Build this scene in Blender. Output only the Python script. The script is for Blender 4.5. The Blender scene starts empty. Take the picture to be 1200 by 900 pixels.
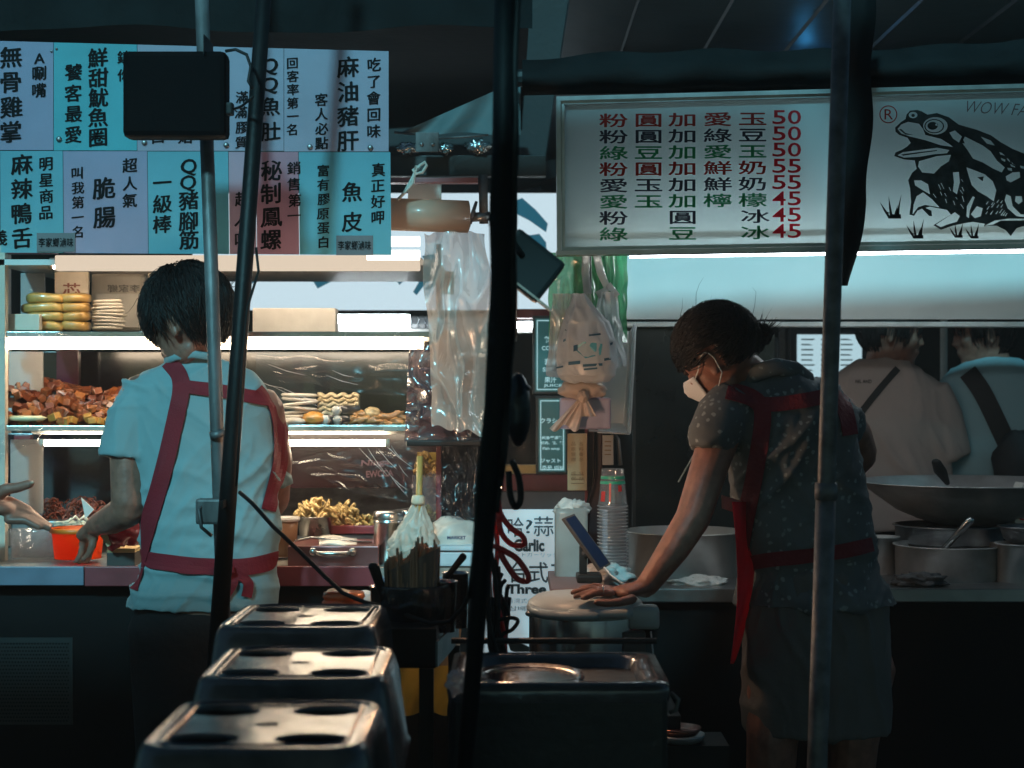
import bpy, bmesh, math, random
from mathutils import Vector, Matrix, noise
from mathutils.bvhtree import BVHTree
R = math.radians
random.seed(7)
SC = bpy.context.scene
COL = SC.collection

# ------------------------------------------------------------------ camera, world, sun, exposure
F, H = 2040.0, 1.27          # focal length in photo pixels, camera height
cam = bpy.data.objects.new('camera', bpy.data.cameras.new('camera')); COL.objects.link(cam)
cam.location = (0, 0, H); cam.rotation_euler = (R(90), 0, 0)
cam.data.sensor_width = 36; cam.data.lens = F/1200*36
cam.data.clip_start = .05; cam.data.clip_end = 400
cam.data.dof.use_dof = True; cam.data.dof.focus_distance = 4.25; cam.data.dof.aperture_fstop = 5.0
SC.camera = cam
SUN_EL, SUN_AZ = R(29), R(14)     # stands for the cool flood light of the street behind the camera
w = bpy.data.worlds.new("World"); SC.world = w; w.use_nodes = True
wn = w.node_tree; wn.nodes.clear()
sky = wn.nodes.new('ShaderNodeTexSky'); sky.sky_type = 'NISHITA'; sky.sun_disc = False
sky.sun_elevation = SUN_EL; sky.sun_rotation = math.pi + SUN_AZ
tint = wn.nodes.new('ShaderNodeMix'); tint.data_type = 'RGBA'; tint.blend_type = 'MULTIPLY'
tint.inputs[0].default_value = 1; tint.inputs[7].default_value = (.50, .84, .92, 1)
bg = wn.nodes.new('ShaderNodeBackground'); bg.inputs['Strength'].default_value = .037
wo = wn.nodes.new('ShaderNodeOutputWorld')
wn.links.new(sky.outputs[0], tint.inputs[6]); wn.links.new(tint.outputs[2], bg.inputs['Color'])
wn.links.new(bg.outputs[0], wo.inputs['Surface'])
sun = bpy.data.objects.new('sun', bpy.data.lights.new('sun', 'SUN')); COL.objects.link(sun)
sun.data.energy = 2.5; sun.data.angle = R(4); sun.data.color = (.30, .84, .98)
sd = Vector((math.sin(SUN_AZ)*math.cos(SUN_EL), math.cos(SUN_AZ)*math.cos(SUN_EL), -math.sin(SUN_EL)))
sun.rotation_euler = sd.to_track_quat('-Z', 'Y').to_euler()
SC.view_settings.view_transform = 'Standard'; SC.view_settings.look = 'None'
SC.view_settings.exposure = 0; SC.view_settings.gamma = 1
SC.cycles.use_denoising = True; SC.cycles.max_bounces = 7; SC.cycles.transparent_max_bounces = 16
SC.cycles.diffuse_bounces = 3; SC.cycles.glossy_bounces = 3; SC.cycles.transmission_bounces = 4
SC.cycles.sample_clamp_indirect = 4; SC.cycles.caustics_reflective = False; SC.cycles.caustics_refractive = False

# ------------------------------------------------------------------ helpers
def P(x, y, D):
    return Vector(((x-600)/F*D, D, H-(y-450)/F*D))
def W(px, D): return px*D/F

MATS = {}
def nd(nt, t, **k):
    n = nt.nodes.new(t)
    for a, b in k.items(): setattr(n, a, b)
    return n
def mat(name, col, rough=.6, metal=0, var=.15, scale=8, bump=.0, bscale=40, emit=None, estr=0, spec=.5,
        transl=0, alpha=1, stretch=None, col2=None, coat=0, grime=0, sheen=0, bdist=.01):
    if name in MATS: return MATS[name]
    m = bpy.data.materials.new(name); m.use_nodes = True; nt = m.node_tree; nt.nodes.clear(); L = nt.links.new
    out = nd(nt, 'ShaderNodeOutputMaterial'); b = nd(nt, 'ShaderNodeBsdfPrincipled')
    tc = nd(nt, 'ShaderNodeTexCoord'); mp = nd(nt, 'ShaderNodeMapping')
    if stretch: mp.inputs['Scale'].default_value = stretch
    L(tc.outputs['Object'], mp.inputs[0])
    n = nd(nt, 'ShaderNodeTexNoise'); n.inputs['Scale'].default_value = scale; n.inputs['Detail'].default_value = 6
    L(mp.outputs[0], n.inputs['Vector'])
    cr = nd(nt, 'ShaderNodeValToRGB')
    c2 = col2 or tuple(min(1, c*(1+var)) for c in col)
    c1 = col if col2 else tuple(c*(1-var) for c in col)
    cr.color_ramp.elements[0].color = (*c1, 1); cr.color_ramp.elements[1].color = (*c2, 1)
    cr.color_ramp.elements[0].position = .35; cr.color_ramp.elements[1].position = .65
    L(n.outputs['Fac'], cr.inputs[0])
    csock = cr.outputs[0]
    if grime:
        g = nd(nt, 'ShaderNodeTexNoise'); g.inputs['Scale'].default_value = scale*.37; g.inputs['Detail'].default_value = 9
        g.inputs['Roughness'].default_value = .7; L(tc.outputs['Object'], g.inputs['Vector'])
        gr = nd(nt, 'ShaderNodeValToRGB'); gr.color_ramp.elements[0].position = .48; gr.color_ramp.elements[1].position = .68
        L(g.outputs['Fac'], gr.inputs[0])
        mx = nd(nt, 'ShaderNodeMix', data_type='RGBA', blend_type='MULTIPLY')
        mul = nd(nt, 'ShaderNodeMath', operation='MULTIPLY'); mul.inputs[1].default_value = grime
        L(gr.outputs[0], mul.inputs[0]); L(mul.outputs[0], mx.inputs[0]); L(csock, mx.inputs[6])
        mx.inputs[7].default_value = (.25, .2, .15, 1); csock = mx.outputs[2]
    L(csock, b.inputs['Base Color'])
    b.inputs['Metallic'].default_value = metal; b.inputs['Specular IOR Level'].default_value = spec
    if coat: b.inputs['Coat Weight'].default_value = coat; b.inputs['Coat Roughness'].default_value = .12
    if sheen: b.inputs['Sheen Weight'].default_value = sheen
    rr = nd(nt, 'ShaderNodeMapRange'); rr.inputs[3].default_value = max(.02, rough*.8); rr.inputs[4].default_value = min(1, rough*1.2)
    L(n.outputs['Fac'], rr.inputs[0]); L(rr.outputs[0], b.inputs['Roughness'])
    if bump:
        n2 = nd(nt, 'ShaderNodeTexNoise'); n2.inputs['Scale'].default_value = bscale; n2.inputs['Detail'].default_value = 5
        L(mp.outputs[0], n2.inputs['Vector'])
        bp = nd(nt, 'ShaderNodeBump'); bp.inputs['Strength'].default_value = bump; bp.inputs['Distance'].default_value = bdist
        L(n2.outputs['Fac'], bp.inputs['Height']); L(bp.outputs[0], b.inputs['Normal'])
    if emit:
        b.inputs['Emission Color'].default_value = (*emit, 1); b.inputs['Emission Strength'].default_value = estr
    sh = b.outputs[0]
    if transl:
        t = nd(nt, 'ShaderNodeBsdfTranslucent'); L(csock, t.inputs[0])
        mx = nd(nt, 'ShaderNodeMixShader'); mx.inputs[0].default_value = transl; L(sh, mx.inputs[1]); L(t.outputs[0], mx.inputs[2]); sh = mx.outputs[0]
    if alpha < 1:
        t = nd(nt, 'ShaderNodeBsdfTransparent')
        mx = nd(nt, 'ShaderNodeMixShader'); mx.inputs[0].default_value = alpha; L(t.outputs[0], mx.inputs[1]); L(sh, mx.inputs[2]); sh = mx.outputs[0]
    L(sh, out.inputs[0]); MATS[name] = m
    return m
def film(name, tint=(.95, .97, 1), body=.12, gloss=.5, rough=.12, bump=.6, bscale=18, bodycol=None, stretch=None):
    """thin plastic: see-through, a little milky, with sharp glints"""
    if name in MATS: return MATS[name]
    m = bpy.data.materials.new(name); m.use_nodes = True; nt = m.node_tree; nt.nodes.clear(); L = nt.links.new
    out = nd(nt, 'ShaderNodeOutputMaterial'); tr = nd(nt, 'ShaderNodeBsdfTransparent'); tr.inputs[0].default_value = (*tint, 1)
    gl = nd(nt, 'ShaderNodeBsdfGlossy'); gl.inputs['Roughness'].default_value = rough
    df = nd(nt, 'ShaderNodeBsdfDiffuse'); df.inputs[0].default_value = (*(bodycol or (.8, .82, .85)), 1)
    tl = nd(nt, 'ShaderNodeBsdfTranslucent'); tl.inputs[0].default_value = (*(bodycol or (.8, .82, .85)), 1)
    dm = nd(nt, 'ShaderNodeMixShader'); dm.inputs[0].default_value = .5; L(df.outputs[0], dm.inputs[1]); L(tl.outputs[0], dm.inputs[2])
    tc = nd(nt, 'ShaderNodeTexCoord'); mp = nd(nt, 'ShaderNodeMapping'); L(tc.outputs['Object'], mp.inputs[0])
    if stretch: mp.inputs['Scale'].default_value = stretch
    n = nd(nt, 'ShaderNodeTexNoise'); n.inputs['Scale'].default_value = bscale; n.inputs['Detail'].default_value = 3
    n.inputs['Distortion'].default_value = 1.2; L(mp.outputs[0], n.inputs['Vector'])
    bp = nd(nt, 'ShaderNodeBump'); bp.inputs['Strength'].default_value = bump; bp.inputs['Distance'].default_value = .02
    L(n.outputs['Fac'], bp.inputs['Height'])
    for s in (gl, df, tl): L(bp.outputs[0], s.inputs['Normal'])
    fr = nd(nt, 'ShaderNodeLayerWeight'); fr.inputs['Blend'].default_value = .35; L(bp.outputs[0], fr.inputs['Normal'])
    mr = nd(nt, 'ShaderNodeMapRange'); mr.inputs[3].default_value = gloss*.25; mr.inputs[4].default_value = gloss
    L(fr.outputs['Fresnel'], mr.inputs[0])
    m1 = nd(nt, 'ShaderNodeMixShader'); m1.inputs[0].default_value = body; L(tr.outputs[0], m1.inputs[1]); L(dm.outputs[0], m1.inputs[2])
    m2 = nd(nt, 'ShaderNodeMixShader'); L(mr.outputs[0], m2.inputs[0]); L(m1.outputs[0], m2.inputs[1]); L(gl.outputs[0], m2.inputs[2])
    L(m2.outputs[0], out.inputs[0]); MATS[name] = m
    return m
def glow(name, col, strength):
    if name in MATS: return MATS[name]
    m = bpy.data.materials.new(name); m.use_nodes = True; nt = m.node_tree; nt.nodes.clear()
    out = nd(nt, 'ShaderNodeOutputMaterial'); e = nd(nt, 'ShaderNodeEmission')
    e.inputs[0].default_value = (*col, 1); e.inputs[1].default_value = strength; nt.links.new(e.outputs[0], out.inputs[0])
    MATS[name] = m; return m

def thing(name, label, cat, loc=(0, 0, 0), group=None):
    o = bpy.data.objects.new(name, None); COL.objects.link(o); o.location = loc; o.empty_display_size = .05
    o['label'] = label; o['category'] = cat
    if group: o['group'] = group
    return o
def tag(o, label, cat, group=None):
    o['label'] = label; o['category'] = cat
    if group: o['group'] = group
    return o
def wloc(o):
    v = Vector((0, 0, 0))
    while o: v += o.location; o = o.parent
    return v
def link(name, me, m, parent=None, smooth=False, base=None, label=None, kind=None):
    """mesh data in world coordinates -> object under parent (or at its own base)"""
    o = bpy.data.objects.new(name, me); COL.objects.link(o)
    if m is not None:
        me.materials.clear(); me.materials.append(m)
    if smooth:
        me.polygons.foreach_set('use_smooth', [True]*len(me.polygons))
    if parent:
        me.transform(Matrix.Translation(-wloc(parent))); o.parent = parent
    else:
        if base is None:
            vs = me.vertices
            if len(vs):
                xs = [v.co for v in vs]
                base = Vector(((min(v.x for v in xs)+max(v.x for v in xs))/2, (min(v.y for v in xs)+max(v.y for v in xs))/2, min(v.z for v in xs)))
            else: base = Vector()
        me.transform(Matrix.Translation(-Vector(base))); o.location = base
    if label: o['label'] = label
    if kind: o['kind'] = kind
    me.update()
    return o
class MB:
    def __init__(s): s.bm = bmesh.new()
    def box(s, a, b, bev=0, rot=None):
        a, b = Vector(a), Vector(b); c = (a+b)/2; d = b-a
        r = bmesh.ops.create_cube(s.bm, size=1)
        vs = r['verts']
        if bev:
            bmesh.ops.scale(s.bm, vec=d, verts=vs)
            es = list({e for v in vs for e in v.link_edges})
            q = bmesh.ops.bevel(s.bm, geom=es, offset=min(bev, .45*min(abs(x) for x in d)), segments=2, affect='EDGES', profile=.6)
            vs = list({v for f in q['faces'] for v in f.verts} | {v for v in vs if v.is_valid})
        else: bmesh.ops.scale(s.bm, vec=d, verts=vs)
        if rot: bmesh.ops.rotate(s.bm, cent=(0, 0, 0), matrix=rot, verts=vs)
        bmesh.ops.translate(s.bm, vec=c, verts=vs); return s
    def pbox(s, x0, y0, x1, y1, D, depth, bev=0):
        a, b = P(x0, y1, D), P(x1, y0, D); b.y = D+depth
        return s.box(a, b, bev)
    def ring(s, pts): return [s.bm.verts.new(p) for p in pts]
    def bridge(s, r0, r1):
        n = len(r0)
        for i in range(n):
            s.bm.faces.new((r0[i], r0[(i+1) % n], r1[(i+1) % n], r1[i]))
    def tube(s, pts, rad, n=8, cap=True, ref=None, round_end=False):
        pts = [Vector(p) for p in pts]
        if not isinstance(rad, (list, tuple)): rad = [rad]*len(pts)
        rad = list(rad)
        if round_end:
            d0 = (pts[0]-pts[1]).normalized(); d1 = (pts[-1]-pts[-2]).normalized()
            def sc(r, k): return (r[0]*k, r[1]*k) if isinstance(r, tuple) else r*k
            def mx(r): return min(r) if isinstance(r, tuple) else r
            p0, r0, p1, r1 = pts[0], rad[0], pts[-1], rad[-1]
            pts = [p0+d0*mx(r0)*.98, p0+d0*mx(r0)*.72]+pts+[p1+d1*mx(r1)*.72, p1+d1*mx(r1)*.98]
            rad = [sc(r0, .22), sc(r0, .7)]+rad+[sc(r1, .7), sc(r1, .22)]
        prev = None; t_prev = None; up = Vector(ref) if ref else Vector((0, 0, 1))
        rings = []
        for i, p in enumerate(pts):
            t = (pts[min(i+1, len(pts)-1)]-pts[max(i-1, 0)])
            t = t.normalized() if t.length > 1e-9 else Vector((0, 0, 1))
            if ref or i == 0:
                a = t.cross(up)
                if a.length < 1e-3: a = t.cross(Vector((1, 0, 0)))
                a.normalize()
            else:
                a = (prev - t*prev.dot(t)); a = a.normalized() if a.length > 1e-6 else t.orthogonal().normalized()
            prev = a; b = a.cross(t)
            r = rad[i]; ra, rb = r if isinstance(r, tuple) else (r, r)
            rings.append(s.ring([p+a*math.cos(2*math.pi*k/n)*ra+b*math.sin(2*math.pi*k/n)*rb for k in range(n)]))
        for q in range(len(rings)-1): s.bridge(rings[q], rings[q+1])
        if cap:
            s.bm.faces.new(rings[0][::-1]); s.bm.faces.new(rings[-1])
        return s
    def lathe(s, prof, c=(0, 0, 0), n=24, sx=1, sy=1, rot=None, cap0=False, cap1=False, wob=0):
        c = Vector(c); rings = []
        for r, z in prof:
            pts = []
            for k in range(n):
                a = 2*math.pi*k/n
                v = Vector((math.cos(a)*r*sx, math.sin(a)*r*sy, z))
                if wob: v *= 1+wob*noise.noise(v*15+c*3)
                if rot: v = rot @ v
                pts.append(c+v)
            rings.append(s.ring(pts))
        for q in range(len(rings)-1): s.bridge(rings[q], rings[q+1])
        if cap0: s.bm.faces.new(rings[0][::-1])
        if cap1: s.bm.faces.new(rings[-1])
        return s
    def ell(s, c, r, rot=None, u=16, v=10):
        q = bmesh.ops.create_uvsphere(s.bm, u_segments=u, v_segments=v, radius=1)
        M = Matrix.Translation(Vector(c)) @ (rot.to_4x4() if rot else Matrix.Identity(4)) @ Matrix.Diagonal((*(r if isinstance(r, (tuple, list)) else (r,)*3), 1))
        bmesh.ops.transform(s.bm, matrix=M, verts=q['verts']); return s
    def poly(s, pts, vec=None):
        pts = [Vector(p) for p in pts]
        a = s.ring(pts)
        if vec is None: s.bm.faces.new(a); return s
        vec = Vector(vec); b = s.ring([p+vec for p in pts])
        s.bm.faces.new(a[::-1]); s.bm.faces.new(b); s.bridge(a, b); return s
    def ppoly(s, pts, D, depth=None):
        """polygon through photo points in the vertical plane at distance D, facing the camera"""
        q = [P(x, y, D) for x, y in pts]
        ar = sum(q[i].x*q[(i+1) % len(q)].z-q[(i+1) % len(q)].x*q[i].z for i in range(len(q)))
        if ar < 0: q = q[::-1]
        return s.poly(q, None if depth is None else (0, depth, 0))
    def sheet(s, f, nu, nv, thick=0):
        g = [[s.bm.verts.new(f(i/nu, j/nv)) for i in range(nu+1)] for j in range(nv+1)]
        for j in range(nv):
            for i in range(nu): s.bm.faces.new((g[j][i], g[j][i+1], g[j+1][i+1], g[j+1][i]))
        return s
    def mesh(s, fix=True):
        if fix: bmesh.ops.recalc_face_normals(s.bm, faces=s.bm.faces)
        me = bpy.data.meshes.new('m'); s.bm.to_mesh(me); s.bm.free(); return me
    def build(s, name, m, parent=None, smooth=False, **k):
        return link(name, s.mesh(), m, parent, smooth, **k)
def evalmods(me, mods):
    o = bpy.data.objects.new('tmp', me); COL.objects.link(o)
    for t, kw in mods:
        md = o.modifiers.new(t, t)
        for a, b in kw.items(): setattr(md, a, b)
    bpy.context.view_layer.update()
    dg = bpy.context.evaluated_depsgraph_get(); r = bpy.data.meshes.new_from_object(o.evaluated_get(dg))
    bpy.data.objects.remove(o); return r
def remesh(mb, voxel=.006, it=4, fac=.5):
    return evalmods(mb.mesh(False), [('REMESH', dict(mode='VOXEL', voxel_size=voxel)), ('SMOOTH', dict(iterations=it, factor=fac))])
def displace(me, fn):
    vs = me.vertices; nr = [v.normal.copy() for v in vs]
    for v, n in zip(vs, nr): v.co = v.co+n*fn(v.co, n)
    me.update()
def copy_tree(o, parent=None):
    c = o.copy(); COL.objects.link(c); c.parent = parent
    for ch in list(o.children): copy_tree(ch, c)
    return c
_g = {}
def glyphs(st, bold=.0):
    k = (st, bold)
    if k in _g: return _g[k]
    cu = bpy.data.curves.new('t', 'FONT'); cu.body = st; cu.size = 1; cu.offset = bold; cu.resolution_u = 3
    o = bpy.data.objects.new('t', cu); COL.objects.link(o); bpy.context.view_layer.update()
    me = bpy.data.meshes.new_from_object(o.evaluated_get(bpy.context.evaluated_depsgraph_get()))
    bpy.data.objects.remove(o)
    v = [(a.co.x, a.co.y) for a in me.vertices]; f = [tuple(p.vertices) for p in me.polygons]
    _g[k] = (v, f); return _g[k]
def put(mb, st, cx, cy, w_, h_, D, bold=.01, ang=0, fit=False, pf=None, skew=0, brush=0, heavy=0):
    if heavy:
        e = heavy
        for q, (ox, oy) in enumerate(((-e, 0), (e, 0), (0, e*.6), (0, -e*.6))):
            pq = (lambda x, y, ox=ox, oy=oy, q=q: (pf or (lambda X, Y: P(X, Y, D)))(x+ox, y+oy)+Vector((0, -.00012*q, 0)))
            put(mb, st, cx, cy, w_, h_, D, bold, ang, fit, pq, skew, brush)
        return
    """one character (or string, fit=True) centred on a photo point, w_ x h_ photo pixels; pf maps photo point -> world"""
    v, f = glyphs(st, bold)
    if not v: return
    if fit:
        x0, x1 = min(a[0] for a in v), max(a[0] for a in v); y0, y1 = min(a[1] for a in v), max(a[1] for a in v)
        c = ((x0+x1)/2, (y0+y1)/2); kx, ky = w_/max(1e-6, x1-x0), h_/max(1e-6, y1-y0)
    else:
        x0, x1 = min(a[0] for a in v), max(a[0] for a in v)
        c = ((x0+x1)/2 if ord(st[0]) < 256 else .5, .37); kx, ky = w_, h_
    ca, sa = math.cos(ang), math.sin(ang); vs = []
    for a in v:
        X, Y = (a[0]-c[0])*kx, (a[1]-c[1])*ky
        if brush:
            X += brush*h_*.02*noise.noise(Vector((a[0]*4, a[1]*4, cx))); Y += brush*h_*.03*noise.noise(Vector((a[0]*4, a[1]*4, cy+9))) + brush*X*.05
        X += skew*Y
        X, Y = X*ca-Y*sa, X*sa+Y*ca
        vs.append(mb.bm.verts.new((pf or (lambda x, y: P(x, y, D)))(cx+X, cy-Y)))
    for q in f:
        try: mb.bm.faces.new([vs[i] for i in q])
        except ValueError: pass
def ribbon(mb, bvh, pts, width, off=.004, steps=10, tilt=None):
    """a strap of photo-pixel width lying on a body surface (found by looking from the front)"""
    org = Vector((0, 0, H)); rows = []
    n = len(pts); cen = []
    for i in range(n-1):
        for k in range(steps):
            t = k/steps; p0 = pts[max(0, i-1)]; p1 = pts[i]; p2 = pts[i+1]; p3 = pts[min(n-1, i+2)]
            cen.append(tuple(.5*((2*p1[a])+(-p0[a]+p2[a])*t+(2*p0[a]-5*p1[a]+4*p2[a]-p3[a])*t*t+(-p0[a]+3*p1[a]-3*p2[a]+p3[a])*t**3) for a in (0, 1)))
    cen.append(pts[-1]); lastd = None
    for i, (x, y) in enumerate(cen):
        a = cen[max(0, i-1)]; b = cen[min(len(cen)-1, i+1)]
        dx, dy = b[0]-a[0], b[1]-a[1]; l = math.hypot(dx, dy) or 1; nx, ny = -dy/l, dx/l
        row = []
        for k in (-.5, -.25, 0, .25, .5):
            q = P(x+nx*width*k, y+ny*width*k, 1)-org; q.normalize()
            h = bvh.ray_cast(org, q)
            if h[0] is None: row.append(None)
            else:
                row.append(h[0]+(h[1] if h[1].dot(q) < 0 else -h[1])*off*.4-q*off*.8)
        good = [r for r in row if r]
        if good:
            row = [r or min(good, key=lambda g: abs(row.index(g)-j)) for j, r in enumerate(row)]
            rows.append(row)
    for q in range(3):      # relax along the strap
        rows = [[(rows[max(0, i-1)][j]+rows[i][j]*2+rows[min(len(rows)-1, i+1)][j])/4 if 0 < i < len(rows)-1 else rows[i][j] for j in range(5)] for i in range(len(rows))]
    g = [mb.ring(r) for r in rows]
    for i in range(len(g)-1):
        for j in range(4):
            try: mb.bm.faces.new((g[i][j], g[i][j+1], g[i+1][j+1], g[i+1][j]))
            except ValueError: pass
def thick(me, t): return evalmods(me, [('SOLIDIFY', dict(thickness=t, offset=0))])
def bvh_of(o):
    me = o.data; b = wloc(o)
    return BVHTree.FromPolygons([v.co+b for v in me.vertices], [tuple(p.vertices) for p in me.polygons])

# ------------------------------------------------------------------ materials
BLACKP = mat('black_plastic', (.013, .014, .015), .5, spec=.25)
DARKST = mat('dark_painted_steel', (.022, .026, .028), .45, bump=.15, bscale=60, grime=.4)
GALV = mat('galvanised_steel', (.15, .155, .16), .5, .4, var=.35, scale=25, bump=.15, bscale=90, grime=.5, stretch=(1, 1, .25))
STEEL = mat('stainless_steel', (.56, .56, .55), .26, 1, var=.12, scale=14, bump=.05, bscale=120, grime=.25)
STEELD = mat('used_steel', (.30, .31, .32), .4, .9, var=.25, scale=18, bump=.12, bscale=70, grime=.5)
CREAM = mat('cream_paint', (.68, .60, .50), .5, var=.06, bump=.05, grime=.3)
MAROON = mat('maroon_paint', (.22, .035, .045), .4, var=.2, bump=.05, grime=.3)
CANVAS = mat('dark_canvas', (.010, .0125, .0135), .9, var=.3, bump=.4, bscale=30, spec=.15)
INK = mat('black_ink', (.005, .006, .008), .6, spec=.08)
FILM = film('cling_film', body=.008, gloss=.10, rough=.3, bump=.2, bscale=4, stretch=(1, 1, 3))
# ------------------------------------------------------------------ setting: ground, roofs, far walls
m = MB(); m.box((-60, -20, -.2), (60, 90, 0)); g = m.build('ground', mat('wet_asphalt', (.03, .032, .034), .5, var=.4, scale=4, bump=.4, bscale=120, grime=.4), kind='structure', base=(0, 0, 0))

t = thing('stall_wall', 'dark wall far behind the two stalls', 'wall', (0, 9, 0))
m = MB(); m.box((-8, 9, 0), (8, 9.1, 4)); m.build('wall_face', mat('far_wall', (.015, .02, .022), .7, var=.5, scale=2, bump=.3), t)

# right roof: ribbed metal sheet above the drinks stall
t = thing('ribbed_roof', 'ribbed metal roof sheet above the dark valance over the drinks stall', 'roof', (1.2, 5, 2.27))
rm = mat('roof_sheet', (.028, .042, .05), .5, .2, var=.35, scale=3, bump=.25, bscale=12, grime=.5)
m = MB(); m.box((.15, 4.42, 2.27), (4.2, 9, 2.30)); m.build('roof_sheet', rm, t)
for i in range(11):
    x = .33+.245*i
    m = MB(); m.poly([(x-.005, 4.44, 2.27), (x, 4.44, 2.262), (x+.005, 4.44, 2.27)], (0, 4.4, 0)); m.build('seam', rm, t)
m = MB(); m.box((.5, 5.1, 2.14), (.56, 8, 2.22), rot=Matrix.Rotation(R(22), 3, 'Z')); m.build('rafter', DARKST, t)
# left roof
t = thing('dark_awning', 'black canvas awning above the coloured menu board', 'awning', (-1, 5, 2.2))
m = MB(); m.sheet(lambda u, v: Vector((-3.2+3.25*u, 4.28+4.6*v, 2.30+.25*v-.03*math.sin(u*9)*math.sin(v*5))), 30, 20); m.build('canopy', CANVAS, t, True)
m = MB(); m.sheet(lambda u, v: Vector((-3.2+3.25*u, 4.27+.012*math.sin(u*60), 2.31-(.17+.01*math.sin(u*25))*v)), 90, 4); m.build('valance', CANVAS, t, True)
# unseen slabs added overhead to keep the sun off the woman and right stall
t = thing('unseen_shade_right', 'unseen dark slabs added overhead to shade the woman and the right stall', 'awning', (1.2, .3, 2.8))
m = MB(); m.box((-.42, -3.6, 2.80), (4, 1.75, 2.83)); m.build('canopy', CANVAS, t)
m = MB(); m.box((.38, 1.752, 2.80), (4, 2.75, 2.83)); m.build('shade_flap', CANVAS, t)  # flap shaped to shade the right part of the price sign
m = MB(); m.box((-.55, 1.29, 2.62), (.378, 3.05, 2.64)); m.build('shade_flap', CANVAS, t)  # strip added out of view to shade the bags between the stalls
t = thing('unseen_shade_left', 'unseen dark slab added overhead to shade the stools from the sun', 'awning', (-1, -1, 2.4))  # added out of view so the stools stay dark
m = MB(); m.box((-5, -6, 2.40), (2.6, 1.28, 2.43)); m.build('canopy', CANVAS, t)
# valance / rolled dark tarp above the light box
t = thing('rolled_tarp', 'rolled dark tarp along the top of the white price sign', 'tarp', P(900, 110, 4.3))
def tarp(u, v):
    x = 612+640*u; top = 70-26*u-4*math.sin(u*7)+2*math.sin(u*31); bot = 112-14*u
    y = top+(bot-top)*v
    return P(x, y, 4.30-.06*math.sin(math.pi*v)-.012*noise.noise(Vector((u*14, v*3, 2))))
m = MB(); m.sheet(tarp, 90, 8); m.build('tarp_roll', CANVAS, t, True)
m = MB(); m.tube([P(600, 92, 4.33), P(1260, 62, 4.33)], .022, 10); m.build('bar', DARKST, t)

# ------------------------------------------------------------------ poles
def pole(name, label, pts, r, mt, foot=True):
    t = thing(name, label, 'pole', Vector((pts[-1].x, pts[-1].y, 0)))
    m = MB(); m.tube(pts, r, 16); m.build('shaft', mt, t, True)
    return t
def ext(a, b, z0=0, z1=2.5):
    d = b-a; return [a+d*((z1-a.z)/d.z), b+d*((z0-b.z)/d.z)]
D = 3.85
pt = ext(P(236.5, 0, D), P(262, 720, D+.02))
t = pole('awning_pole', 'grey galvanised awning pole crossing the black box at the young man’s back', pt, W(8.2, D), GALV)
m = MB(); a = P(249, 598, D)
m.box(a+Vector((-.03, -.045, -.028)), a+Vector((.032, -.012, .028)), .006); m.build('clamp', GALV, t)
m = MB(); m.tube([P(240, 588, D-.03), P(233, 597, D-.05), P(236, 618, D-.05), P(248, 628, D-.04)], .004, 8); m.build('clamp_lever', GALV, t, True)
m = MB(); c0 = pt[0]; dd = (pt[1]-pt[0]).normalized(); m.tube([P(254, 505, D-.002), P(255.5, 512, D)], W(9.2, D), 16); m.build('collar', GALV, t, True)
pt = ext(P(309, 0, D-.08), P(256, 742, D-.06))
t = pole('tent_pole', 'black slanted tent pole just right of the grey one', pt, [W(8.2, D), W(11.5, D)], mat('black_pole', (.005, .006, .007), .5, 0, spec=.3, bump=.1, bscale=70))
m = MB(); m.box(P(258, 596, D-.12), P(268, 584, D-.05), .004); m.build('knob', BLACKP, t)
D = 3.35
pt = ext(P(987, 0, D), P(957.5, 900, D))
t = pole('telescopic_pole', 'dark steel telescopic pole in front of the woman', pt, W(10.5, D), mat('worn_pole', (.17, .18, .19), .5, .2, var=.4, scale=20, bump=.2, bscale=70, grime=.5))
q = lambda y: P(987-29.5*y/900, y, D)
m = MB(); m.tube([q(572), ext(P(987, 0, D), P(957.5, 900, D))[1]], W(12, D), 16); m.build('lower_tube', MATS['worn_pole'], t, True)
m = MB(); m.tube([q(566), q(586)], W(13.2, D), 16); m.build('collar', MATS['worn_pole'], t, True)
# furled dark cloth strip beside it
t = tag(MB().sheet(lambda u, v: P((1000+28*v*0+(1-v)*10-12*v) + (u-.5)*(30+14*math.sin(v*2.2)-26*max(0, v-.72)/.28+5*math.sin(v*17)), -20+355*v, 4.05-.03*math.sin(u*math.pi)-.01*noise.noise(Vector((u*3, v*9, 0)))), 12, 60).build('cloth_strip', CANVAS, None, True),
        'narrow dark cloth hanging over the price sign beside the steel pole', 'cloth')
# centre post, near the camera
D = 2.62
post = thing('centre_post', 'thick black post wrapped in cables between the two stalls', 'post', Vector((P(545, 900, D).x, D, 0)))
BP = mat('post_paint', (.006, .007, .008), .65, spec=.2, bump=.2, bscale=60)
pc = lambda y: P(592-5*y/400 if y < 400 else 587-42*(y-400)/500, y, D)
m = MB()
a, b = pc(-60), pc(400); c = pc(900); c2 = c+(c-b)*1.1
c2 = b+(c-b)*((b.z)/(b.z-c.z))
m.tube([a, pc(200), b, c2], [(W(12.5, D), .024), (W(13.5, D), .024), (W(13, D), .024), (W(6, D), .02)], 14, ref=(0, 1, 0)); m.build('shaft', BP, post, True)
for y in (384, 402, 258):
    m = MB(); m.tube([pc(y-6), pc(y+7)], W(16.5, D), 14); m.build('strap', BLACKP, post, True)
for i, (dx, ys) in enumerate(((13, (-20, 380)), (14, (-20, 560)), (-11, (180, 700)), (13, (300, 600)))):
    m = MB(); n = 26
    m.tube([pc(ys[0]+(ys[1]-ys[0])*k/n)+Vector((W(dx+1.2*math.sin(k*.8+i), D), -.01, 0)) for k in range(n+1)], .0045, 7); m.build('cable', BLACKP, post, True)
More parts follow.
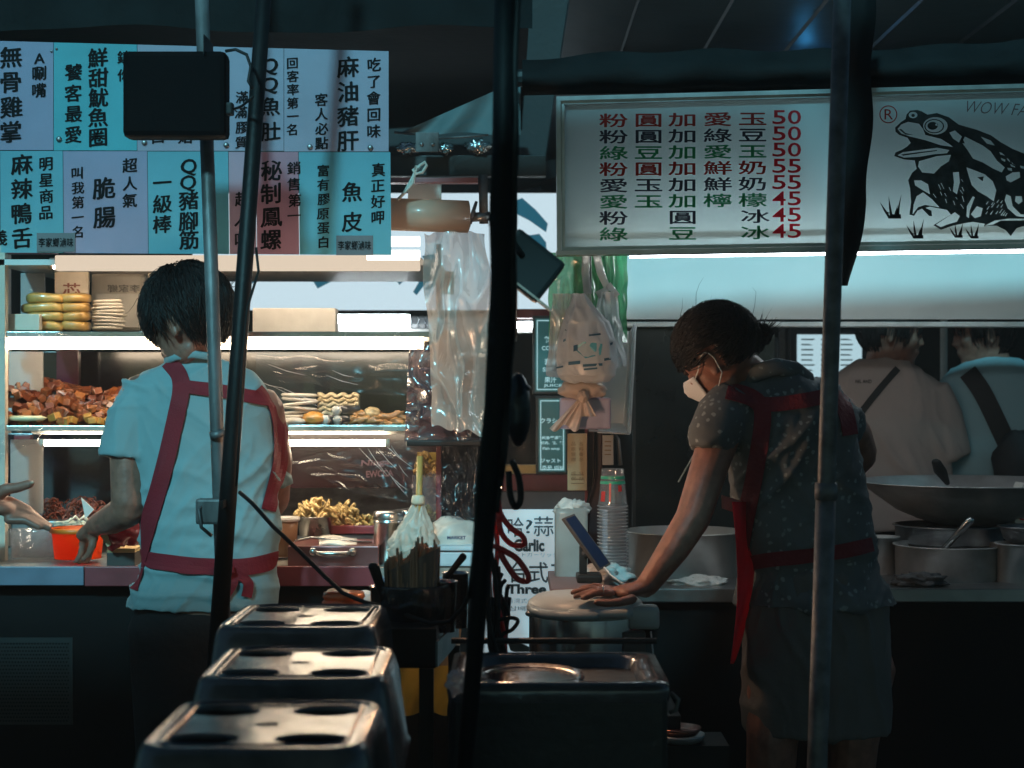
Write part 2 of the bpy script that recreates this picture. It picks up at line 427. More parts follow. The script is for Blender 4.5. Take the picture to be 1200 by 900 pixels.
# dark dangling bag and cable loops on the post's right
t = tag(MB().ell(P(607, 480, 2.9), (.022, .03, .062)).ell(P(612, 455, 2.9), (.014, .02,.008)).build('black_pouch', mat('black_vinyl', (.012, .014, .016), .35, bump=.5, bscale=25), None, True), 'small black pouch hanging on the thick centre post', 'pouch')
sp = thing('flood_light', 'black rectangular flood light tilted down beside the centre post', 'lamp', P(618, 345, 3.2))
m = MB(); m.box((-.055, -.03, -.045), (.055, .03, .045), .008, rot=Matrix.Rotation(R(38), 3, 'Y')); me = m.mesh(); me.transform(Matrix.Translation(P(618, 312, 3.2))); link('lamp_body', me, BLACKP, sp)

m = MB(); m.tube([P(596, 268, 3.15), P(602, 285, 3.16), P(612, 300, 3.17)], .006, 8); m.build('bracket', BLACKP, sp, True)
m = MB(); m.box((-.055, -.034, -.050), (.055, .026, -.046), rot=Matrix.Rotation(R(38), 3, 'Y')); me = m.mesh(); me.transform(Matrix.Translation(P(618, 312, 3.2))); link('glass', me, STEEL, sp)

# black speaker box on the grey pole
D = 3.72
t = thing('black_box', 'black rectangular box strapped to the grey pole over the menu board', 'speaker', P(204, 160, D))
m = MB(); a, b = P(143, 160, D), P(264, 59, D); b.y = D+.07; m.box(a, b, .012); m.build('box_body', mat('box_plastic', (.003, .003, .004), .7, spec=.06, bump=.05, bscale=200), t)
m = MB(); m.box(P(238, 64, D-.012), P(250, 52, D+.1), .003); m.build('bracket', BLACKP, t)
m = MB(); m.box(P(264, 134, D+.01), P(275, 122, D+.04), .004); m.build('plug', BLACKP, t)
t = tag(MB().tube([P(264, 60, D), P(276, 58, D), P(289, 64, D-.01), P(294, 78, D-.02), P(291, 95, D-.03), P(296, 104, D-.03)], .0035, 8).build('looped_cable', BLACKP, None, True), 'thin black cable arching from the black box to the slanted pole', 'cable')
t = tag(MB().tube([P(274, 128, D+.02), P(284, 124, D), P(292, 117, D-.03), P(297, 112, D-.03)], .003, 8).build('short_cable', BLACKP, None, True), 'short black cable plugged into the side of the black box', 'cable')
# thin cable hanging along the slanted pole and the long diagonal one
t = tag(MB().tube([P(300, 290, 3.72), P(303, 318, 3.72), P(290, 360, 3.72), P(284, 420, 3.73), P(281, 500, 3.73), P(277, 570, 3.74)], .003, 8).build('hanging_cable', BLACKP, None, True), 'thin black cable hanging down beside the slanted pole', 'cable')
pts = [(281, 577), (296, 590), (320, 617), (350, 645), (380, 675), (402, 695), (428, 706), (455, 712), (480, 722), (505, 731), (528, 728), (543, 712), (548, 700)]
t = tag(MB().tube([P(x, y, 3.72-.075*i*.6) for i, (x, y) in enumerate(pts)], .0045, 8).build('power_cable', BLACKP, None, True), 'black power cable running diagonally from the poles to the skewer cart', 'cable')

# ------------------------------------------------------------------ left menu board
D = 4.20
board = thing('menu_board', 'blue and teal menu board covered in black brush characters', 'sign', P(220, 299, D))
def BPf(x, y, off=0.0):
    # the board hangs very slightly rotated, in its own plane
    return P(x, y, D-off)
edge_t = lambda x: 48+12*(x/455)
edge_b = lambda x: 296+3*(x/455)
cols = dict(cy=(.13, .46, .58), sl=(.33, .36, .54), lt=(.38, .42, .56), te=(.07, .48, .58), pk=(.52, .38, .50), rd_shadow=(.50, .27, .36))
upper = [(-40, 63, 'sl'), (63, 161, 'te'), (161, 333, 'lt'), (333, 456, 'lt')]
lower = [(-40, 0, 'cy'), (0, 74, 'cy'), (74, 173, 'sl'), (173, 268, 'cy'), (268, 300, 'pk'), (300, 350, 'rd_shadow'), (350, 458, 'cy')]  # red strip: reddish shadow of the slanted pole painted as panel colour
def panel(x0, x1, top, c, label=None):
    ym = 176+2*(x0/455)
    mm = mat('board_'+c, cols[c], .42, var=.07, scale=5, transl=.35, bump=.03, grime=.12)
    sk = 6 if not top else 0
    q = [(x0, edge_t(x0)), (x1, edge_t(x1)), (x1, ym), (x0, ym)] if top else [(x0, ym+.8), (x1, ym+.8), (x1+sk*.2, edge_b(x1)), (x0+sk*.2, edge_b(x0))]
    q[1] = (q[1][0]-.6, q[1][1]); q[2] = (q[2][0]-.6, q[2][1])
    m = MB(); m.ppoly(q, D); m.build('panel', mm, board)
for a, b, c in upper: panel(a, b, True, c)
for a, b, c in lower: panel(a, b, False, c)
def column(chars, x, ys, s, bold=.006, brush=1.0, name='lettering'):
    m = MB()
    for ch, y in zip(chars, ys): put(m, ch, x+random.uniform(-.6, .6), y, s, s*.98, D, 0, brush=brush*1.6, heavy=s*.026, pf=lambda X, Y: P(X, Y, D-.0015))
    return m.build(name, INK, board)
sp_ = lambda a, b, n: [a+(b-a)*i/(n-1) for i in range(n)]
column('無骨雞掌', 13, sp_(67, 155, 4), 27,.008); column('A唰嘴', 46, (68, 86, 106), 18)
column('饕客最愛', 86, sp_(85, 158, 4), 21); column('鮮甜魷魚圈', 115, sp_(68, 161, 5), 24,.008)
column('鎮你', 145, (67, 88), 16)
column('口', 185, (161,), 17); column('始', 217, (160,), 18)
column('滿滿膠質', 283, sp_(114, 167, 4), 15); column('QQ魚肚', 317, (76, 98, 125, 154), 24,.008)
column('回客率第一名', 343, sp_(74, 152, 6), 14.5); column('客人必點', 377, sp_(117, 168, 4), 16)
column('麻油豬肝', 408, sp_(79, 165, 4), 26,.008); column('吃了會回味', 438, sp_(76, 154, 5), 17)
column('麻辣鴨舌', 25, sp_(193, 279, 4), 26,.008); column('明星商品', 54, sp_(192, 249, 4), 17.5)
column('義', -1, (279,), 20)
column('叫我第一名', 91, sp_(203, 272, 5), 15.5); column('脆腸', 122, (221, 255), 27,.008); column('超人氣', 152, (194, 215, 235), 18)
column('一級棒', 190, (214, 239, 263), 23); column('QQ豬腳筋', 221, (194, 213, 235, 259, 281), 24,.008)
column('超人吃', 284, (233, 256, 281), 19); column('秘制鳳螺', 318, sp_(200, 281, 4), 26,.008)
column('銷售第一', 345, (197, 216, 235, 253), 16.5); column('富有膠原蛋白', 379, sp_(200, 284, 6), 15)
column('魚皮', 412, (225, 260), 25,.008); column('真正好呷', 443, sp_(199, 255, 4), 17)
TAG = mat('grey_tag', (.16, .15, .16), .5, var=.1)
for x0, y0, x1, y1, lb in ((43, 273, 88, 295, 0), (394, 276, 437, 299, 1)):
    m = MB(); m.ppoly([(x0, y0), (x1, y0), (x1, y1), (x0, y1)], D-.004, .0035); tg = m.build('name_tag', TAG, board)
    m = MB(); put(m, '李家鄉滷味', (x0+x1)/2, (y0+y1)/2, (x1-x0)-4, 11, D, .012, fit=True, pf=lambda X, Y: P(X, Y, D-.0055)); m.build('lettering', INK, tg)
for x, y in ((69, 163), (169, 167), (265, 170), (434, 173), (363, 172), (66, 57), (60, 60)):
    m = MB(); m.ell(P(x, y, D-.003), (.0068, .003, .0068)) if y > 100 else m.ell(P(x, y, D-.002), (.003, .002, .003)); m.build('screw', STEELD, board, True)
m = MB(); m.pbox(-40, 64, 452, 69, D+.012, .02); m.build('rail', DARKST, board)

# ------------------------------------------------------------------ right light box with prices and frog
D = 4.26
lb = thing('price_sign', 'white framed price sign with red and green drink names and a frog', 'sign', P(925, 298, D))
FACE = mat('sign_face', (.40, .56, .60), .4, var=.05, scale=3, transl=.55, bump=.02, grime=.1)
FRM = mat('alu_frame', (.45, .50, .52), .35, .8, var=.12, scale=20)
T = lambda x: 113-15*(x-652)/548      # top edge of the frame
Bt = lambda x: 299-9*(x-652)/548      # bottom edge
m = MB(); m.ppoly([(660, T(660)+9), (1230, T(1230)+9), (1230, Bt(1230)-8), (660, Bt(660)-8)], D); m.build('face', FACE, lb)
for nm, q in (('frame_bar', [(652, T(652)), (1235, T(1235)), (1235, T(1235)+5), (652, T(652)+5)]),
              ('frame_bar', [(652, Bt(652)-5), (1235, Bt(1235)-5), (1235, Bt(1235)), (652, Bt(652))]),
              ('frame_bar', [(652, T(652)+5.2), (657, T(657)+5.2), (658, Bt(657)-5.2), (653, Bt(652)-5.2)])):
    m = MB(); m.ppoly(q, D-.03, .06); m.build(nm, FRM, lb)
for q in ([(657.3, T(657)+5.3), (1235, T(1235)+5.3), (1235, T(1235)+9.5), (661, T(661)+9.5)], [(662, Bt(662)-9.5), (1235, Bt(1235)-9.5), (1235, Bt(1235)-5.3), (658, Bt(658)-5.3)], [(657.3, T(657)+5.5), (661.5, T(661)+9.8), (662.3, Bt(661)-9.8), (658.3, Bt(658)-5.6)]):
    m = MB(); m.ppoly(q, D-.02, .018); m.build('inner_frame', FRM, lb)
m = MB(); m.ppoly([(652, T(652)), (1235, T(1235)), (1235, T(1235)+3), (652, T(652)+3)], D+.031, .13); m.build('top_cover', DARKST, lb)
RED = mat('ink_red', (.62, .012, .03), .5, transl=.6); REDD = mat('ink_dark_red', (.42, .025, .02), .5, transl=.5); GRN = mat('ink_green', (.015, .36, .15), .5, transl=.6); NAV = mat('ink_navy', (.02, .035, .075), .5, transl=.4)
rows = [('粉圓加愛玉', '50', REDD), ('粉圓加綠豆', '50', NAV), ('綠豆加愛玉', '50', GRN), ('粉圓加鮮奶', '55', REDD), ('愛玉加鮮奶', '55', NAV), ('愛玉加檸檬', '45', GRN), ('粉 圓 冰', '45', NAV), ('綠 豆 冰', '45', GRN)]
cx = [719, 760, 800, 841, 882]
for i, (s, n, mm) in enumerate(rows):
    y = 139.5+19.05*i; m = MB()
    if ' ' in s: items = [(s[0], cx[0]), (s[2], cx[2]), (s[4], 885)]
    else: items = list(zip(s, cx))
    for ch, x in items:
        if ' ' in s: m = MB()
        put(m, ch, x, y-(x-800)*.012+.8, 35, 17, D, 0, heavy=.5, pf=lambda X, Y: P(X, Y, D-.0015))
        if ' ' in s: m.build('drink_name', mm, lb)
    if ' ' not in s: m.build('drink_name', mm, lb, label='row reading '+s)
    m = MB()
    for ch, x in zip(n, (913, 931)): put(m, ch, x, y-2.2, 15.5, 16.5, D, .010, fit=True, pf=lambda X, Y: P(X, Y, D-.0015))
    m.build('price', RED, lb)
# frog drawing: photo points from an enlarged view
Z = lambda q: [(1000+x*.2334, 90+y*.2334) for x, y in q]
fr = MB(); fw = MB()
body = [(210,255),(238,228),(262,212),(268,188),(285,170),(320,166),(345,174),(372,190),(420,182),(480,203),(530,240),(620,266),(690,293),(740,328),(800,362),(870,390),(870,720),(800,722),(740,722),(700,742),(655,752),(660,738),(600,728),(545,738),(500,748),(440,768),(402,745),(440,722),(490,692),(470,668),(435,662),(385,652),(362,658),(392,672),(395,700),(380,698),(345,662),(322,672),(305,698),(282,692),(290,630),(285,560),(275,520),(295,482),(318,462),(308,420),(255,415),(205,398),(212,380),(245,366),(270,350),(288,332),(272,306),(230,292),(212,276)]
FS = [body]
def lt(q, k=0): FS.append(q)
def el(c, rx, ry, mb, k, n=18): FS.append([(c[0]+rx*math.cos(6.2832*i/n), c[1]+ry*math.sin(6.2832*i/n)) for i in range(n)])
lt([(222,262),(240,240),(275,226),(330,236),(350,262),(362,292),(440,312),(485,340),(500,352),(440,344),(360,318),(285,300),(240,284)])
el((300,192), 22, 16, fw, .0024); el((412,246), 62, 44, fw, .0024); el((406,248), 50, 36, fr, .0036); el((406,248), 44, 31, fw, .0048); el((398,246), 26, 20, fr, .0060); el((418,240), 7, 6, fw, .0072)
el((300,194), 9, 8, fr, .0036); lt(([(228,264),(262,290),(300,292),(262,282),(240,262)]))
lt([(222,394),(250,378),(330,368),(420,356),(482,368),(470,384),(400,390),(330,402),(255,406)])
lt([(330,424),(420,398),(490,392),(480,424),(440,450),(405,486),(345,480),(325,450)])
lt([(240,390),(330,378),(420,368),(420,372),(330,384),(250,396)])
lt([(482,280),(510,270),(545,300),(560,335),(530,330),(500,310)]); lt([(560,300),(600,320),(650,345),(690,375),(720,420),(760,455),(745,480),(700,460),(650,430),(600,410),(575,370),(545,330)])
lt([(765,500),(800,480),(835,478),(838,505),(790,530),(770,520)]); lt([(640,300),(690,320),(710,345),(670,335)])
lt([(568,455),(610,470),(660,490),(700,525),(718,570),(705,625),(670,600),(625,575),(595,545),(580,500)]); lt([(622,505),(655,500),(650,525)])
lt([(305,520),(340,520),(375,540),(385,590),(350,570),(310,545)]); lt([(318,600),(350,580),(395,615),(432,655),(400,650),(360,643),(325,655),(298,690),(303,640)])
lt([(415,742),(460,712),(510,680),(535,700),(520,728),(470,742),(440,755)]); lt([(500,480),(530,478),(535,530),(520,590),(500,575),(505,530)])
lt([(660,748),(710,722),(780,712),(870,712),(870,745),(820,760),(790,800),(765,770),(720,748)]); lt([(590,690),(620,650),(650,660),(640,700),(610,710)]); lt([(570,650),(600,600),(610,605),(585,670),(580,710),(568,700)])
lt([(768,590),(790,600),(800,650),(840,690),(870,690),(870,705),(820,700),(775,660),(760,620)]); lt([(815,600),(845,600),(850,625),(830,640),(812,625)])
rr = random.Random(3)
def inside(p, q):
    c = False
    for i in range(len(q)):
        (x1, y1), (x2, y2) = q[i], q[i-1]
        if (y1 > p[1]) != (y2 > p[1]) and p[0] < (x2-x1)*(p[1]-y1)/(y2-y1)+x1: c = not c
    return c
def lt(q):
    x0, x1, y0, y1 = min(a[0] for a in q)-4, max(a[0] for a in q)+4, min(a[1] for a in q)-4, max(a[1] for a in q)+4
    if not all(inside(p, body) for p in ((x0, y0), (x1, y0), (x0, y1), (x1, y1))): return
    for f_ in FS[1:]:
        if any(x0 < a[0] < x1 and y0 < a[1] < y1 for a in f_) or any(inside(p, f_) for p in ((x0, y0), (x1, y0), (x0, y1), (x1, y1), ((x0+x1)/2, (y0+y1)/2))): return
    FS.append(q)
for i in range(420):
    x = rr.uniform(395, 560) if i < 55 else rr.uniform(660, 760); y = rr.uniform(500, 640) if i < 55 else rr.uniform(630, 700); L_ = rr.uniform(14, 34); a = rr.uniform(.9, 1.3) if i < 55 else -.9
    lt([(x, y), (x+5, y+2), (x+L_*math.cos(a)+3, y+L_*math.sin(a)), (x+L_*math.cos(a), y+L_*math.sin(a))])
for i in range(160):
    x = rr.uniform(560, 860); y = 310+(x-560)*.45+rr.uniform(-10, 60); lt([(x, y), (x+rr.uniform(10, 24), y+rr.uniform(2, 14)), (x+rr.uniform(14, 30), y+rr.uniform(14, 24)), (x+5, y+12)])
for gx, gy, sc in ((212, 712, 1.0), (330, 812, .8), (532, 808, .62), (612, 812, .62)):
    for bx, by, tx, ty in ((-28, 0, -80, -85), (-20, 0, -35, -115), (-5, 0, 12, -70), (8, 0, 30, -125), (15, 0, 8, -60), (-25, -30, -62, -45)):
        fr.ppoly(Z([(gx+(bx-7)*sc, gy+by*sc), (gx+(bx+9)*sc, gy+by*sc), (gx+(bx+tx)/2*sc+3, gy+ty*.55*sc), (gx+tx*sc, gy+ty*sc), (gx+(bx+tx)/2*sc-6, gy+ty*.5*sc)]), D-.0012)
    fr.ppoly(Z([(gx-30*sc, gy), (gx+28*sc, gy), (gx+26*sc, gy-22*sc), (gx-24*sc, gy-22*sc)]), D-.0016)
fr.build('grass_tuft', INK, lb, kind='stuff')
cu = bpy.data.curves.new('f', 'CURVE'); cu.dimensions = '2D'; cu.fill_mode = 'FRONT'
for q in FS:
    s = cu.splines.new('POLY'); s.points.add(len(q)-1)
    for i, (x, y) in enumerate(q): s.points[i].co = (x, y, 0, 1)
    s.use_cyclic_u = True
fo = bpy.data.objects.new('f', cu); COL.objects.link(fo); bpy.context.view_layer.update()
me = bpy.data.meshes.new_from_object(fo.evaluated_get(bpy.context.evaluated_depsgraph_get())); bpy.data.objects.remove(fo)
for v in me.vertices: v.co = P(1000+v.co.x*.2334, 90+v.co.y*.2334, D-.0014)
link('frog_drawing', me, mat('frog_ink', (.03, .042, .046), .5, var=.5, scale=30, transl=.25), lb)
m = MB(); n = 28
o_ = [(1041+10.5*math.cos(6.2832*i/n), 134+10.5*math.sin(6.2832*i/n)) for i in range(n)]; i_ = [(1041+9.3*math.cos(6.2832*i/n), 134+9.3*math.sin(6.2832*i/n)) for i in range(n)]
ra = m.ring([P(x, y, D-.0015) for x, y in o_]); rb = m.ring([P(x, y, D-.0015) for x, y in i_]); m.bridge(ra, rb)
put(m, 'R', 1041.5, 134, 10, 12, D, .0, fit=True, pf=lambda X, Y: P(X, Y, D-.0015)); m.build('registered_mark', REDD, lb)
m = MB(); put(m, 'WOW FA', 1168, 127, 74, 14, D, -.012, fit=True, skew=.35, pf=lambda X, Y: P(X, Y+(X-1168)*.06, D-.0015)); m.build('script_lettering', mat('ink_faint', (.10, .05, .06), .5), lb)
# tube inside the light box, low, and the long tube under it
m = MB(); m.tube([P(672, 283, 4.315), P(1240, 274, 4.315)], .006, 10); m.build('inner_tube', glow('inner_glow', (1, .90, .78), 5.5), lb, True)
COOL = glow('cool_tube', (.86, .97, 1.0), 24); WARM = glow('warm_tube', (1.0, .78, .54), 36); WARM2 = glow('warm_tube_bright', (1.0, .80, .57), 48)
tf = thing('fluorescent_lamp', 'long white fluorescent tube under the frog and price sign', 'lamp', P(970, 299, 4.5))
m = MB(); m.tube([P(738, 298, 4.48), P(1260, 291, 4.48)], .0095, 12); m.build('tube', COOL, tf, True)
m = MB(); m.pbox(730, 286, 1262, 290, 4.47, .05); m.build('lamp_housing', mat('white_enamel', (.75, .77, .76), .4, grime=.2), tf)

bb = thing('blue_bulb', 'small blue lamp tucked above the rolled tarp under the ribbed roof', 'lamp', P(944, 84, 5.2)); m = MB(); m.ell(P(944, 84, 5.2), .012); m.build('bulb', glow('blue_glow', (.06, .45, 1), 34), bb, True)
m = MB(); m.tube([P(944, 60, 5.2), P(944, 40, 5.2)], .004, 8); m.build('lamp_socket', BLACKP, bb)
# pale header board across the far side of the drinks stall
hb = thing('header_board', 'pale header board with faint pattern lit by the long tube', 'signboard', P(960, 383, 5.3))
HB = mat('pale_board', (.74, .78, .77), .4, var=.05, scale=3, bump=.03, grime=.10)
m = MB(); m.pbox(700, 288, 1290, 374, 5.30, .04); m.build('board', HB, hb)
m = MB(); m.poly([P(690, 300, 5.345), P(1300, 300, 5.345), P(1300, 372, 5.345), P(690, 372, 5.345)]); m.build('added_fill_face', glow('fill_glow', (.95, .90, .92), .16), hb)  # glowing face added behind the board to brighten the customers' shirts
m = MB(); m.pbox(700, 377, 1290, 383, 5.27, .09, .004); m.build('bottom_rail', mat('white_rail', (.8, .85, .85), .35), hb)
for i in range(0):
    m = MB(); x = 760+i*48; n = 14
    c = [(x+18*math.cos(k*.7)*(.5+.05*k), 345+12*math.sin(k*.7)*(.5+.05*k)) for k in range(n)]
    for k in range(n-1):
        (xa, ya), (xb, yb) = c[k], c[k+1]; dx, dy = xb-xa, yb-ya; l = math.hypot(dx, dy); nx, ny = -dy/l*.9, dx/l*.9
        m.ppoly([(xa+nx, ya+ny), (xb+nx, yb+ny), (xb-nx, yb-ny), (xa-nx, ya-ny)], 5.298-.0002*(k % 2))
    m.build('scroll_print', mat('faint_print', (.60, .66, .66), .4), hb)
# ------------------------------------------------------------------ left stall: the glass food cart
cart = thing('food_cart', 'bright glass display cart of braised food with three lamp levels', 'food cart', (-1.0, 4.95, 0))
DARKG = mat('dark_glass', (.012, .008, .012), .12, var=.5, scale=3, bump=.06, bscale=6, spec=.6)
MARG = mat('maroon_glass', (.07, .012, .022), .16, var=.6, scale=2.5, bump=.08, bscale=6, spec=.6)
FROST = mat('frosted_acrylic', (.62, .62, .62), .35, var=.06, transl=.5, bump=.05, grime=.15)
WHITE = mat('white_plastic', (.78, .77, .74), .4, var=.04, grime=.12)
f0 = 4.62
def cb(nm, x0, y0, x1, y1, D, dep, mt, bev=.002):
    m = MB(); m.pbox(x0, y0, x1, y1, D, dep, bev); return m.build(nm, mt, cart)
# counter slab and fascia
m = MB(); m.box((P(-60, 0, 4.45).x, 4.452, .772), (P(560, 0, 4.5).x, 5.40, .800)); m.build('counter_top', mat('worn_counter', (.42, .40, .36), .3, .5, var=.3, scale=9, bump=.1, bscale=40, grime=.7), cart)
cb('fascia', -60, 664, 98, 686, 4.44, .02, mat('slate_panel', (.16, .19, .26), .4, grime=.3)); cb('fascia', 99, 664, 440, 687, 4.44, .02, MAROON); cb('fascia', 441, 676, 560, 688, 4.44, .02, mat('slate_panel', (.16, .19, .26), .4))
m = MB(); m.box((-1.46, 4.50, .12), (-.10, 5.36, .76)); m.build('cabinet', mat('cart_black', (.009, .010, .011), .8, spec=.1), cart)
# perforated speaker-like panel on the cabinet front
pm_ = MB(); x0, z0 = -1.36, .46
for j in range(22):
    for i in range(26):
        cx_, cz = -1.345+i*.0078+(.0039 if j % 2 else 0), .40+j*.0095
        pm_.poly([(cx_+.0026*math.cos(a), 4.4955, cz+.0026*math.sin(a)) for a in (0, 1.05, 2.1, 3.14, 4.19, 5.24)])
vent = MB().box((-1.355, 4.497, .39), (-1.135, 4.4995, .615)).build('perforated_panel', mat('perf_steel', (.015, .02, .022), .6, .1), cart)
pm_.build('hole', INK, vent, kind='stuff')
for x in (-1.4, -.15):
    m = MB(); m.lathe([(.0, .0), (.05, 0), (.06, .02), (.06, .1), (.05, .12), (0, .12)], (x, 4.7, .06), 16, rot=Matrix.Rotation(R(90), 3, 'Y')); m.build('wheel', BLACKP, cart, True)
# frame
cb('post', -8, 286, 6, 665, f0-.01, .03, CREAM); cb('post', 511, 286, 517, 665, f0, .03, MAROON)
cb('post', -8, 286, 10, 640, 5.34, .03, CREAM)
cb('glowing_strip', 64, 299, 492, 317, f0-.02, .03, glow('strip_glow', (1, .82, .63), .78), .004); cb('header', -8, 288, 63, 297, f0, .05, MAROON)  # cream header strip; the light on it is put in as emission
cb('mullion', 64, 318, 103, 372, 4.80, .02, CREAM); 
m = MB(); put(m, '芯', 84, 339, 22, 15, 4.798, .02); m.build('lettering', mat('ink_brown', (.25, .07, .05), .5), cart)
cb('mullion', 173, 318, 226, 388, 4.95, .02, CREAM)
m = MB(); m.box((P(-6, 0, f0).x, 4.61, 1.585), (P(515, 0, f0).x, 5.36, 1.60)); m.build('roof_panel', WHITE, cart)
# shelves (glass plates with steel lips)
for z, nm in ((1.405, 'shelf'), (1.155, 'shelf')):
    m = MB(); m.box((P(-4, 0, f0).x, 4.63, z-.006), (P(510, 0, f0).x, 5.33, z)); sh = m.build(nm, mat('shelf_steel', (.55, .53, .5), .25, .7, grime=.3), cart)
    m = MB(); m.box((P(-4, 0, f0).x, 4.618, z-.010), (P(510, 0, f0).x, 4.629, z+.004), .001); m.build('lip', STEEL, sh)
# lamp troughs under shelves and tubes
def trough(x0, x1, y0, y1, D, gl, tubes):
    hs = cb('lamp_trough', x0-3, y0, x1+3, y1, D+.005, .05, WHITE, .004)
    for (ta, tb, ty, tr) in tubes:
        m = MB(); m.tube([P(ta, ty, D-.012), P(tb, ty, D-.012)], W(tr, D), 12); m.build('tube_lamp', gl, hs, True)
        for e in (ta-2, tb+2):
            m = MB(); m.tube([P(e-2.5, ty, D-.012), P(e+2.5, ty, D-.012)], W(tr+1, D), 12); m.build('lamp_socket', CREAM, hs, True)
trough(-4, 505, 393, 400, 4.66, WARM, [(2, 497, 405, 4.2)])
trough(40, 480, 500, 509, 4.66, WARM2, [(52, 452, 519, 3.6)])
trough(60, 492, 302, 308, 4.65, WARM, [(62, 488, 312, 3.0)])
for y in (285, 301): 
    m = MB(); m.tube([P(430, y-2, 4.52), P(492, y-2, 4.52)], W(6.0, 4.52), 12); m.build('tube_lamp', glow('soft_tube', (1, .86, .70), 3.0), cart, True)
# side panels and back panels
cb('side_panel', 10, 412, 50, 490, 4.82, .012, FROST); cb('side_panel', 12, 515, 50, 602, 4.80, .012, FROST)
cb('side_panel', 24, 320, 52, 370, 4.90, .012, FROST)
cb('back_panel', -8, 412, 512, 493, 5.34, .012, DARKG)
cb('back_panel', -8, 508, 320, 612, 5.33, .012, DARKG); cb('back_panel', 321, 508, 512, 580, 5.33, .012, MARG)
cb('pillar', 66, 410, 92, 495, 5.2, .03, MARG); cb('pillar', 16, 510, 36, 600, 5.1, .03, MAROON)
cb('top_band', 103, 317, 176, 324, 5.2, .02, MAROON); cb('top_band', 226, 318, 262, 340, 5.0, .02, MAROON)
m = MB(); a, b, c, d = P(336, 572, 5.28), P(512, 572, 5.28), P(512, 612, 5.12), P(322, 612, 5.12); m.poly([a, b, c, d], (0, .006, 0)); m.build('steel_backsplash', STEELD, cart)
for i, x in enumerate((380, 430)):
    pass
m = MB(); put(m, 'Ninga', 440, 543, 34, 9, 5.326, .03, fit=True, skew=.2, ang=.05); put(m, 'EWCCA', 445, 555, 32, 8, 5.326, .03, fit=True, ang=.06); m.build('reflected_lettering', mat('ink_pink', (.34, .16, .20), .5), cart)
# glass front with cling film
m = MB(); m.pbox(300, 412, 500, 492, 4.61, .003); m.build('front_pane', film('clear_pane', body=.004, gloss=.10, rough=.03, bump=.03, bscale=3), cart)
def crumple(name, label, pts, D, amp, mt, nu=46, nv=30, seed=0, freq=6, cat='plastic sheet', fold=None):
    """a creased plastic sheet spanning four photo corners (tl, tr, br, bl)"""
    tl, tr, br, bl = pts
    def fn(u, v):
        x = (tl[0]*(1-u)+tr[0]*u)*(1-v)+(bl[0]*(1-u)+br[0]*u)*v; y = (tl[1]*(1-u)+tr[1]*u)*(1-v)+(bl[1]*(1-u)+br[1]*u)*v
        q = Vector((u*freq+seed, v*freq*.8+seed*2, seed))
        n1 = 1-abs(noise.noise(q))*2.2; n2 = 1-abs(noise.noise(q*2.3+Vector((3, 1, 0))))*2
        ex = 7*noise.noise(Vector((u*3+seed, v*5, 1.7))); ey = 6*noise.noise(Vector((u*6, v*3+seed, 4)))
        return P(x+ex, y+ey, D-amp*(n1*.9+n2*.1))
    m = MB(); m.sheet(fn, nu, nv)
    return tag(m.build(name, mt, None, True), label, cat)
crumple('plastic_sheet', 'crumpled clear plastic sheet sagging over the middle shelf right of the young man', [(290, 412), (505, 412), (500, 468), (330, 446)], 4.585, .03, FILM, seed=2.2, freq=3)
crumple('plastic_sheet', 'clear plastic film with streaks hanging below the middle shelf above the squid', [(335, 540), (520, 505), (515, 600), (400, 572)], 4.60, .02, FILM, seed=5.2, freq=5)
crumple('plastic_sheet', 'glossy dark plastic film stretched beside the wrapped brush under the black tray', [(517, 520), (566, 522), (566, 628), (517, 622)], 4.58, .035, film('dark_film', body=.35, gloss=.16, rough=.25, bump=.35, bscale=4, bodycol=(.03, .02, .03)), seed=8.1, freq=4)
crumple('plastic_sheet', 'wrinkled clear plastic hanging from the middle shelf at the far left', [(-10, 498), (60, 500), (40, 520), (-8, 540)], 4.59, .02, FILM, seed=1.1, freq=4)
crumple('plastic_sheet', 'wrinkled clear plastic bunched below the yellow bags at the far left', [(-6, 390), (90, 392), (70, 404), (0, 402)], 4.60, .02, FILM, seed=11.1, freq=4)
# glints along the creases of the film, put in as narrow pale strips
m = MB(); rr = random.Random(5)
for i in range(14):
    if i < 8: x, y, a, l = rr.uniform(420, 470), rr.uniform(515, 560), rr.uniform(.7, .95), rr.uniform(15, 45)
    else: x, y, a, l = rr.uniform(300, 400), rr.uniform(425, 455), rr.uniform(.2, .5), rr.uniform(20, 60)
    p0 = P(x, y, 4.572); p1 = P(x+l*.5*math.cos(a), y+l*.5*math.sin(a)+1.5, 4.570); p2 = P(x+l*math.cos(a), y+l*math.sin(a), 4.572)
    m.tube([p0, p1, p2], [.0003, .0009, .0003], 4)
tag(m.build('film_glints', mat('glint_pale', (.8, .8, .82), .2, transl=.4, alpha=.6), None, kind='stuff'), 'fine pale strips standing in for glints along creases in the clear film', 'plastic film')

# ---- yellow bags: two piles of four
def pillow(mb, c, sx, sy, sz, seed=0, n=3):
    q = MB(); q.ell((0, 0, 0), 1, u=20, v=12)
    for v in q.bm.verts:
        p = v.co.copy()
        v.co = Vector((math.copysign(abs(p.x)**.55, p.x)*sx, math.copysign(abs(p.y)**.6, p.y)*sy, math.copysign(abs(p.z)**.55, p.z)*sz*(1.02+.30*noise.noise(p*1.4+Vector((seed, 0, 0))))))
        v.co += Vector((0, 0, .004*noise.noise(v.co*22+Vector((seed, 2, 0)))-.0015*(abs(p.x)**3)))
    me = q.mesh(); me.transform(Matrix.Rotation(random.uniform(-.05, .05), 4, 'Y')); me.transform(Matrix.Translation(c)); return me
BAG = mat('mustard_bag', (.46, .27, .075), .34, var=.3, scale=14, bump=.3, bscale=30, coat=.5)
Dy = 4.74; lv = ['bottom', 'second', 'third', 'top']
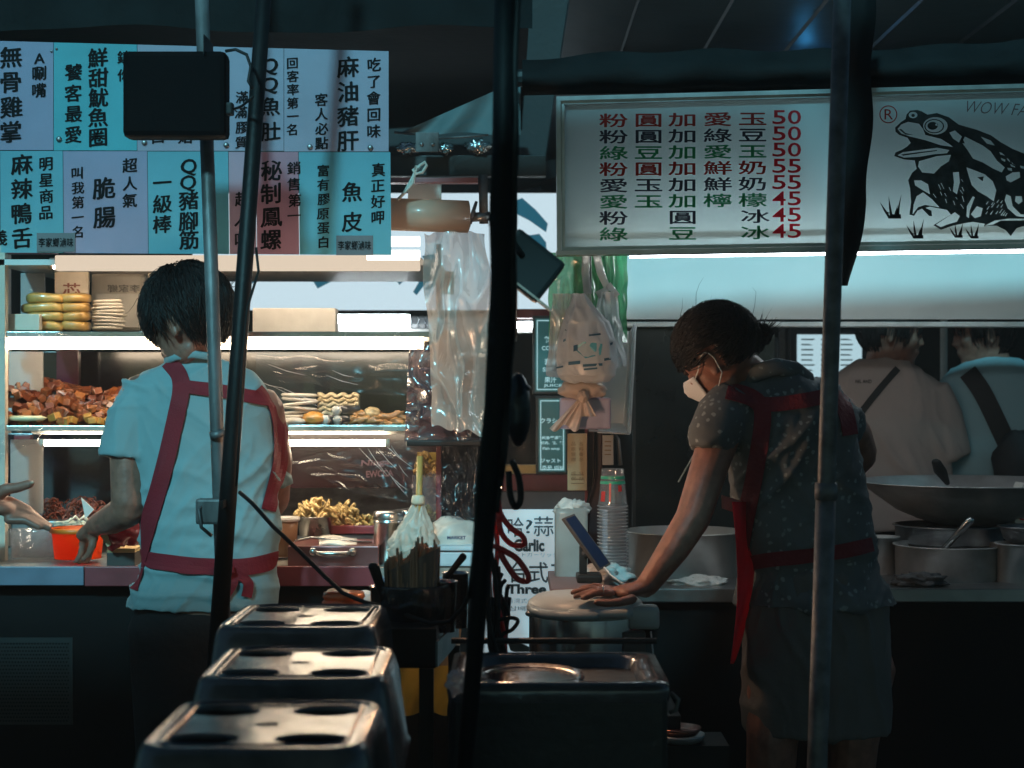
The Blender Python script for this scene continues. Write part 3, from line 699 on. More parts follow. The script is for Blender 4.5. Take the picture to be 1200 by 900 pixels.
for j in range(4):
    for k, (x0, x1, bx) in enumerate(((28, 76, 'left'), (72, 106, 'right'))):
        if k == 0: x0_ = x0+(0, 4, -2, 4)[j]
        else: x0_ = x0
        y = 382-10.8*j
        me = pillow(None, P((x0_+x1)/2, y, Dy+.02*k), W((x1-x0_)/2, Dy), .04, W(6.0, Dy), seed=j*3+k)
        tag(link('food_bag', me, BAG, None, True), f'mustard yellow food bag, {lv[j]} of the {bx} pile of four on the upper shelf', 'food bag', 'mustard yellow bags on the upper shelf')
CAKE = mat('white_cake', (.74, .68, .58), .45, var=.08, scale=20, bump=.15)
ORD = ['bottom one', 'second from the bottom', 'third from the bottom', 'fourth from the bottom', 'middle one', 'fourth from the top', 'third from the top', 'second from the top', 'top one']
for j in range(9):
    y = 384.5-3.9*j; m = MB(); rj = W(19+random.uniform(-2, 2), Dy)
    m.lathe([(0, -.0042), (rj*.9, -.004), (rj, 0), (rj*.92, .0042), (0, .0045)], P(128+random.uniform(-2, 2), y, Dy+.03), 20, sy=.8, wob=.05, rot=Matrix.Rotation(random.uniform(-.06, .06), 3, 'Y'))
    tag(m.build('flat_cake', CAKE, None, True), f'round flat white cake beside the yellow bags, {ORD[j]} of the stack', 'cake', 'flat white cakes in a stack')
m = MB(); m.pbox(2, 368, 46, 387, 4.66, .03, .002); tag(m.build('paper_box', mat('white_paper', (.72, .66, .56), .7, grime=.15), None), 'small plain cream box in front of the yellow bags', 'box')
# white tub with printed sleeve behind the cakes
t = thing('white_container', 'white frosted container with mirrored print behind the flat cakes', 'container', P(140, 388, 4.95))
m = MB(); m.pbox(106, 319, 170, 388, 4.98, .15, .012); m.build('container_body', mat('frost_white', (.74, .68, .60), .4, transl=.3, grime=.2), t)
m = MB(); put(m, '李家鄉', 145, 338, -38, 9, 4.977, .01, fit=True); m.build('lettering', mat('ink_grey', (.16, .14, .13), .5), t)
m = MB(); m.pbox(112, 344, 165, 384, 4.972, .006, .002); m.build('insert_card', mat('card_white', (.8, .76, .70), .6), t)
# white box on the right of the upper shelf, small placards
m = MB(); m.pbox(296, 361, 393, 390, 4.76, .08, .003); tag(m.build('foam_box', mat('foam_white', (.80, .79, .76), .7, bump=.1), None), 'long plain white foam box on the upper shelf right of the young man', 'box')
# ---- tofu cubes
TOFU = [mat('tofu_'+n, c, .38, var=.3, scale=30, bump=.25, bscale=60, coat=.35) for n, c in (('dark', (.11, .024, .010)), ('mid', (.18, .046, .014)), ('light', (.30, .095, .026)), ('gold', (.42, .21, .045)))]
cube_me = []
for k in range(5):
    q = MB(); a = .0092+.0008*k; q.box((-a, -a*1.1, -a*.8), (a, a*1.1, a*.8), .0022)
    for v in q.bm.verts: v.co += Vector([noise.noise(v.co*90+Vector((k, i, 0)))*.0018 for i in range(3)])
    cube_me.append(q.mesh())
cubes_m = {}
rr = random.Random(11); lst = []
def heapz(x, d):   # height of the heap above the shelf
    u = (x+4)/150
    return (.105+.02*math.sin(u*7)-.03*u*(u > .8))*max(.08, min(1, (d-4.66)/.20))
for i in range(298):
    row = i/298
    d = 4.66+.30*row**.8; x = rr.uniform(-6, 168)
    px_ = P(x, 450, d).x
    z = 1.157+heapz(x, d)+rr.uniform(-.008, .006)+.006
    lst.append((px_, d, z, d < 4.70 and rr.random() < .8))
for i, (x, d, z, front) in enumerate(lst):
    ci = 3 if (front and z < 1.185) else rr.choice((0, 0, 1, 1, 1, 2)); mi = rr.randrange(5)
    if (ci, mi) not in cubes_m:
        me = cube_me[mi].copy(); me.materials.append(TOFU[ci]); cubes_m[(ci, mi)] = me
    o = bpy.data.objects.new('tofu_cube', cubes_m[(ci, mi)]); COL.objects.link(o); o.location = (x, d, z)
    o.rotation_euler = (rr.uniform(-.6, .6), rr.uniform(-.6, .6), rr.uniform(0, 3))
    tag(o, 'brown braised tofu cube in the heap on the middle shelf at left', 'tofu cube', 'braised tofu cubes heaped on the middle shelf')
m = MB()
m.sheet(lambda u, v: Vector((P(-8+182*u, 450, 4.65+.38*v).x, 4.65+.38*v, 1.157+max(.0, heapz(-8+182*u, 4.65+.38*v)-.02))), 30, 12)
tag(m.build('sauce_bed', TOFU[0], None, True, kind='stuff'), 'dark braising sauce and crumbs under the tofu cubes', 'sauce')
m = MB(); m.lathe([(0, 0), (.045, .002), (.055, .010), (.04, .016), (0, .017)], P(31, 494, 4.655), 24, sy=.5, wob=.15); tag(m.build('egg_slice', mat('pale_egg', (.70, .62, .38), .35, coat=.4), None, True), 'pale yellow flat slice at the front left of the tofu heap', 'food')
# ---- dark curled strips on the bottom level (left)
m = MB(); rr = random.Random(21)
for i in range(260):
    x, d = rr.uniform(50, 122), rr.uniform(4.8, 5.05); h = .02+.10*min(1, (d-4.78)/.16)
    c = Vector((P(x, 450, d).x, d, .815+h*rr.uniform(.6, 1.0))); pts = []; a = rr.uniform(0, 6.28); rad = rr.uniform(.006, .012)
    for k in range(6): pts.append(c+Vector((math.cos(a+k*.8)*rad, math.sin(a+k*.8)*rad*.7, rad*math.sin(a*2+k*.9))))
    m.tube(pts, [.0016, .0026, .003, .003, .0024, .0012], 5)
tag(m.build('braised_strips', mat('braised_dark', (.20, .040, .020), .3, var=.5, scale=30, coat=.5), None, True, kind='stuff'), 'heap of dark red curled braised strips behind the orange bucket', 'braised food')
m = MB(); m.box(P(44, 622, 5.06), P(128, 611, 4.8), .002); tag(m.build('food_tray', STEELD, None), 'steel tray under the dark red curled strips', 'tray')
m = MB(); rr = random.Random(4)
for i in range(22):
    c = Vector((P(rr.uniform(58, 92), 450, 4.72).x, 4.72, .885+rr.uniform(0, .012))); a = rr.uniform(-.5, .5)
    m.tube([c, c+Vector((.02*math.cos(a), .01, .008+.01*math.sin(a*3))), c+Vector((.04*math.cos(a), .0, .004*math.sin(a)))], [.002, .0045, .0015], 6)
tag(m.build('pickled_strips', mat('pale_strip', (.62, .56, .42), .4, coat=.3), None, True, kind='stuff'), 'pale pickled strips lying in the clear tray by the orange bucket', 'food')
# clear trays
t = tag(MB().lathe([(.062, 0), (.068, .004), (.072, .075), (.076, .078), (.076, .080), (.070, .078), (.064, .008), (0, .006)], (P(45, 0, 4.65).x, 4.66, .802), 28, sx=1.1, sy=.8).build('clear_tub', film('clear_tub', body=.22, gloss=.4, rough=.08, bump=.1), None, True), 'empty clear plastic tub left of the orange bucket', 'tub')
# orange bucket, black tray, wooden box, red bag
t = thing('orange_bucket', 'bright orange plastic bucket under the young man’s hand', 'bucket', (P(88, 0, 4.55).x, 4.58, .812))
OR = mat('orange_plastic', (.95, .16, .015), .35, var=.05, transl=.6, bump=.05)
m = MB(); r0, r1 = W(27, 4.55), W(30.5, 4.55); h = W(34, 4.55)
m.lathe([(0, 0), (r0, 0), (r1, h), (r1+.003, h), (r1+.003, h+.004), (r1-.003, h+.004), (r0-.003, .004), (0, .004)], (P(88, 0, 4.55).x, 4.58, .812), 36); m.build('bucket_wall', OR, t, True)
m = MB(); m.lathe([(r1+.002, h-.008), (r1+.006, h-.006), (r1+.006, h+.004), (r1+.002, h+.005)], (P(88, 0, 4.55).x, 4.58, .812), 36); m.build('rim', mat('orange_rim', (.90, .22, .02), .35), t, True)
m = MB(); m.box(P(36, 664, 4.50)+Vector((0, 0, .0)), P(126, 656, 4.66), .003); tag(m.build('black_tray', mat('tray_dark', (.05, .055, .06), .35, .6), None), 'flat dark tray carrying the orange bucket', 'tray')
t = thing('wooden_box', 'small dark box with pale wooden lid beside the orange bucket', 'box', P(141, 664, 4.50))
m = MB(); m.pbox(125, 648, 158, 664, 4.49, .1, .002); m.build('box_body', mat('box_dark', (.045, .04, .038), .6), t)
m = MB(); m.pbox(125, 643, 158, 647.6, 4.49, .1, .001); m.build('lid', mat('pale_wood', (.50, .36, .18), .6, stretch=(1, 8, 8)), t)
def lump(c, r, seed, amp=.3, f=2.2, u=28, v=18):
    q = MB(); q.ell((0, 0, 0), 1, u=u, v=v)
    for w_ in q.bm.verts:
        p = w_.co.copy(); k = 1+amp*(noise.noise(p*f+Vector((seed, 0, 0)))+.5*(abs(noise.noise(p*f*2.3+Vector((0, seed, 0))))-.2))
        w_.co = Vector((p.x*r[0], p.y*r[1], p.z*r[2]))*k
    me = q.mesh(); me.transform(Matrix.Translation(c)); return me
tag(link('red_bag', lump(P(142, 621, 4.47), (W(25, 4.5), .05, W(20, 4.5)), 3.3, .45), mat('red_plastic_bag', (.34, .012, .03), .25, bump=.5, bscale=22, transl=.3, coat=.4), None, True), 'crumpled translucent red plastic bag on the counter behind the young man’s arm', 'bag')
m = MB(); m.ppoly([(118, 628), (133, 622), (138, 634), (126, 641)], 4.44, .004); tag(m.build('money_note', mat('paper_note', (.66, .52, .30), .7), None), 'folded pale paper slip sticking out of the red bag', 'paper')
m = MB(); m.ppoly([(126, 625), (141, 619), (139, 632), (131, 633)], 4.455, .003); tag(m.build('paper_slip', mat('paper_note2', (.72, .66, .5), .7), None), 'second paper slip standing behind the folded one in the red bag', 'paper')
m = MB(); m.ppoly([(95, 583), (110, 597), (100, 608)], 4.50, .003); tag(m.build('paper_triangle', mat('card_white', (.8, .76, .70), .6), None), 'small white paper corner above the young man’s hand', 'paper')
# ---- middle shelf, right
DS = 4.72
for j in range(7):
    m = MB(); rj = W(rr.uniform(20, 24), DS); m.lathe([(0, -.004), (rj*.9, -.0045), (rj, 0), (rj*.9, .0045), (0, .005)], P(348+rr.uniform(-3, 3), 493-5.0*j, DS+.04), 20, sy=.9, wob=.08, rot=Matrix.Rotation(rr.uniform(-.12, .12), 3, 'Y'))
    tag(m.build('flat_cake', CAKE, None, True), 'cream flat cake beside the layered block, '+[ORD[0], ORD[1], ORD[2], 'middle one', ORD[6], ORD[7], ORD[8]][j]+' of the stack', 'cake', 'cream flat cakes beside the wafer block')
wf = thing('tofu_roll_block', 'beige layered block standing on the middle shelf behind the black and white rolls', 'food', P(396, 488, DS+.06))
for j in range(5):
    m = MB(); m.sheet(lambda u, v, j=j: P(372+48*u, 487-5.2*j-5.0*v+1.6*math.sin(u*22+j), DS+.05), 26, 1); me = m.mesh(); me = thick(me, .05); me.transform(Matrix.Translation((0, .025, 0)))
    link('layer', me, mat('layer_beige', (.60, .47, .26), .5, var=.25, scale=40, bump=.5, bscale=60) if j % 2 else mat('layer_pale', (.70, .58, .36), .5, bump=.5, bscale=60), wf, True)
rw, rb_ = mat('rice_white', (.72, .68, .60), .4, bump=.3, bscale=80), mat('blood_black', (.035, .03, .035), .3, coat=.4)
for i, (x, y, l1) in enumerate(((396, 481, 'upper'), (383, 492, 'lower left'), (397, 492, 'lower right'))):
    t = thing('rice_roll', f'black roll with a white cut end, {l1} of the three by the layered block', 'food', P(x, y, DS-.02), 'black and white rolls')
    c = P(x, y, DS-.03); m = MB(); m.tube([c, c+Vector((.045, .07, 0))], W(5.8, DS), 16); m.build('casing', rb_, t, True)
    m = MB(); m.tube([c+Vector((-.006, -.009, 0)), c+Vector((.001, .001, 0))], W(5.4, DS), 16); m.build('cut_end', rw, t, True)
tag(link('white_roll', lump(P(344, 494, DS-.04), (W(14, DS), .02, W(5, DS)), 1.2, .1), rw, None, True), 'soft white roll in front of the cream cakes', 'food')
tag(link('orange_slab', lump(P(368, 491, DS-.02), (W(14, DS), .03, W(8.5, DS)), 9.2, .18), mat('orange_food', (.66, .28, .05), .35, coat=.4, bump=.2), None, True), 'orange glazed piece left of the black and white rolls', 'food')
FR = mat('fried_brown', (.46, .22, .07), .4, var=.4, scale=30, bump=.5, bscale=50, coat=.3)
for i in range(16):
    x = 408+70*(i % 8)/8+rr.uniform(-3, 3); y = 493-7*(i//8)+rr.uniform(-2, 2)-2*math.sin((x-405)/12)
    me = lump((0, 0, 0), (W(rr.uniform(9, 13), DS), .012, W(rr.uniform(3.2, 4.6), DS)), i*1.7, .5, 2.5, 16, 10)
    me.transform(Matrix.Rotation(rr.uniform(-.4, .4), 4, 'Y')); me.transform(Matrix.Translation(P(x, y, DS+.02*(i//8))))
    tag(link('fried_skin', me, FR, None, True), f'golden brown fried piece in the {["front", "rear"][i//8]} row, {["first", "second", "third", "fourth", "fifth", "sixth", "seventh", "last"][i % 8]} from the left', 'food', 'golden fried pieces on the middle shelf')
tag(link('fried_ball', lump(P(436, 484, DS+.02), (W(10, DS), .02, W(7, DS)), 6, .2), mat('fried_pale', (.62, .42, .20), .45, bump=.3, bscale=50), None, True), 'pale round fried ball above the golden pieces', 'food')
m = MB(); m.pbox(322, 498, 480, 500.5, 4.64, .2, .001); tag(m.build('baking_tray', STEEL, None), 'thin steel tray under the fried pieces and rolls', 'tray')
# ---- bottom level, right side of the young man
DB = 4.78
def bowl(x, y, rx, h, D, name, label, mt, cat='bowl', sy=1):
    r = W(rx, D); hh = W(h, D); c = P(x, y, D); m = MB()
    m.lathe([(0, 0), (r*.82, 0), (r*.86, .003), (r*.97, hh), (r*1.05, hh+.001), (r*1.05, hh+.003), (r*.95, hh+.002), (r*.84, .006), (0, .005)], c, 36, sy=sy)
    return tag(m.build(name, mt, None, True), label, cat)
bowl(369, 628, 21, 22, DB, 'steel_bowl', 'round steel bowl heaped with pale yellow squid', STEEL)
t = thing('plastic_tub', 'translucent round tub with a white lid left of the steel bowl', 'tub', P(335, 654, 4.66))
m = MB(); m.lathe([(0, 0), (W(13, 4.7), 0), (W(15.5, 4.7), W(44, 4.7)), (0, W(44, 4.7))], P(334, 652, 4.68), 30); m.build('tub_body', mat('amber_tub', (.42, .22, .12), .3, transl=.4, coat=.3), t, True)
m = MB(); m.lathe([(0, W(46, 4.7)), (W(17.5, 4.7), W(46, 4.7)), (W(17.5, 4.7), W(42, 4.7)), (W(15.6, 4.7), W(41, 4.7))], P(334, 652, 4.68), 30); m.build('lid', WHITE, t, True)
SQ = mat('squid_yellow', (.68, .50, .22), .35, var=.35, scale=30, bump=.3, bscale=70, coat=.4); SQ2 = mat('squid_brown', (.50, .30, .09), .35, var=.4, scale=30, bump=.3, coat=.4)
def heap(name, label, x0, x1, ytop, ybot, D, n, mt, seed, rad=.006):
    m = MB(); r_ = random.Random(seed)
    for i in range(n):
        u = r_.uniform(-1, 1); x = (x0+x1)/2+u*(x1-x0)/2; top = ytop+(ybot-ytop)*(u*u)*.8; y = r_.uniform(top, ybot); d = D+r_.uniform(-.03, .05)
        c = P(x, y, d); a = r_.uniform(0, 6.28); b = r_.uniform(-1, 1); k = r_.uniform(.8, 1.3)*rad
        pts = [c+Vector((math.cos(a+j)*k*1.1, math.sin(a+j)*k*.6, math.sin(b+j*1.1)*k*1.0)) for j in range(5)]
        m.tube(pts, [k*.25, k*.5, k*.62, k*.45, k*.2], 6)
    return tag(m.build(name, mt, None, True, kind='stuff'), label, 'food')
heap('squid_heap', 'pale yellow curled squid heaped in the round steel bowl', 345, 394, 586, 608, DB, 130, SQ, 1, .008)
heap('squid_pile', 'yellow squid pieces heaped right of the round steel bowl', 388, 422, 590, 618, DB+.04, 90, SQ, 2, .008)
heap('snail_pile', 'small brown shellfish heaped left of the tall steel pots', 412, 442, 604, 618, DB+.04, 80, SQ2, 3, .006)
for x, lb_ in ((404, 'shallow red tray holding the yellow squid pieces'), (431, 'shallow red tray holding the brown shellfish')):
    m = MB(); m.pbox(x-17, 616, x+9 if x > 420 else x+11, 626, DB, .12, .003); tag(m.build('red_tray', MAROON, None), lb_, 'tray')
# steel tray box with handle, tongs on it
t = thing('steel_box', 'flat steel box with a bar handle and a red left side', 'box', P(390, 664, 4.50))
m = MB(); m.pbox(337, 640, 444, 664, 4.50, .22, .003); m.build('box_body', mat('red_steel', (.28, .12, .12), .35, .7, var=.35, scale=6, grime=.4), t)
m = MB(); m.tube([P(370, 648, 4.50), P(372, 648, 4.47), P(376, 649, 4.465), P(404, 649, 4.465), P(408, 648, 4.47), P(410, 648, 4.50)], .006, 10); m.build('handle', STEEL, t, True)
for x in (367, 413): m = MB(); m.ell(P(x, 647, 4.497), (.011, .006, .011)); m.build('bracket', STEEL, t, True)
m = MB(); m.sheet(lambda u, v: P(374+44*u, 640-10*v-2*math.sin(u*5), 4.52+.10*v), 14, 6); me = thick(m.mesh(), .006); tag(link('folded_cloth', me, mat('cloth_white', (.74, .70, .62), .8, bump=.4), None, True), 'folded white cloth lying on the steel drawer', 'cloth')
m = MB(); m.tube([P(345, 634, 4.56), P(365, 630, 4.56), P(400, 634, 4.57), P(436, 636, 4.58)], .0035, 8); tag(m.build('tongs', STEEL, None, True), 'thin steel tongs lying behind the folded white cloth', 'tongs')
# steel pots
def canister(x, w2, y0, y1, D, label):
    t = thing('steel_canister', label, 'canister', P(x, y1, D)); r = W(w2, D); h = W(y1-y0, D)
    m = MB(); m.lathe([(0, 0), (r*.98, 0), (r, .004), (r, h*.78), (r*1.04, h*.79), (r*1.04, h*.82), (r, h*.83), (r, h*.86)], P(x, y1, D), 40); m.build('canister_body', STEEL, t, True)
    m = MB(); m.lathe([(r*1.05, h*.86), (r*1.06, h*.9), (r*1.04, h*.95), (r*.98, h), (r*.6, h*1.01), (0, h*1.01)], P(x, y1, D), 40); m.build('lid', STEEL, t, True)
    return t
canister(456, 18, 599, 663, 4.56, 'tall round steel canister left of the wrapped brush'); canister(479, 16, 597, 655, 4.72, 'second steel canister half hidden behind the wrapped brush')
# acrylic bin with yellow food behind the brush
t = thing('acrylic_bin', 'clear acrylic bin filled with yellow pieces behind the wrapped brush', 'bin', P(499, 660, 4.85))
m = MB(); m.pbox(483, 556, 515, 612, 4.86, .12, .002); m.build('bin_wall', film('acrylic', body=.2, gloss=.3, rough=.05, bump=.05, bodycol=(.6, .45, .45)), t)
heap('yellow_pieces', 'yellow pieces inside the acrylic bin', 488, 512, 532, 556, 4.90, 60, SQ2, 8, .008); heap('bean_pieces', 'olive coloured pieces low in the acrylic bin', 487, 514, 592, 625, 4.92, 60, mat('olive_food', (.34, .24, .06), .4, coat=.3), 9, .007)
m = MB(); m.ppoly([(489, 530), (513, 530), (513, 552), (489, 552)], 5.0, .01); tag(m.build('yellow_card', mat('mustard', (.55, .36, .07), .6), None), 'mustard yellow card behind the acrylic bin', 'card')
# wrapped brush
t = thing('wrapped_brush', 'brush with a bamboo handle standing up in a crinkled clear bag', 'brush', P(486, 664, 4.46))
m = MB(); m.tube([P(492, 535, 4.50), P(491, 585, 4.48), P(489, 650, 4.47)], [.008, .0085, .009], 12); m.build('handle', mat('bamboo', (.52, .34, .10), .45, stretch=(1, 1, .2)), t, True)
m = MB(); m.lathe([(.01, .0), (.016, 0), (.018, .006), (.016, .02), (.012, .024)], P(490, 591, 4.48), 20); m.build('collar', mat('cord_cream', (.74, .68, .52), .5), t, True)
def bagp(u, v):
    a = 6.2832*u; prof = [.016, .030, .046, .058, .060, .054, .040][min(6, int(v*6.99))]; nx = prof
    k = v*6; i = min(5, int(k)); fr_ = k-i; pr = [.014, .028, .042, .056, .062, .056, .034]; r = pr[i]*(1-fr_)+pr[i+1]*fr_
    cen = P(490-8*v, 592+74*v, 4.48); r *= .92+.30*(1-abs(noise.noise(Vector((math.cos(a)*2.2, math.sin(a)*2.2, v*3.4))))*3.2)*.55+.10*(1-abs(noise.noise(Vector((math.cos(a)*5, math.sin(a)*5, v*9))))*3)
    return cen+Vector((math.cos(a)*r*1.0, math.sin(a)*r*.6, .006*math.sin(a*7+v*9)))
m = MB(); m.sheet(bagp, 60, 36); m.build('clear_bag', mat('crinkle_white', (.70, .66, .58), .35, transl=.3, bump=1.0, bscale=24, coat=.2, alpha=.9), t, True)
m = MB(); m.lathe([(.012, .12), (.030, .06), (.045, .02), (.035, 0), (0, 0)], P(484, 656, 4.48), 20, sy=.6, wob=.15); m.build('bristles', mat('bristle', (.66, .60, .48), .8, bump=.6), t, True)
# white bag over a pale foam box
t = thing('foam_crate', 'pale blue foam box at the right end of the left counter', 'box', P(530, 700, 4.46))
m = MB(); m.pbox(503, 646, 560, 664, 4.45, .24, .006); m.build('box_body', mat('foam_blue', (.55, .66, .72), .7, bump=.1), t)
m = MB(); m.pbox(501, 640, 562, 645.6, 4.44, .26, .004); m.build('lid', mat('foam_blue', (.55, .66, .72), .7), t)
t = thing('white_bag', 'bulging white plastic bag with small blue print on the foam box', 'bag', P(532, 640, 4.5))
me = lump(P(531, 630, 4.56), (W(32, 4.5), .08, W(24, 4.5)), 4.4, .22, 1.6, 40, 26); b_ = link('bag_skin', me, mat('white_bag', (.80, .78, .72), .35, transl=.3, bump=.25, bscale=12), t, True)
m = MB(); put(m, 'MARKET', 535, 630, 22, 4, 4.455, .03, fit=True); bvh_b = bvh_of(b_)
for v in m.bm.verts:
    d = (v.co-Vector((0, 0, H))).normalized(); h = bvh_b.ray_cast(Vector((0, 0, H)), d)
    if h[0]: v.co = h[0]-d*.002
m.build('lettering', mat('ink_blue', (.02, .04, .12), .5), t)

# ---- plastic roll, bracket, rope, tarp between the stalls
t = thing('bag_roll', 'large cream roll of plastic bags hanging right of the menu board', 'plastic roll', P(510, 273, 4.38))
m = MB(); m.tube([P(455, 251, 4.36), P(548, 254, 4.40)], W(19, 4.38), 36); m.build('roll', mat('roll_plastic', (.85, .60, .46), .35, var=.08, scale=5, bump=.1, stretch=(.2, 1, 1), coat=.4, transl=.55), t, True)
c = P(553, 254.5, 4.41); m = MB(); m.lathe([(0, -.005), (W(8, 4.4), -.005), (W(8, 4.4), -.002), (W(19.5, 4.4), -.002), (W(19.5, 4.4), .004), (0, .004)], c, 36, rot=Matrix.Rotation(R(-72), 3, 'Y')); m.build('end_disc', mat('disc_grey', (.16, .15, .16), .4), t, True)
m = MB(); m.tube([c, c+Vector((.045, .01, .003))], .012, 14); m.build('axle', STEELD, t, True)
m = MB(); m.tube([P(566, 205, 4.42), P(567, 262, 4.42)], .012, 10); m.build('hanger', GALV, t, True)
crumple('hanging_sheet', 'long translucent cream plastic sheet trailing down from the bag roll', [(494, 272), (568, 272), (580, 512), (508, 500)], 4.42, .05, film('cream_sheet', body=.62, gloss=.3, rough=.22, bump=.5, bscale=7, bodycol=(.80, .68, .60)), seed=3.7, freq=3.4, nu=40, nv=70, cat='plastic sheet')
t = thing('wrapped_tray', 'dark tray wrapped in shiny black and maroon plastic at the end of the shelf', 'tray', P(525, 520, 4.48))
def tr_(u, v):
    x = 484+78*u+5*(1-v)*-1; y = 400+118*v-22*(1-v)*(u-.5)
    return P(x-10*v*(u < .5)*(1-2*u), y, 4.50-.035*noise.noise(Vector((u*5, v*6, 3)))-.02*math.sin(u*3.1)*math.sin(v*3.1))
m = MB(); m.sheet(tr_, 46, 40); m.build('plastic_wrap', film('black_wrap', body=.7, gloss=.5, rough=.18, bump=.6, bscale=7, bodycol=(.16, .09, .10)), t, True)
m = MB(); m.pbox(476, 516, 572, 523, 4.47, .2, .004); m.build('tray_edge', BLACKP, t)
m = MB(); m.pbox(490, 430, 558, 512, 4.58, .05, .01); m.build('tray_body', mat('tray_maroon', (.06, .015, .02), .4), t)
t = thing('angle_bracket', 'small metal angle bracket with two bolts above the plastic roll', 'bracket', P(501, 178, 4.36))
m = MB(); m.pbox(487, 155, 514, 178, 4.33, .006, .001); m.build('plate', GALV, t)
for x in (494, 507): m = MB(); m.ell(P(x, 169, 4.328), (.005, .004, .005)); m.build('bolt', STEELD, t, True)
t = tag(MB().sheet(lambda u, v: P(470+140*u, (155-62*u)*(1-v)+(157+2*math.sin(u*9))*v, 4.42-.01*math.sin(u*14+v*3)), 40, 8).build('tarp_flap', mat('teal_tarp', (.10, .15, .16), .7, bump=.3, bscale=20), None, True), 'dark teal triangular tarp flap above the metal bracket', 'tarp')
t = thing('cross_beam', 'dark horizontal beam under the teal tarp flap', 'beam', P(530, 215, 4.45))
m = MB(); m.pbox(455, 182, 640, 206, 4.42, .05, .002); m.build('beam', DARKST, t)
m = MB(); m.pbox(455, 208, 560, 214, 4.40, .04, .002); m.build('pink_rail', mat('pink_rail', (.36, .14, .15), .35, grime=.3), t)
m = MB(); m.tube([P(462, 155, 4.39), P(487, 157, 4.39)], .003, 8); m.tube([P(514, 162, 4.39), P(548, 160, 4.39), P(572, 158, 4.40)], .003, 8); m.build('wire', GALV, t, True)
for i, (x, y, w_, h_) in enumerate(((478, 174, 12, 6), (522, 174, 8, 6), (560, 172, 14, 8))):
    tag(link('foil_scrap', lump(P(x, y, 4.41), (W(w_, 4.4), .012, W(h_, 4.4)), i*3., .6, 3), mat('foil', (.45, .52, .54), .25, .9, bump=.6, bscale=30), None, True), ('crumpled foil left of the metal bracket', 'small foil scrap right of the metal bracket', 'crumpled foil beside the dark centre post')[i], 'foil')
m = MB(); m.tube([P(472, 228, 4.32), P(480, 215, 4.31), P(486, 203, 4.31), P(492, 194, 4.32), P(498, 190, 4.32), P(500, 194, 4.32), P(495, 202, 4.31), P(487, 204, 4.30), P(484, 199, 4.30), P(488, 194, 4.30), P(484, 214, 4.30), P(476, 224, 4.31), P(466, 234, 4.32)], .004, 8)
tag(m.build('rope_knot', mat('white_rope', (.66, .62, .55), .8, bump=.5, bscale=200), None, True), 'knotted white cord looped over the rail above the plastic roll', 'rope')
m = MB(); m.pbox(478, 212, 517, 234, 4.62, .02, .002); tag(m.build('glowing_card', mat('card_white', (.8, .76, .70), .6), None), 'bright white card behind the knotted cord', 'card')
m = MB(); m.pbox(517, 318, 532, 345, 4.60, .004); t = tag(m.build('name_card', mat('card_grey', (.5, .5, .47), .6), None), 'small grey card reading two black characters beside the cream sheet', 'card')
t2 = MB(); put(t2, '李', 521, 327, 10, 12, 4.598, .006); t2.build('lettering', INK, t); t2 = MB(); put(t2, '家', 530, 327, 10, 12, 4.598, .006); t2.build('lettering', INK, t)

# ---- skewer cart in front
D = 3.3
kt = thing('skewer_table', 'small dark steel table carrying skewers, ladles and steel cups', 'table', (P(490, 0, D).x, 3.45, 0))
a, b = P(440, 732, D), P(540, 728, D); zt = P(0, 735, D).z
m = MB(); m.box((P(441, 0, D).x, 3.28, zt-.075), (P(512, 0, D).x, 3.62, zt), .003); m.build('table_box', BLACKP, kt)
m = MB(); m.poly([P(513, 752, 3.28), P(538, 728, 3.60), P(538, 752, 3.60), P(513, 782, 3.28)], (-.004, 0, 0)); m.build('side_plate', mat('tape_blue', (.10, .17, .19), .35, .3, bump=.2), kt)
for (x, d) in ((500, 3.29), (532, 3.58), (446, 3.29)):
    m = MB(); X = P(x, 0, d).x; m.box((X-W(9, d) if x == 500 else X-.012, d, 0), (X+W(8, d) if x == 500 else X+.012, d+.02, zt-.077)); m.build('leg', DARKST, kt)
t = thing('skewer_bucket', 'clear dark bucket packed with bamboo skewers under crumpled film', 'bucket', P(483, 735, 3.42))
m = MB(); c = P(484, 735, 3.42); m.lathe([(W(36, 3.4), 0), (W(40, 3.4), .075), (W(43, 3.4), .08), (W(43, 3.4), .085), (W(39, 3.4), .08), (W(35, 3.4), .0)], c, 32, sy=.9); m.build('bucket_wall', film('smoke_tub', body=.35, gloss=.35, rough=.1, bump=.3, bodycol=(.04, .06, .07), tint=(.5, .6, .62)), t, True)
m = MB(); m.lathe([(0, 0), (W(26, 3.4), 0), (W(31, 3.4), .10), (0, .10)], c, 40, sy=.9)
for v in m.bm.verts:
    if v.co.z > c.z+.05: v.co.z = c.z+.112+.045*((v.co.x-c.x+.05)/.1)
m.build('sticks_base', mat('stick_wood_dark', (.24, .19, .16), .8, var=.4, scale=60, stretch=(1, 1, .05), bump=.6, bscale=150), t)
skm = mat('stick_wood', (.50, .32, .22), .7, var=.3, scale=40, stretch=(1, 1, .1))
q = MB(); q.tube([Vector((0, 0, .12)), Vector((0, 0, .20))], .0024, 6); sme = q.mesh(); sme.materials.append(skm)
rr = random.Random(9)
for i in range(240):
    rad = math.sqrt(rr.random())*.052; a = rr.uniform(0, 6.283); x_, y_ = rad*math.cos(a), rad*math.sin(a)*.9
    hz = .122+.045*((x_+.05)/.1)+.010*math.sin(x_*120)+rr.uniform(-.004, .004)+(.02 if rr.random() < .05 else 0)
    o = bpy.data.objects.new('skewer', sme); COL.objects.link(o); o.parent = t; o.location = (x_, y_, hz-.20+.0); o.rotation_euler = (rr.uniform(-.03, .03), rr.uniform(-.03, .03), 0)
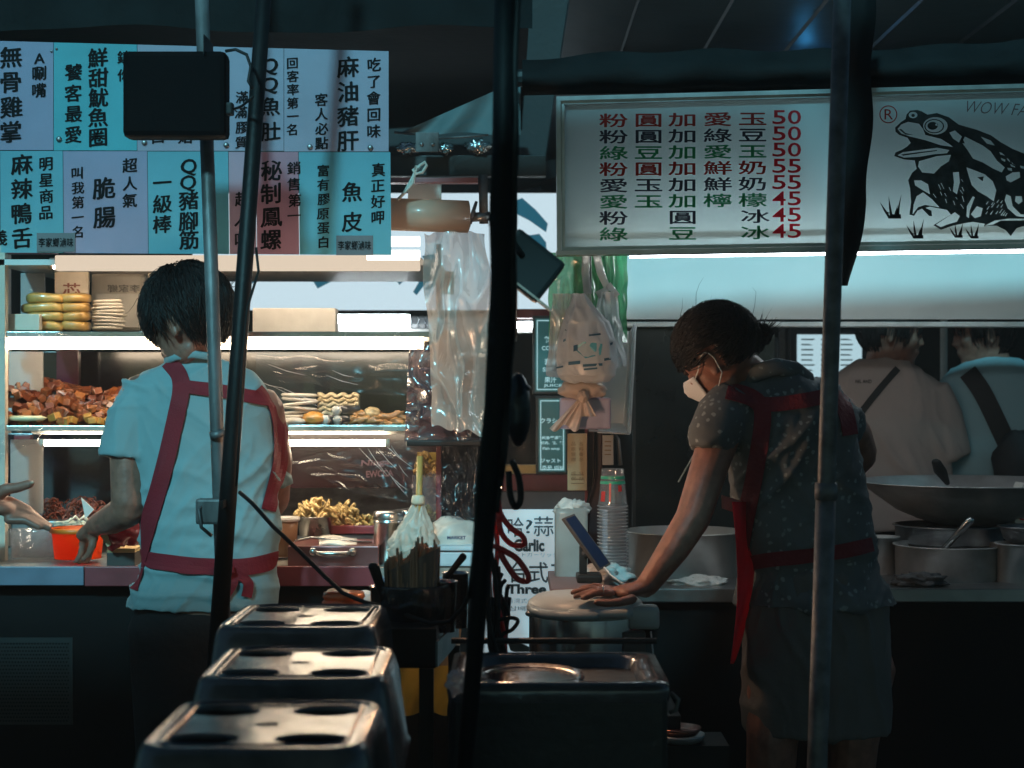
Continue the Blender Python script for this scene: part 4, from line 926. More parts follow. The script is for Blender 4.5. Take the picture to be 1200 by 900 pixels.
crumple('film_wrap', 'crinkled clear film around the rim of the skewer bucket', [(446, 690), (530, 690), (528, 712), (450, 712)], 3.30, .02, FILM, seed=6.1, freq=4, nu=30, nv=10)
for pts, lb_, sz in (([P(450, 700, 3.40), P(438, 664, 3.38)], 'black handle leaning out left of the skewers', .014), ([P(524, 676, 3.50), P(543, 652, 3.48)], 'thin black handle leaning out of the steel cup right of the skewers', .006)):
    m = MB(); m.tube(pts, [(sz*.8, .006), (sz, .008)], 12, round_end=True); tag(m.build('ladle_handle', BLACKP, None, True), lb_, 'utensil')
for x, y0, y1, d, lb_ in ((520, 682, 740, 3.44, 'front steel cup right of the skewers'), (534, 672, 735, 3.56, 'taller steel cup behind the front one at the table edge'), (449, 688, 738, 3.50, 'steel cup at the left end of the skewer table')):
    r = W(15, d); h = W(y1-y0, d); m = MB(); m.lathe([(0, 0), (r*.9, 0), (r, h), (r*1.08, h), (r*1.08, h+.003), (r*.95, h+.002), (r*.86, .004), (0, .004)], P(x, y1, d), 28); tag(m.build('steel_cup', STEEL, None, True), lb_, 'cup')
# amber jar with copper bands on a low box
bx = tag(MB().box(P(376, 900, 3.6)+Vector((0, 0, -.4)), P(436, 724, 3.78), .004).build('dark_crate', BLACKP, None), 'dark crate behind the stools holding the amber jar', 'crate')
t = thing('amber_jar', 'stacked amber jars with copper bands and a paper slip on top', 'jar', P(403, 724, 3.62))
c = P(403, 723, 3.66); r = W(26, 3.62); m = MB()
m.lathe([(0, 0), (r*.9, 0), (r, .006), (r, .014), (r*.9, .017), (r*.9, .020), (r, .024), (r, .032), (r*.9, .036), (r*.9, .039), (r*.97, .043), (r*.92, .052), (0, .052)], c, 36); m.build('jar_body', mat('amber', (.95, .34, .12), .15, .2, coat=.8, transl=.4), t, True)
m = MB(); m.sheet(lambda u, v: c+Vector((-.036+.06*u, -.03+.06*v, .0545+.004*math.sin(u*5))), 8, 4); m.build('paper_slip', mat('note_green', (.55, .50, .36), .7), t, True)
tag(link('white_lump', lump(P(428, 700, 4.2), (W(12, 4.2), .03, W(8, 4.2)), 2, .1), WHITE, None, True), 'white rounded lid between the amber jar and the skewers', 'lid')
# yellow sheet hanging behind the table
tag(MB().sheet(lambda u, v: P(468+58*u+2*math.sin(v*5), 780+(56+3*math.sin(u*8))*v, 3.9-.012*math.sin(u*9+v*3)), 24, 16).build('yellow_sheet', mat('yellow_plastic', (.62, .36, .06), .5, transl=.4, bump=.4, bscale=12), None, True), 'yellow plastic sheet hanging behind the legs of the skewer table', 'plastic sheet')
tag(MB().sheet(lambda u, v: P(518+22*u+2*math.sin(v*5), 675+(110)*v, 3.95-.012*math.sin(u*5+v*6)), 12, 24).build('tan_paper', mat('tan_paper', (.52, .32, .17), .6, transl=.3, bump=.4, bscale=12), None, True), 'tan paper sheet hanging beside the thick centre post', 'paper')
# ------------------------------------------------------------------ far middle: lit sign with brush strokes, menus, poster
D = 6.6
t = thing('lit_sign', 'large glowing white sign with teal brush strokes far behind the left stall', 'sign', P(470, 372, D))
m = MB(); m.pbox(225, 226, 672, 362, D, .12, .01); m.build('lit_face', glow('sign_glow', (.70, .90, 1.0), .86), t)
STK = glow('teal_ink', (.035, .20, .30), .55)
for q in ([(600, 236), (612, 232), (628, 246), (642, 262), (640, 272), (620, 258), (604, 250)], [(602, 290), (618, 276), (632, 274), (640, 284), (641, 306), (630, 318), (634, 300), (630, 288), (616, 288), (606, 300)],
          [(345, 318), (385, 312), (420, 314), (428, 322), (395, 326), (372, 338), (366, 328), (348, 326)], [(462, 305), (474, 308), (476, 325), (468, 334), (460, 322)],
          [(494, 300), (518, 296), (512, 312), (500, 330), (488, 346), (484, 342), (496, 322), (500, 308)], [(303, 318), (312, 318), (300, 330), (286, 336)], [(520, 324), (514, 334), (498, 340), (502, 334)]):
    m = MB(); m.ppoly(q, D-.012, .008); m.build('brush_stroke', STK, t)
m = MB(); m.pbox(300, 372, 660, 388, D-.02, .1); m.build('lower_rail', mat('rail_grey', (.40, .44, .46), .4, grime=.3), t)
t = thing('far_lamp', 'short bright tube lamp seen through the glass behind the upper shelf', 'lamp', P(450, 376, 6.2))
m = MB(); m.tube([P(394, 374, 6.2), P(480, 374, 6.2)], .017, 10); m.build('tube', COOL, t, True)
m = MB(); m.pbox(390, 380, 512, 390, 6.25, .05); m.build('lamp_housing', WHITE, t)
for i, x in enumerate((486, 495, 503, 511)):
    tag(MB().lathe([(0, 0), (.014, .002), (.016, .02), (.010, .045), (0, .047)], P(x, 386, 6.0), 12).build('glass_bottle', film('bottle', body=.2, gloss=.5, rough=.08, bump=.1), None, True), ['first', 'second', 'third', 'fourth'][i]+' small glass bottle from the left behind the upper shelf', 'bottle', 'glass bottles behind the upper shelf')
# wooden / maroon frame and dark opening
D = 5.75
wl = thing('maroon_wall', 'low maroon wall with a brass rail behind the post', 'wall', P(625, 900, D))
m = MB(); m.box(P(575, 590, D)+Vector((0, 0, -.9)), P(712, 556, D)+Vector((0, .06, 0)), .004); m.build('wall_face', MAROON, wl)
m = MB(); m.pbox(590, 545, 700, 555, D-.01, .05, .003); m.build('rail', mat('brass_rail', (.50, .32, .12), .4, .3), wl)
m = MB(); m.pbox(575, 576, 720, 597, D-.03, .04, .003); m.build('ledge', mat('ledge_grey', (.09, .08, .08), .5), wl)
m = MB(); m.pbox(596, 362, 700, 373, D, .05, .003); m.build('top_rail', MAROON, wl)
HOT = glow('orange_tube', (1, .66, .48), 18)
t = thing('upright_lamp', 'upright warm tube lamp half hidden behind the thick centre post', 'lamp', P(599, 390, 4.02)); m = MB(); m.tube([P(599, 274, 4.00), P(597, 384, 4.00)], .009, 12); m.build('tube', HOT, t, True)
for y in (271, 387): m = MB(); m.tube([P(598, y-3, 4.0), P(598, y+3, 4.0)], .012, 12); m.build('lamp_socket', DARKST, t, True)
HOT2 = glow('amber_tube', (1, .56, .32), 190)
m = MB(); m.tube([P(586, 502, 3.82), P(584, 572, 3.82)], .008, 12); m.build('lower_tube', HOT2, t, True)
m = MB(); m.box(P(606, 400, 4.012), P(590, 225, 4.03)); m.build('lamp_bar', DARKST, t)
t = thing('far_tube', 'short white lamp tube behind the centre post', 'lamp', P(610, 383, 5.8)); m = MB(); m.tube([P(598, 381, 5.8), P(624, 381, 5.8)], .012, 10); m.build('tube', COOL, t, True)
m = MB(); m.pbox(598, 386, 624, 390, 5.8, .03); m.build('lamp_housing', WHITE, t)
MG = mat('menu_green', (.012, .075, .08), .3, emit=(.04, .30, .33), estr=.16); FG = mat('menu_frame', (.03, .04, .045), .35, .5); LT = glow('menu_lines', (.55, .95, 1), .62)
def menu(x0, y0, x1, y1, label, lines):
    t = thing('menu_sign', label, 'menu', P((x0+x1)/2, y1, 5.6))
    m = MB(); m.pbox(x0, y0, x1, y1, 5.6, .03, .002); m.build('frame', FG, t)
    m = MB(); m.ppoly([(x0+3, y0+3), (x1-3, y0+3), (x1-3, y1-3), (x0+3, y1-3)], 5.598); m.build('face', MG, t)
    m = MB(); e = 5
    for a, b, c, d in ((x0+e, y0+e, x1-e, y0+e+1.3), (x0+e, y1-e-1.3, x1-e, y1-e), (x0+e, y0+e, x0+e+1.2, y1-e), (x1-e-1.2, y0+e, x1-e, y1-e)): m.ppoly([(a, b), (c, b), (c, d), (a, d)], 5.5965)
    m.build('border', LT, t)
    m = MB()
    for s, x, y, w_, h_ in lines: put(m, s, x, y, w_, h_, 5.596, .02, fit=True)
    m.build('lettering', LT, t)
menu(624, 370, 668, 462, 'upper lit green menu panel behind the hanging bags', [('飲品', 646, 398, 16, 8), ('COLD', 644, 408, 18, 5), ('套餐', 646, 424, 16, 8), ('SET', 642, 433, 12, 5), ('果汁', 645, 445, 14, 7), ('JUICE', 648, 452, 22, 4)])
menu(628, 464, 666, 556, 'lower lit green menu panel with Japanese writing behind the hanging bags', [('クラシ', 643, 493, 20, 6), ('魷魚羹湯麵', 647, 513, 24, 4), ('燒肉、飯、麵', 647, 519, 26, 4), ('Fish soup', 646, 526, 20, 4), ('ジャスト', 645, 540, 24, 5), ('주문 비비', 648, 548, 26, 5)])
for x, y in ((636, 476), (640, 505), (640, 530), (632, 380), (636, 418)):
    m = MB()
# poster
D = 5.5
t = thing('garlic_poster', 'white poster with teal words Garlic and Three on the wall below the menus', 'poster', P(640, 780, D))
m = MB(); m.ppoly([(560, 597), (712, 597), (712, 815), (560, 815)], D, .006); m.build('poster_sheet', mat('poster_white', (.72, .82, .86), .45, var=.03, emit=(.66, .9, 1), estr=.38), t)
TE = mat('poster_teal', (.01, .075, .11), .5); GY = mat('poster_grey', (.25, .32, .35), .6)
def pl(chars, fs, mm=TE):
    m = MB()
    for s, x, y, w_, h_, fit, b in fs: put(m, s, x, y, w_, h_, D, b, fit=fit, pf=lambda X, Y: P(X, Y, D-.002))
    m.build('lettering', mm, t)
pl('', [('哈', 604, 618, 21, 25, False, .005), ('?', 620, 617, 8, 16, True, .0), ('蒜', 637, 617, 25, 25, False, .005), ('泥', 662, 617, 25, 25, False, .005)])
pl('', [('Garlic', 620, 639, 36, 15, True, .045)]); pl('', [('ハートガーリックの魅惑', 636, 650, 82, 5.5, True, .0)], GY)
pl('', [('台', 607, 671, 24, 26, False, .01), ('式', 631, 671, 24, 26, False, .01), ('三', 655, 671, 24, 26, False, .01), ('杯', 679, 671, 24, 26, False, .01)])
pl('', [('Three cup', 633, 692, 78, 15, True, .045)]); pl('', [('台湾式の三杯味', 622, 704, 54, 6, True, 0), ('삼배 바질', 618, 713, 44, 6, True, .01)], GY)
m = MB(); m.ppoly([(594, 750), (612, 754), (640, 768), (640, 776), (618, 772), (598, 762)], D-.002); m.ppoly([(600, 772), (640, 782), (640, 790), (600, 782)], D-.002); m.build('brush_mark', TE, t)

# ---- glass/steel cupboard and dark backdrop inside the drinks stall
D = 5.32
t = thing('dark_cabinet', 'dark glass cabinet behind the woman’s arm in the drinks stall', 'cabinet', P(840, 900, D))
m = MB(); m.box(P(742, 640, D)+Vector((0, 0, -.8)), P(908, 384, D)+Vector((0, .04, 0)), .002); m.build('glass_front', mat('cabinet_glass', (.008, .014, .016), .22, var=.6, scale=3, spec=.4), t)
m = MB(); m.pbox(741, 384, 745, 640, D-.012, .012); m.build('edge', DARKST, t)
m = MB(); m.tube([P(795, 565, D-.01), P(812, 535, D-.01), P(820, 520, D-.01)], .003, 6); m.build('scratched_bar', STEELD, t)
# open white box / frame hanging, bags on it
D = 4.55
t = thing('white_frame_box', 'white open box with a clear edge hanging behind the plastic bags', 'box', P(722, 508, D))
WB = mat('box_white', (.66, .70, .72), .45, var=.05, scale=4, grime=.2)
m = MB(); m.poly([P(702, 384, D+.16), P(738, 388, D+.16), P(730, 496, D+.16), P(702, 496, D+.16)], (0, .004, 0)); m.build('back_panel', WB, t)
m = MB(); m.poly([P(738, 388, D+.16), P(745, 378, D), P(738, 508, D), P(730, 496, D+.16)], (.003, 0, 0)); m.build('side_panel', WB, t)
m = MB(); m.poly([P(702, 496, D+.16), P(730, 496, D+.16), P(738, 508, D), P(700, 506, D)], (0, 0, -.003)); m.build('bottom_panel', WB, t)
m = MB(); m.tube([P(743, 380, D-.004), P(736, 508, D-.004), P(690, 504, D-.004)], .004, 6); m.build('clear_edge', film('edge_clear', body=.35, gloss=.6, rough=.05, bump=.02), t)
m = MB(); m.ell(P(713, 491, D+.12), (.005, .004, .006)); m.build('keyhole', INK, t)
# dark red column with cables
t = thing('red_column', 'narrow dark red column with black cables under the hanging bags', 'post', P(697, 900, 4.62))
m = MB(); m.box(P(686, 900, 4.62)+Vector((0, 0, -.25)), P(706, 290, 4.62)+Vector((0, .04, 0)), .003); m.build('column', mat('column_dark', (.045, .014, .016), .4, grime=.3), t)
m = MB(); m.pbox(685.5, 500, 688.5, 640, 4.605, .012); m.build('red_edge', MAROON, t)
m = MB(); m.tube([P(697, 505, 4.6), P(696, 560, 4.59), P(688, 590, 4.59), P(686, 625, 4.60), P(692, 655, 4.6)], .003, 8); m.build('cable', BLACKP, t, True)
m = MB(); m.tube([P(716, 505, 4.62), P(724, 515, 4.62), P(727, 545, 4.63)], .006, 8); tag(m.build('grey_hose', mat('hose', (.2, .22, .23), .5), None, True), 'short grey hose curving above the cup tower', 'hose')
# cardboard labels
t = thing('brown_card', 'tan cardboard label with small brown print below the knotted bag', 'card', P(677, 575, 4.56))
m = MB(); m.pbox(665, 508, 688, 575, 4.56, .008, .003); m.build('card_sheet', mat('cardboard', (.52, .38, .22), .8, var=.1, bump=.1), t)
m = MB()
for j in range(12):
    put(m, '品名原料營養標示成分保存'[j], 672+9*(j % 2), 520+6.2*(j//2)+10*(j > 7), 6, 5, 4.558, 0)
for j in range(3): m.ppoly([(669, 556+j*5), (684, 556+j*5), (684, 557+j*5), (669, 557+j*5)], 4.558)
m.build('lettering', mat('ink_tan', (.26, .16, .08), .6), t)
t = thing('pale_card', 'narrow pale card with a tiny print right of the red column', 'card', P(713, 545, 4.58))
m = MB(); m.pbox(706, 510, 719, 545, 4.58, .006, .002); m.build('card_sheet', mat('card_pale', (.48, .46, .42), .8), t)
m = MB()
for j in range(4): m.ppoly([(708.5, 517+j*5), (716, 517+j*5), (716, 518.2+j*5), (708.5, 518.2+j*5)], 4.578)
m.build('print', mat('ink_tan', (.26, .16, .08), .6), t)
# hanging bags
def drape(x0, x1, y0, y1, D, amp, seed, flare=0, top=None, bottom=0):
    def fn(u, v):
        cx_ = (x0+x1)/2; hw = (x1-x0)/2*(1-(flare*(1-v) if flare > 0 else -flare*v))
        x = cx_+(u-.5)*2*hw+2.0*noise.noise(Vector((v*5, u*2, seed))); y = y0+(y1-y0)*v+bottom*math.sin(u*math.pi)*v+2*noise.noise(Vector((u*6, 0, seed)))*v
        return P(x, y, D-amp*(1-abs(noise.noise(Vector((u*4.5+seed, v*2.0, seed))))*2.4)-.02*math.sin(u*math.pi))
    return fn
t = thing('green_bag', 'bundle of translucent green plastic bags hanging from the price sign frame', 'bag', P(690, 300, 4.36))
GB = film('green_film', body=.72, gloss=.35, rough=.2, bump=.6, bscale=10, bodycol=(.16, .52, .27), tint=(.4, .8, .5))
m = MB(); m.sheet(drape(643, 702, 296, 402, 4.40, .02, 2.), 30, 40); m.build('front_bag', GB, t, True)
m = MB(); m.sheet(drape(688, 735, 296, 402, 4.44, .015, 7.), 26, 40); m.build('rear_bag', film('green_film_deep', body=.8, gloss=.3, rough=.25, bump=.5, bscale=8, bodycol=(.06, .36, .16), tint=(.3, .7, .4)), t, True)
t = thing('hook_strip', 'short hook and white bag handles knotted below the price sign', 'hook', P(690, 350, 4.33))
m = MB(); m.tube([P(691, 296, 4.34), P(691, 340, 4.33)], .005, 8); m.build('hook', DARKST, t)
HF = film('handle_film', body=.7, gloss=.4, rough=.2, bump=.5, bscale=20, bodycol=(.75, .78, .80))
for k, pts in enumerate(([P(687, 298, 4.33), P(686, 320, 4.32), P(689, 345, 4.32)], [P(699, 298, 4.33), P(704, 320, 4.32), P(712, 338, 4.32), P(700, 346, 4.32)], [P(712, 334, 4.32), P(722, 344, 4.31), P(708, 350, 4.31)])):
    m = MB(); m.tube(pts, [(.010, .004)]*len(pts), 10, ref=(0, 1, 0)); m.build('bag_handle', HF, t, True)
CB = film('clear_bag_film', body=.85, gloss=.2, rough=.35, bump=.4, bscale=8, bodycol=(.78, .84, .88))
t = thing('clear_bag_bundle', 'bundle of clear plastic carrier bags with blue print hanging at the stall front', 'bag', P(688, 448, 4.27))
m = MB(); m.sheet(drape(640, 700, 344, 440, 4.31, .02, 3., flare=.25, bottom=4), 34, 40); m.build('left_bag', film('clear_bag_warm', body=.6, gloss=.4, rough=.18, bump=.4, bscale=12, bodycol=(.82, .76, .72)), t, True)
m = MB(); m.sheet(drape(690, 734, 342, 430, 4.33, .015, 5., flare=.5), 26, 36); m.build('right_bag', CB, t, True)
def bagloft(prof, D, nu=72, nv=44, seed=0, cr=.007):
    def fn(u, v):
        k = v*(len(prof)-1); i = min(len(prof)-2, int(k)); f = k-i; f = f*f*(3-2*f)
        y, xa, xb, dp = [prof[i][q]*(1-f)+prof[i+1][q]*f for q in range(4)]
        a = 6.2832*u; c_, s_ = math.cos(a), math.sin(a)
        q = Vector((c_*1.6+seed, s_*1.6, v*3.5)); cre = (1-abs(noise.noise(q))*3)*.6+(1-abs(noise.noise(q*2.1+Vector((2, 2, 2))))*3)*.4
        x = (xa+xb)/2+(xb-xa)/2*math.copysign(abs(c_)**.8, c_)
        return P(x, y+2*noise.noise(Vector((c_*2, v, seed))), D)+Vector((0, s_*dp, 0))+Vector((c_, s_, 0))*cr*cre
    m = MB(); m.sheet(fn, nu, nv); return m
cb_ = bagloft([(344, 672, 684, .008), (360, 666, 696, .016), (378, 661, 712, .026), (400, 656, 720, .034), (425, 654, 721, .036), (440, 656, 718, .032), (447, 662, 712, .02), (449, 672, 700, .004)], 4.27, seed=3).build('front_bag', CB, t, True)
bagloft([(405, 672, 706, .01), (415, 662, 714, .022), (432, 660, 716, .026), (441, 664, 712, .02), (443, 676, 700, .004)], 4.275, seed=8, cr=.005).build('packed_bags', mat('bag_stack_white', (.62, .64, .64), .5, transl=.3, bump=.6, bscale=18), t, True)
BV = bvh_of(cb_)
def onto(mb, BV, off=.002):
    for v in mb.bm.verts:
        d = (v.co-Vector((0, 0, H))).normalized(); h = BV.ray_cast(Vector((0, 0, H)), d)
        if h[0]: v.co = h[0]-d*off
m = MB()
def pp(*q): m.ppoly(q, 4.25)
for q in ([(672, 408), (684, 400), (706, 403), (704, 416), (686, 420)],): m.ppoly(q, 4.25)
onto(m, BV); m.build('printed_patch', mat('print_cyan', (.10, .42, .52), .4), t)
m = MB()
for (x0, y0, x1, y1) in ((666, 424, 680, 428), (683, 427, 706, 430), (684, 432, 700, 434), (708, 420, 716, 423), (672, 405, 677, 412), (690, 392, 704, 394), (660, 398, 663, 401), (715, 402, 718, 405), (652, 430, 660, 432)):
    m.ppoly([(x0, y0), (x1, y0-1.5), (x1, y1-1.5), (x0, y1)], 4.25)
for a, b in (((662, 386), (716, 402)),):
    m.ppoly([a, b, (b[0], b[1]+1), (a[0], a[1]+1)], 4.25)
onto(m, BV, .0025); m.build('blue_print', mat('print_blue', (.03, .12, .20), .4), t)
t = thing('knotted_bag', 'knotted beige plastic bag tied around a lavender pack under the clear bags', 'bag', P(684, 506, 4.30))
BG = mat('beige_bag', (.66, .54, .46), .4, transl=.3, bump=.7, bscale=20)
link('bag_roll', lump(P(682, 457, 4.30), (W(28, 4.3), .035, W(11, 4.3)), 2.5, .25, 2.4), BG, t, True)
link('knot', lump(P(683, 465, 4.265), (W(7, 4.3), .018, W(8, 4.3)), 7.5, .3, 3), BG, t, True)
def tail(u, v):
    x = 683+(-22*v)+(u-.5)*(8+26*v); return P(x, 466+36*v+4*math.sin(u*9)*v, 4.262-.010*math.sin(u*16)*v)
m = MB(); m.sheet(tail, 30, 16); m.build('bag_tail', BG, t, True)
m = MB(); m.sheet(lambda u, v: P(684+4*v+(u-.5)*(8+14*v), 468+20*v, 4.258-.008*math.sin(u*12)*v), 18, 10); m.build('bag_tail', BG, t, True)
m = MB(); m.pbox(656, 466, 716, 503, 4.31, .04, .006); m.build('pack', mat('lavender_pack', (.36, .35, .50), .35, bump=.5, bscale=14, coat=.5), t)

# cables with red loops
def cab(name, label, pts, r, mt): return tag(MB().tube(pts, r, 8).build(name, mt, None, True), label, 'cable')
RC = mat('red_cable', (.75, .03, .03), .4); D = 3.35
def smooth_path(q, D, n=5):
    out = []
    for i in range(len(q)-1):
        for k in range(n):
            t_ = k/n; p0 = q[max(0, i-1)]; p1 = q[i]; p2 = q[i+1]; p3 = q[min(len(q)-1, i+2)]
            x, y = [.5*((2*p1[a])+(-p0[a]+p2[a])*t_+(2*p0[a]-5*p1[a]+4*p2[a]-p3[a])*t_*t_+(-p0[a]+3*p1[a]-3*p2[a]+p3[a])*t_**3) for a in (0, 1)]
            out.append(P(x, y, D-.002*(len(out) % 3)))
    out.append(P(*q[-1], D)); return out
cab('red_cable', 'red cable looping in a wide bow over the Garlic poster', smooth_path([(583, 575), (586, 600), (598, 618), (612, 628), (614, 638), (600, 638), (588, 625), (584, 605), (582, 590)], 3.35), .0055, RC)
cab('red_cable', 'lower red cable loop reaching right to the word Three', smooth_path([(580, 640), (590, 645), (606, 655), (618, 672), (618, 681), (606, 678), (594, 662), (586, 648)], 3.33), .006, mat('red_cable_dark', (.5, .03, .03), .4))
cab('red_cable', 'straight red cable running down beside the centre post', smooth_path([(578, 590), (583, 640), (580, 690), (590, 740), (592, 764)], 3.37), .005, RC)
cab('black_cable', 'small black cable loop above the red ones', smooth_path([(600, 540), (608, 560), (610, 585), (604, 594), (598, 580), (596, 552)], 3.1), .006, BLACKP)
cab('black_cable', 'pale grey cable hanging from the centre post', smooth_path([(590, 520), (585, 560), (578, 620), (574, 680), (580, 730)], 3.4), .004, mat('grey_cable', (.32, .34, .35), .5))
for i in range(7):
    x = 572+4*i; cab('black_cable', ['thin', 'kinked', 'loose', 'doubled', 'twisted', 'slack', 'short'][i]+' black cable in the tangle low beside the centre post', smooth_path([(x, 640+8*i), (x+6*math.sin(i), 690), (x+8*math.sin(i*2.), 720), (x+6-2*i, 750), (x+10-2*i, 768), (x+2-i, 758), (x+1, 700)], 3.3+.02*i), .0042, BLACKP)
cab('black_cable', 'black cable bent into a small triangle by the poster edge', smooth_path([(585, 726), (600, 724), (607, 728), (600, 738), (588, 746), (594, 772)], 3.34), .004, BLACKP)
tag(MB().sheet(lambda u, v: P(571+20*u-14*v*u, 640+45*v+4*math.sin(u*11), 3.36-.02*abs(noise.noise(Vector((u*4, v*4, 1))))), 14, 16).build('torn_film', FILM, None, True), 'torn clear film caught in the cables', 'plastic film')

# ---- cups, tissue tub, phone, cooker
t = thing('cup_tower', 'tall tower of nested clear plastic cups with green and red print on top', 'cups', P(718, 682, 4.30)); D = 4.30
CUP = film('cup_plastic', body=.22, gloss=.45, rough=.08, bump=.05)
def cupm(z, r0, r1, h): return [(r0*.0, z), (r0, z), (r1, z+h), (r1+.0025, z+h), (r1+.0025, z+h+.003), (r1-.001, z+h+.003)]
c = P(718, 682, D); r0, r1 = W(14.5, D), W(17.5, D)
m = MB(); 
for k in range(23):
    z = k*.0083; m.lathe([(r1-.004, z), (r1, z+.004), (r1+.002, z+.0045), (r1+.002, z+.0068), (r1-.004, z+.0072)], c, 28)
m.build('nested_rims', film('rim_plastic', body=.4, gloss=.6, rough=.12, bump=.05), t, True)
m = MB(); m.lathe([(W(17, D), .192), (W(13.2, D), .272), (W(13.6, D), .275), (W(13.6, D), .278), (W(13.0, D), .280), (0, .280)], c, 32); m.build('top_cup', CUP, t, True)
m = MB(); m.lathe([(W(13.9, D), .262), (W(14.2, D), .255)], c, 32); m.lathe([(W(14.4, D), .250), (W(14.9, D), .243)], c, 32); m.build('green_band', mat('cup_green', (.02, .40, .26), .4), t, True)
m = MB()
for a0, a1, z0, z1, in ((-2.6, -2.2, .20, .225), (-1.2, -.9, .225, .24), (-1.9, -1.75, .20, .245)):
    rr0, rr1 = W(17, D)*1.01, W(14.6, D)*1.03
    f_ = lambda z: W(17, D)+(W(13.2, D)-W(17, D))*(z-.192)/.08+.001
    m.poly([c+Vector((math.cos(a)*f_(z), math.sin(a)*f_(z), z)) for a, z in ((a0, z0), (a1, z0), (a1, z1), (a0, z1))])
m.build('red_print', mat('cup_red', (.55, .03, .03), .4), t)
t = thing('tissue_tub', 'tall frosted tub filled with white tissue left of the cup tower', 'tub', P(670, 686, 4.38))
m = MB(); m.pbox(651, 596, 689, 684, 4.36, .12, .012); m.build('tub_wall', mat('frosted_tub', (.60, .62, .60), .3, transl=.5, grime=.1), t, True)
link('tissue', lump(P(670, 596, 4.42), (W(19, 4.4), .05, W(10, 4.4)), 3, .5, 3, 30, 18), mat('tissue_white', (.80, .80, .76), .9, bump=.6), t, True)
tag(link('white_towel', lump(P(712, 674, 4.22), (W(26, 4.2), .05, W(13, 4.2)), 6, .55, 2.6, 40, 26), mat('towel', (.62, .62, .60), .9, bump=.9, bscale=60), None, True), 'crumpled white towel behind the phone and the woman’s hand', 'towel')
m = MB(); m.box(P(646, 690, 4.1), P(716, 682, 4.5), .004); tag(m.build('red_board', mat('tray_pink', (.26, .14, .13), .5, grime=.3), None), 'thin reddish board under the tissue tub', 'board')
D = 4.05
t = thing('phone_holder', 'black phone holder with a round base on the red board', 'phone holder', P(688, 684, D))
m = MB(); m.pbox(679, 640, 688, 680, D+.01, .02, .003); m.build('stem', BLACKP, t)
m = MB(); m.pbox(676, 674, 706, 684, D-.02, .08, .006); m.build('base', BLACKP, t)
m = MB(); m.tube([P(684, 650, D+.01), P(694, 645, D+.005)], .012, 10); m.build('clamp', BLACKP, t)
t = thing('mobile_phone', 'mobile phone with a dark blue screen leaning in the black holder', 'phone', P(700, 668, D))
ux = (P(712, 663, D-.01)-P(672, 606, D-.01)); L_ = ux.length; ang = math.atan2(-(663-606), 712-672)
a, b, c_, d_ = P(660, 607, D), P(673, 602, D+.02), P(716, 661, D+.0), P(703, 668, D-.02)
n_ = (b-a).cross(d_-a).normalized(); 
if n_.y > 0: n_ = -n_
m = MB(); m.poly([a, b, c_, d_], -n_*.009); me = m.mesh(); link('phone_body', me, mat('phone_edge', (.10, .08, .07), .4, .2), t)
k = lambda u, v: (a*(1-u)+b*u)*(1-v)+(d_*(1-u)+c_*u)*v+n_*.0012
m = MB(); m.poly([k(.10, .03), k(.93, .03), k(.93, .97), k(.10, .97)]); m.build('screen', mat('screen_blue', (.006, .012, .03), .35, spec=.15, emit=(.03, .12, .3), estr=.05), t)
m = MB(); m.tube([P(708, 665, D-.02), P(716, 674, D-.05), P(728, 683, D-.06), P(745, 690, D-.03)], .0022, 8); tag(m.build('charger_cable', mat('white_cable', (.7, .7, .68), .5), None, True), 'thin white cable hanging from the phone', 'cable')
# rice cooker
D = 3.92; cx0, cy0 = 690, 707
t = thing('steel_cooker', 'large round steel cooker with a pale hinged lid under the woman’s hand', 'cooker', P(686, 820, D)); c = P(686, 822, D); c.y = D+.02
zt = P(0, 716, D).z-c.z; r = W(66, D)
m = MB(); m.lathe([(0, 0), (r*.97, 0), (r, .01), (r, zt-.01), (r*.98, zt)], c, 56); m.build('steel_body', mat('cooker_steel', (.34, .35, .37), .22, .95, var=.2, scale=6, bump=.08, bscale=5, grime=.35), t, True)
m = MB(); LID = mat('lid_plastic', (.50, .56, .56), .38, var=.04, grime=.25)
m.lathe([(r*.97, zt-.012), (r*1.04, zt-.006), (r*1.05, zt+.008), (r*1.0, zt+.022), (r*.86, zt+.034), (r*.5, zt+.040), (0, zt+.042)], c, 56); m.build('lid', LID, t, True)
m = MB(); m.box(c+Vector((-r*.35, -r*1.13, zt-.002)), c+Vector((r*.72, -r*.80, zt+.018)), .010); m.build('lid_front', LID, t, True)
m = MB(); m.tube([c+Vector((-r*.93, -r*.45, zt+.006)), c+Vector((-r*.74, -r*.86, zt+.004)), c+Vector((-r*.30, -r*1.12, zt+.004)), c+Vector((r*.12, -r*1.14, zt+.004))], [.011]*4, 12, round_end=True); m.build('handle', mat('lid_grey', (.34, .40, .41), .3), t, True)
m = MB(); m.box(c+Vector((r*.72, -r*.66, zt-.034)), c+Vector((r*1.28, -r*.1, zt+.016)), .010); m.build('hinge', LID, t, True)
m = MB(); m.box(c+Vector((r*.62, -r*.80, zt-.11)), c+Vector((r*1.02, -r*.5, zt-.036)), .004); m.build('socket_box', mat('dark_grey_plastic', (.05, .055, .06), .4), t)
m = MB(); m.tube([c+Vector((r*1.12, -r*.68, zt-.036)), c+Vector((r*1.16, -r*.72, zt-.09)), c+Vector((r*1.12, -r*.7, zt-.16))], .002, 6); m.build('wire', mat('white_cable', (.7, .7, .68), .5), t, True)
m = MB(); m.ell(c+Vector((-r*1.0, -r*.25, zt-.004)), (.009, .009, .007)); m.build('pin', STEELD, t, True)
tag(MB().box((c.x-.2, D-.16, 0), (c.x+.2, D+.2, c.z-.001), .004).build('dark_pedestal', BLACKP, None), 'dark box carrying the round steel cooker', 'box')

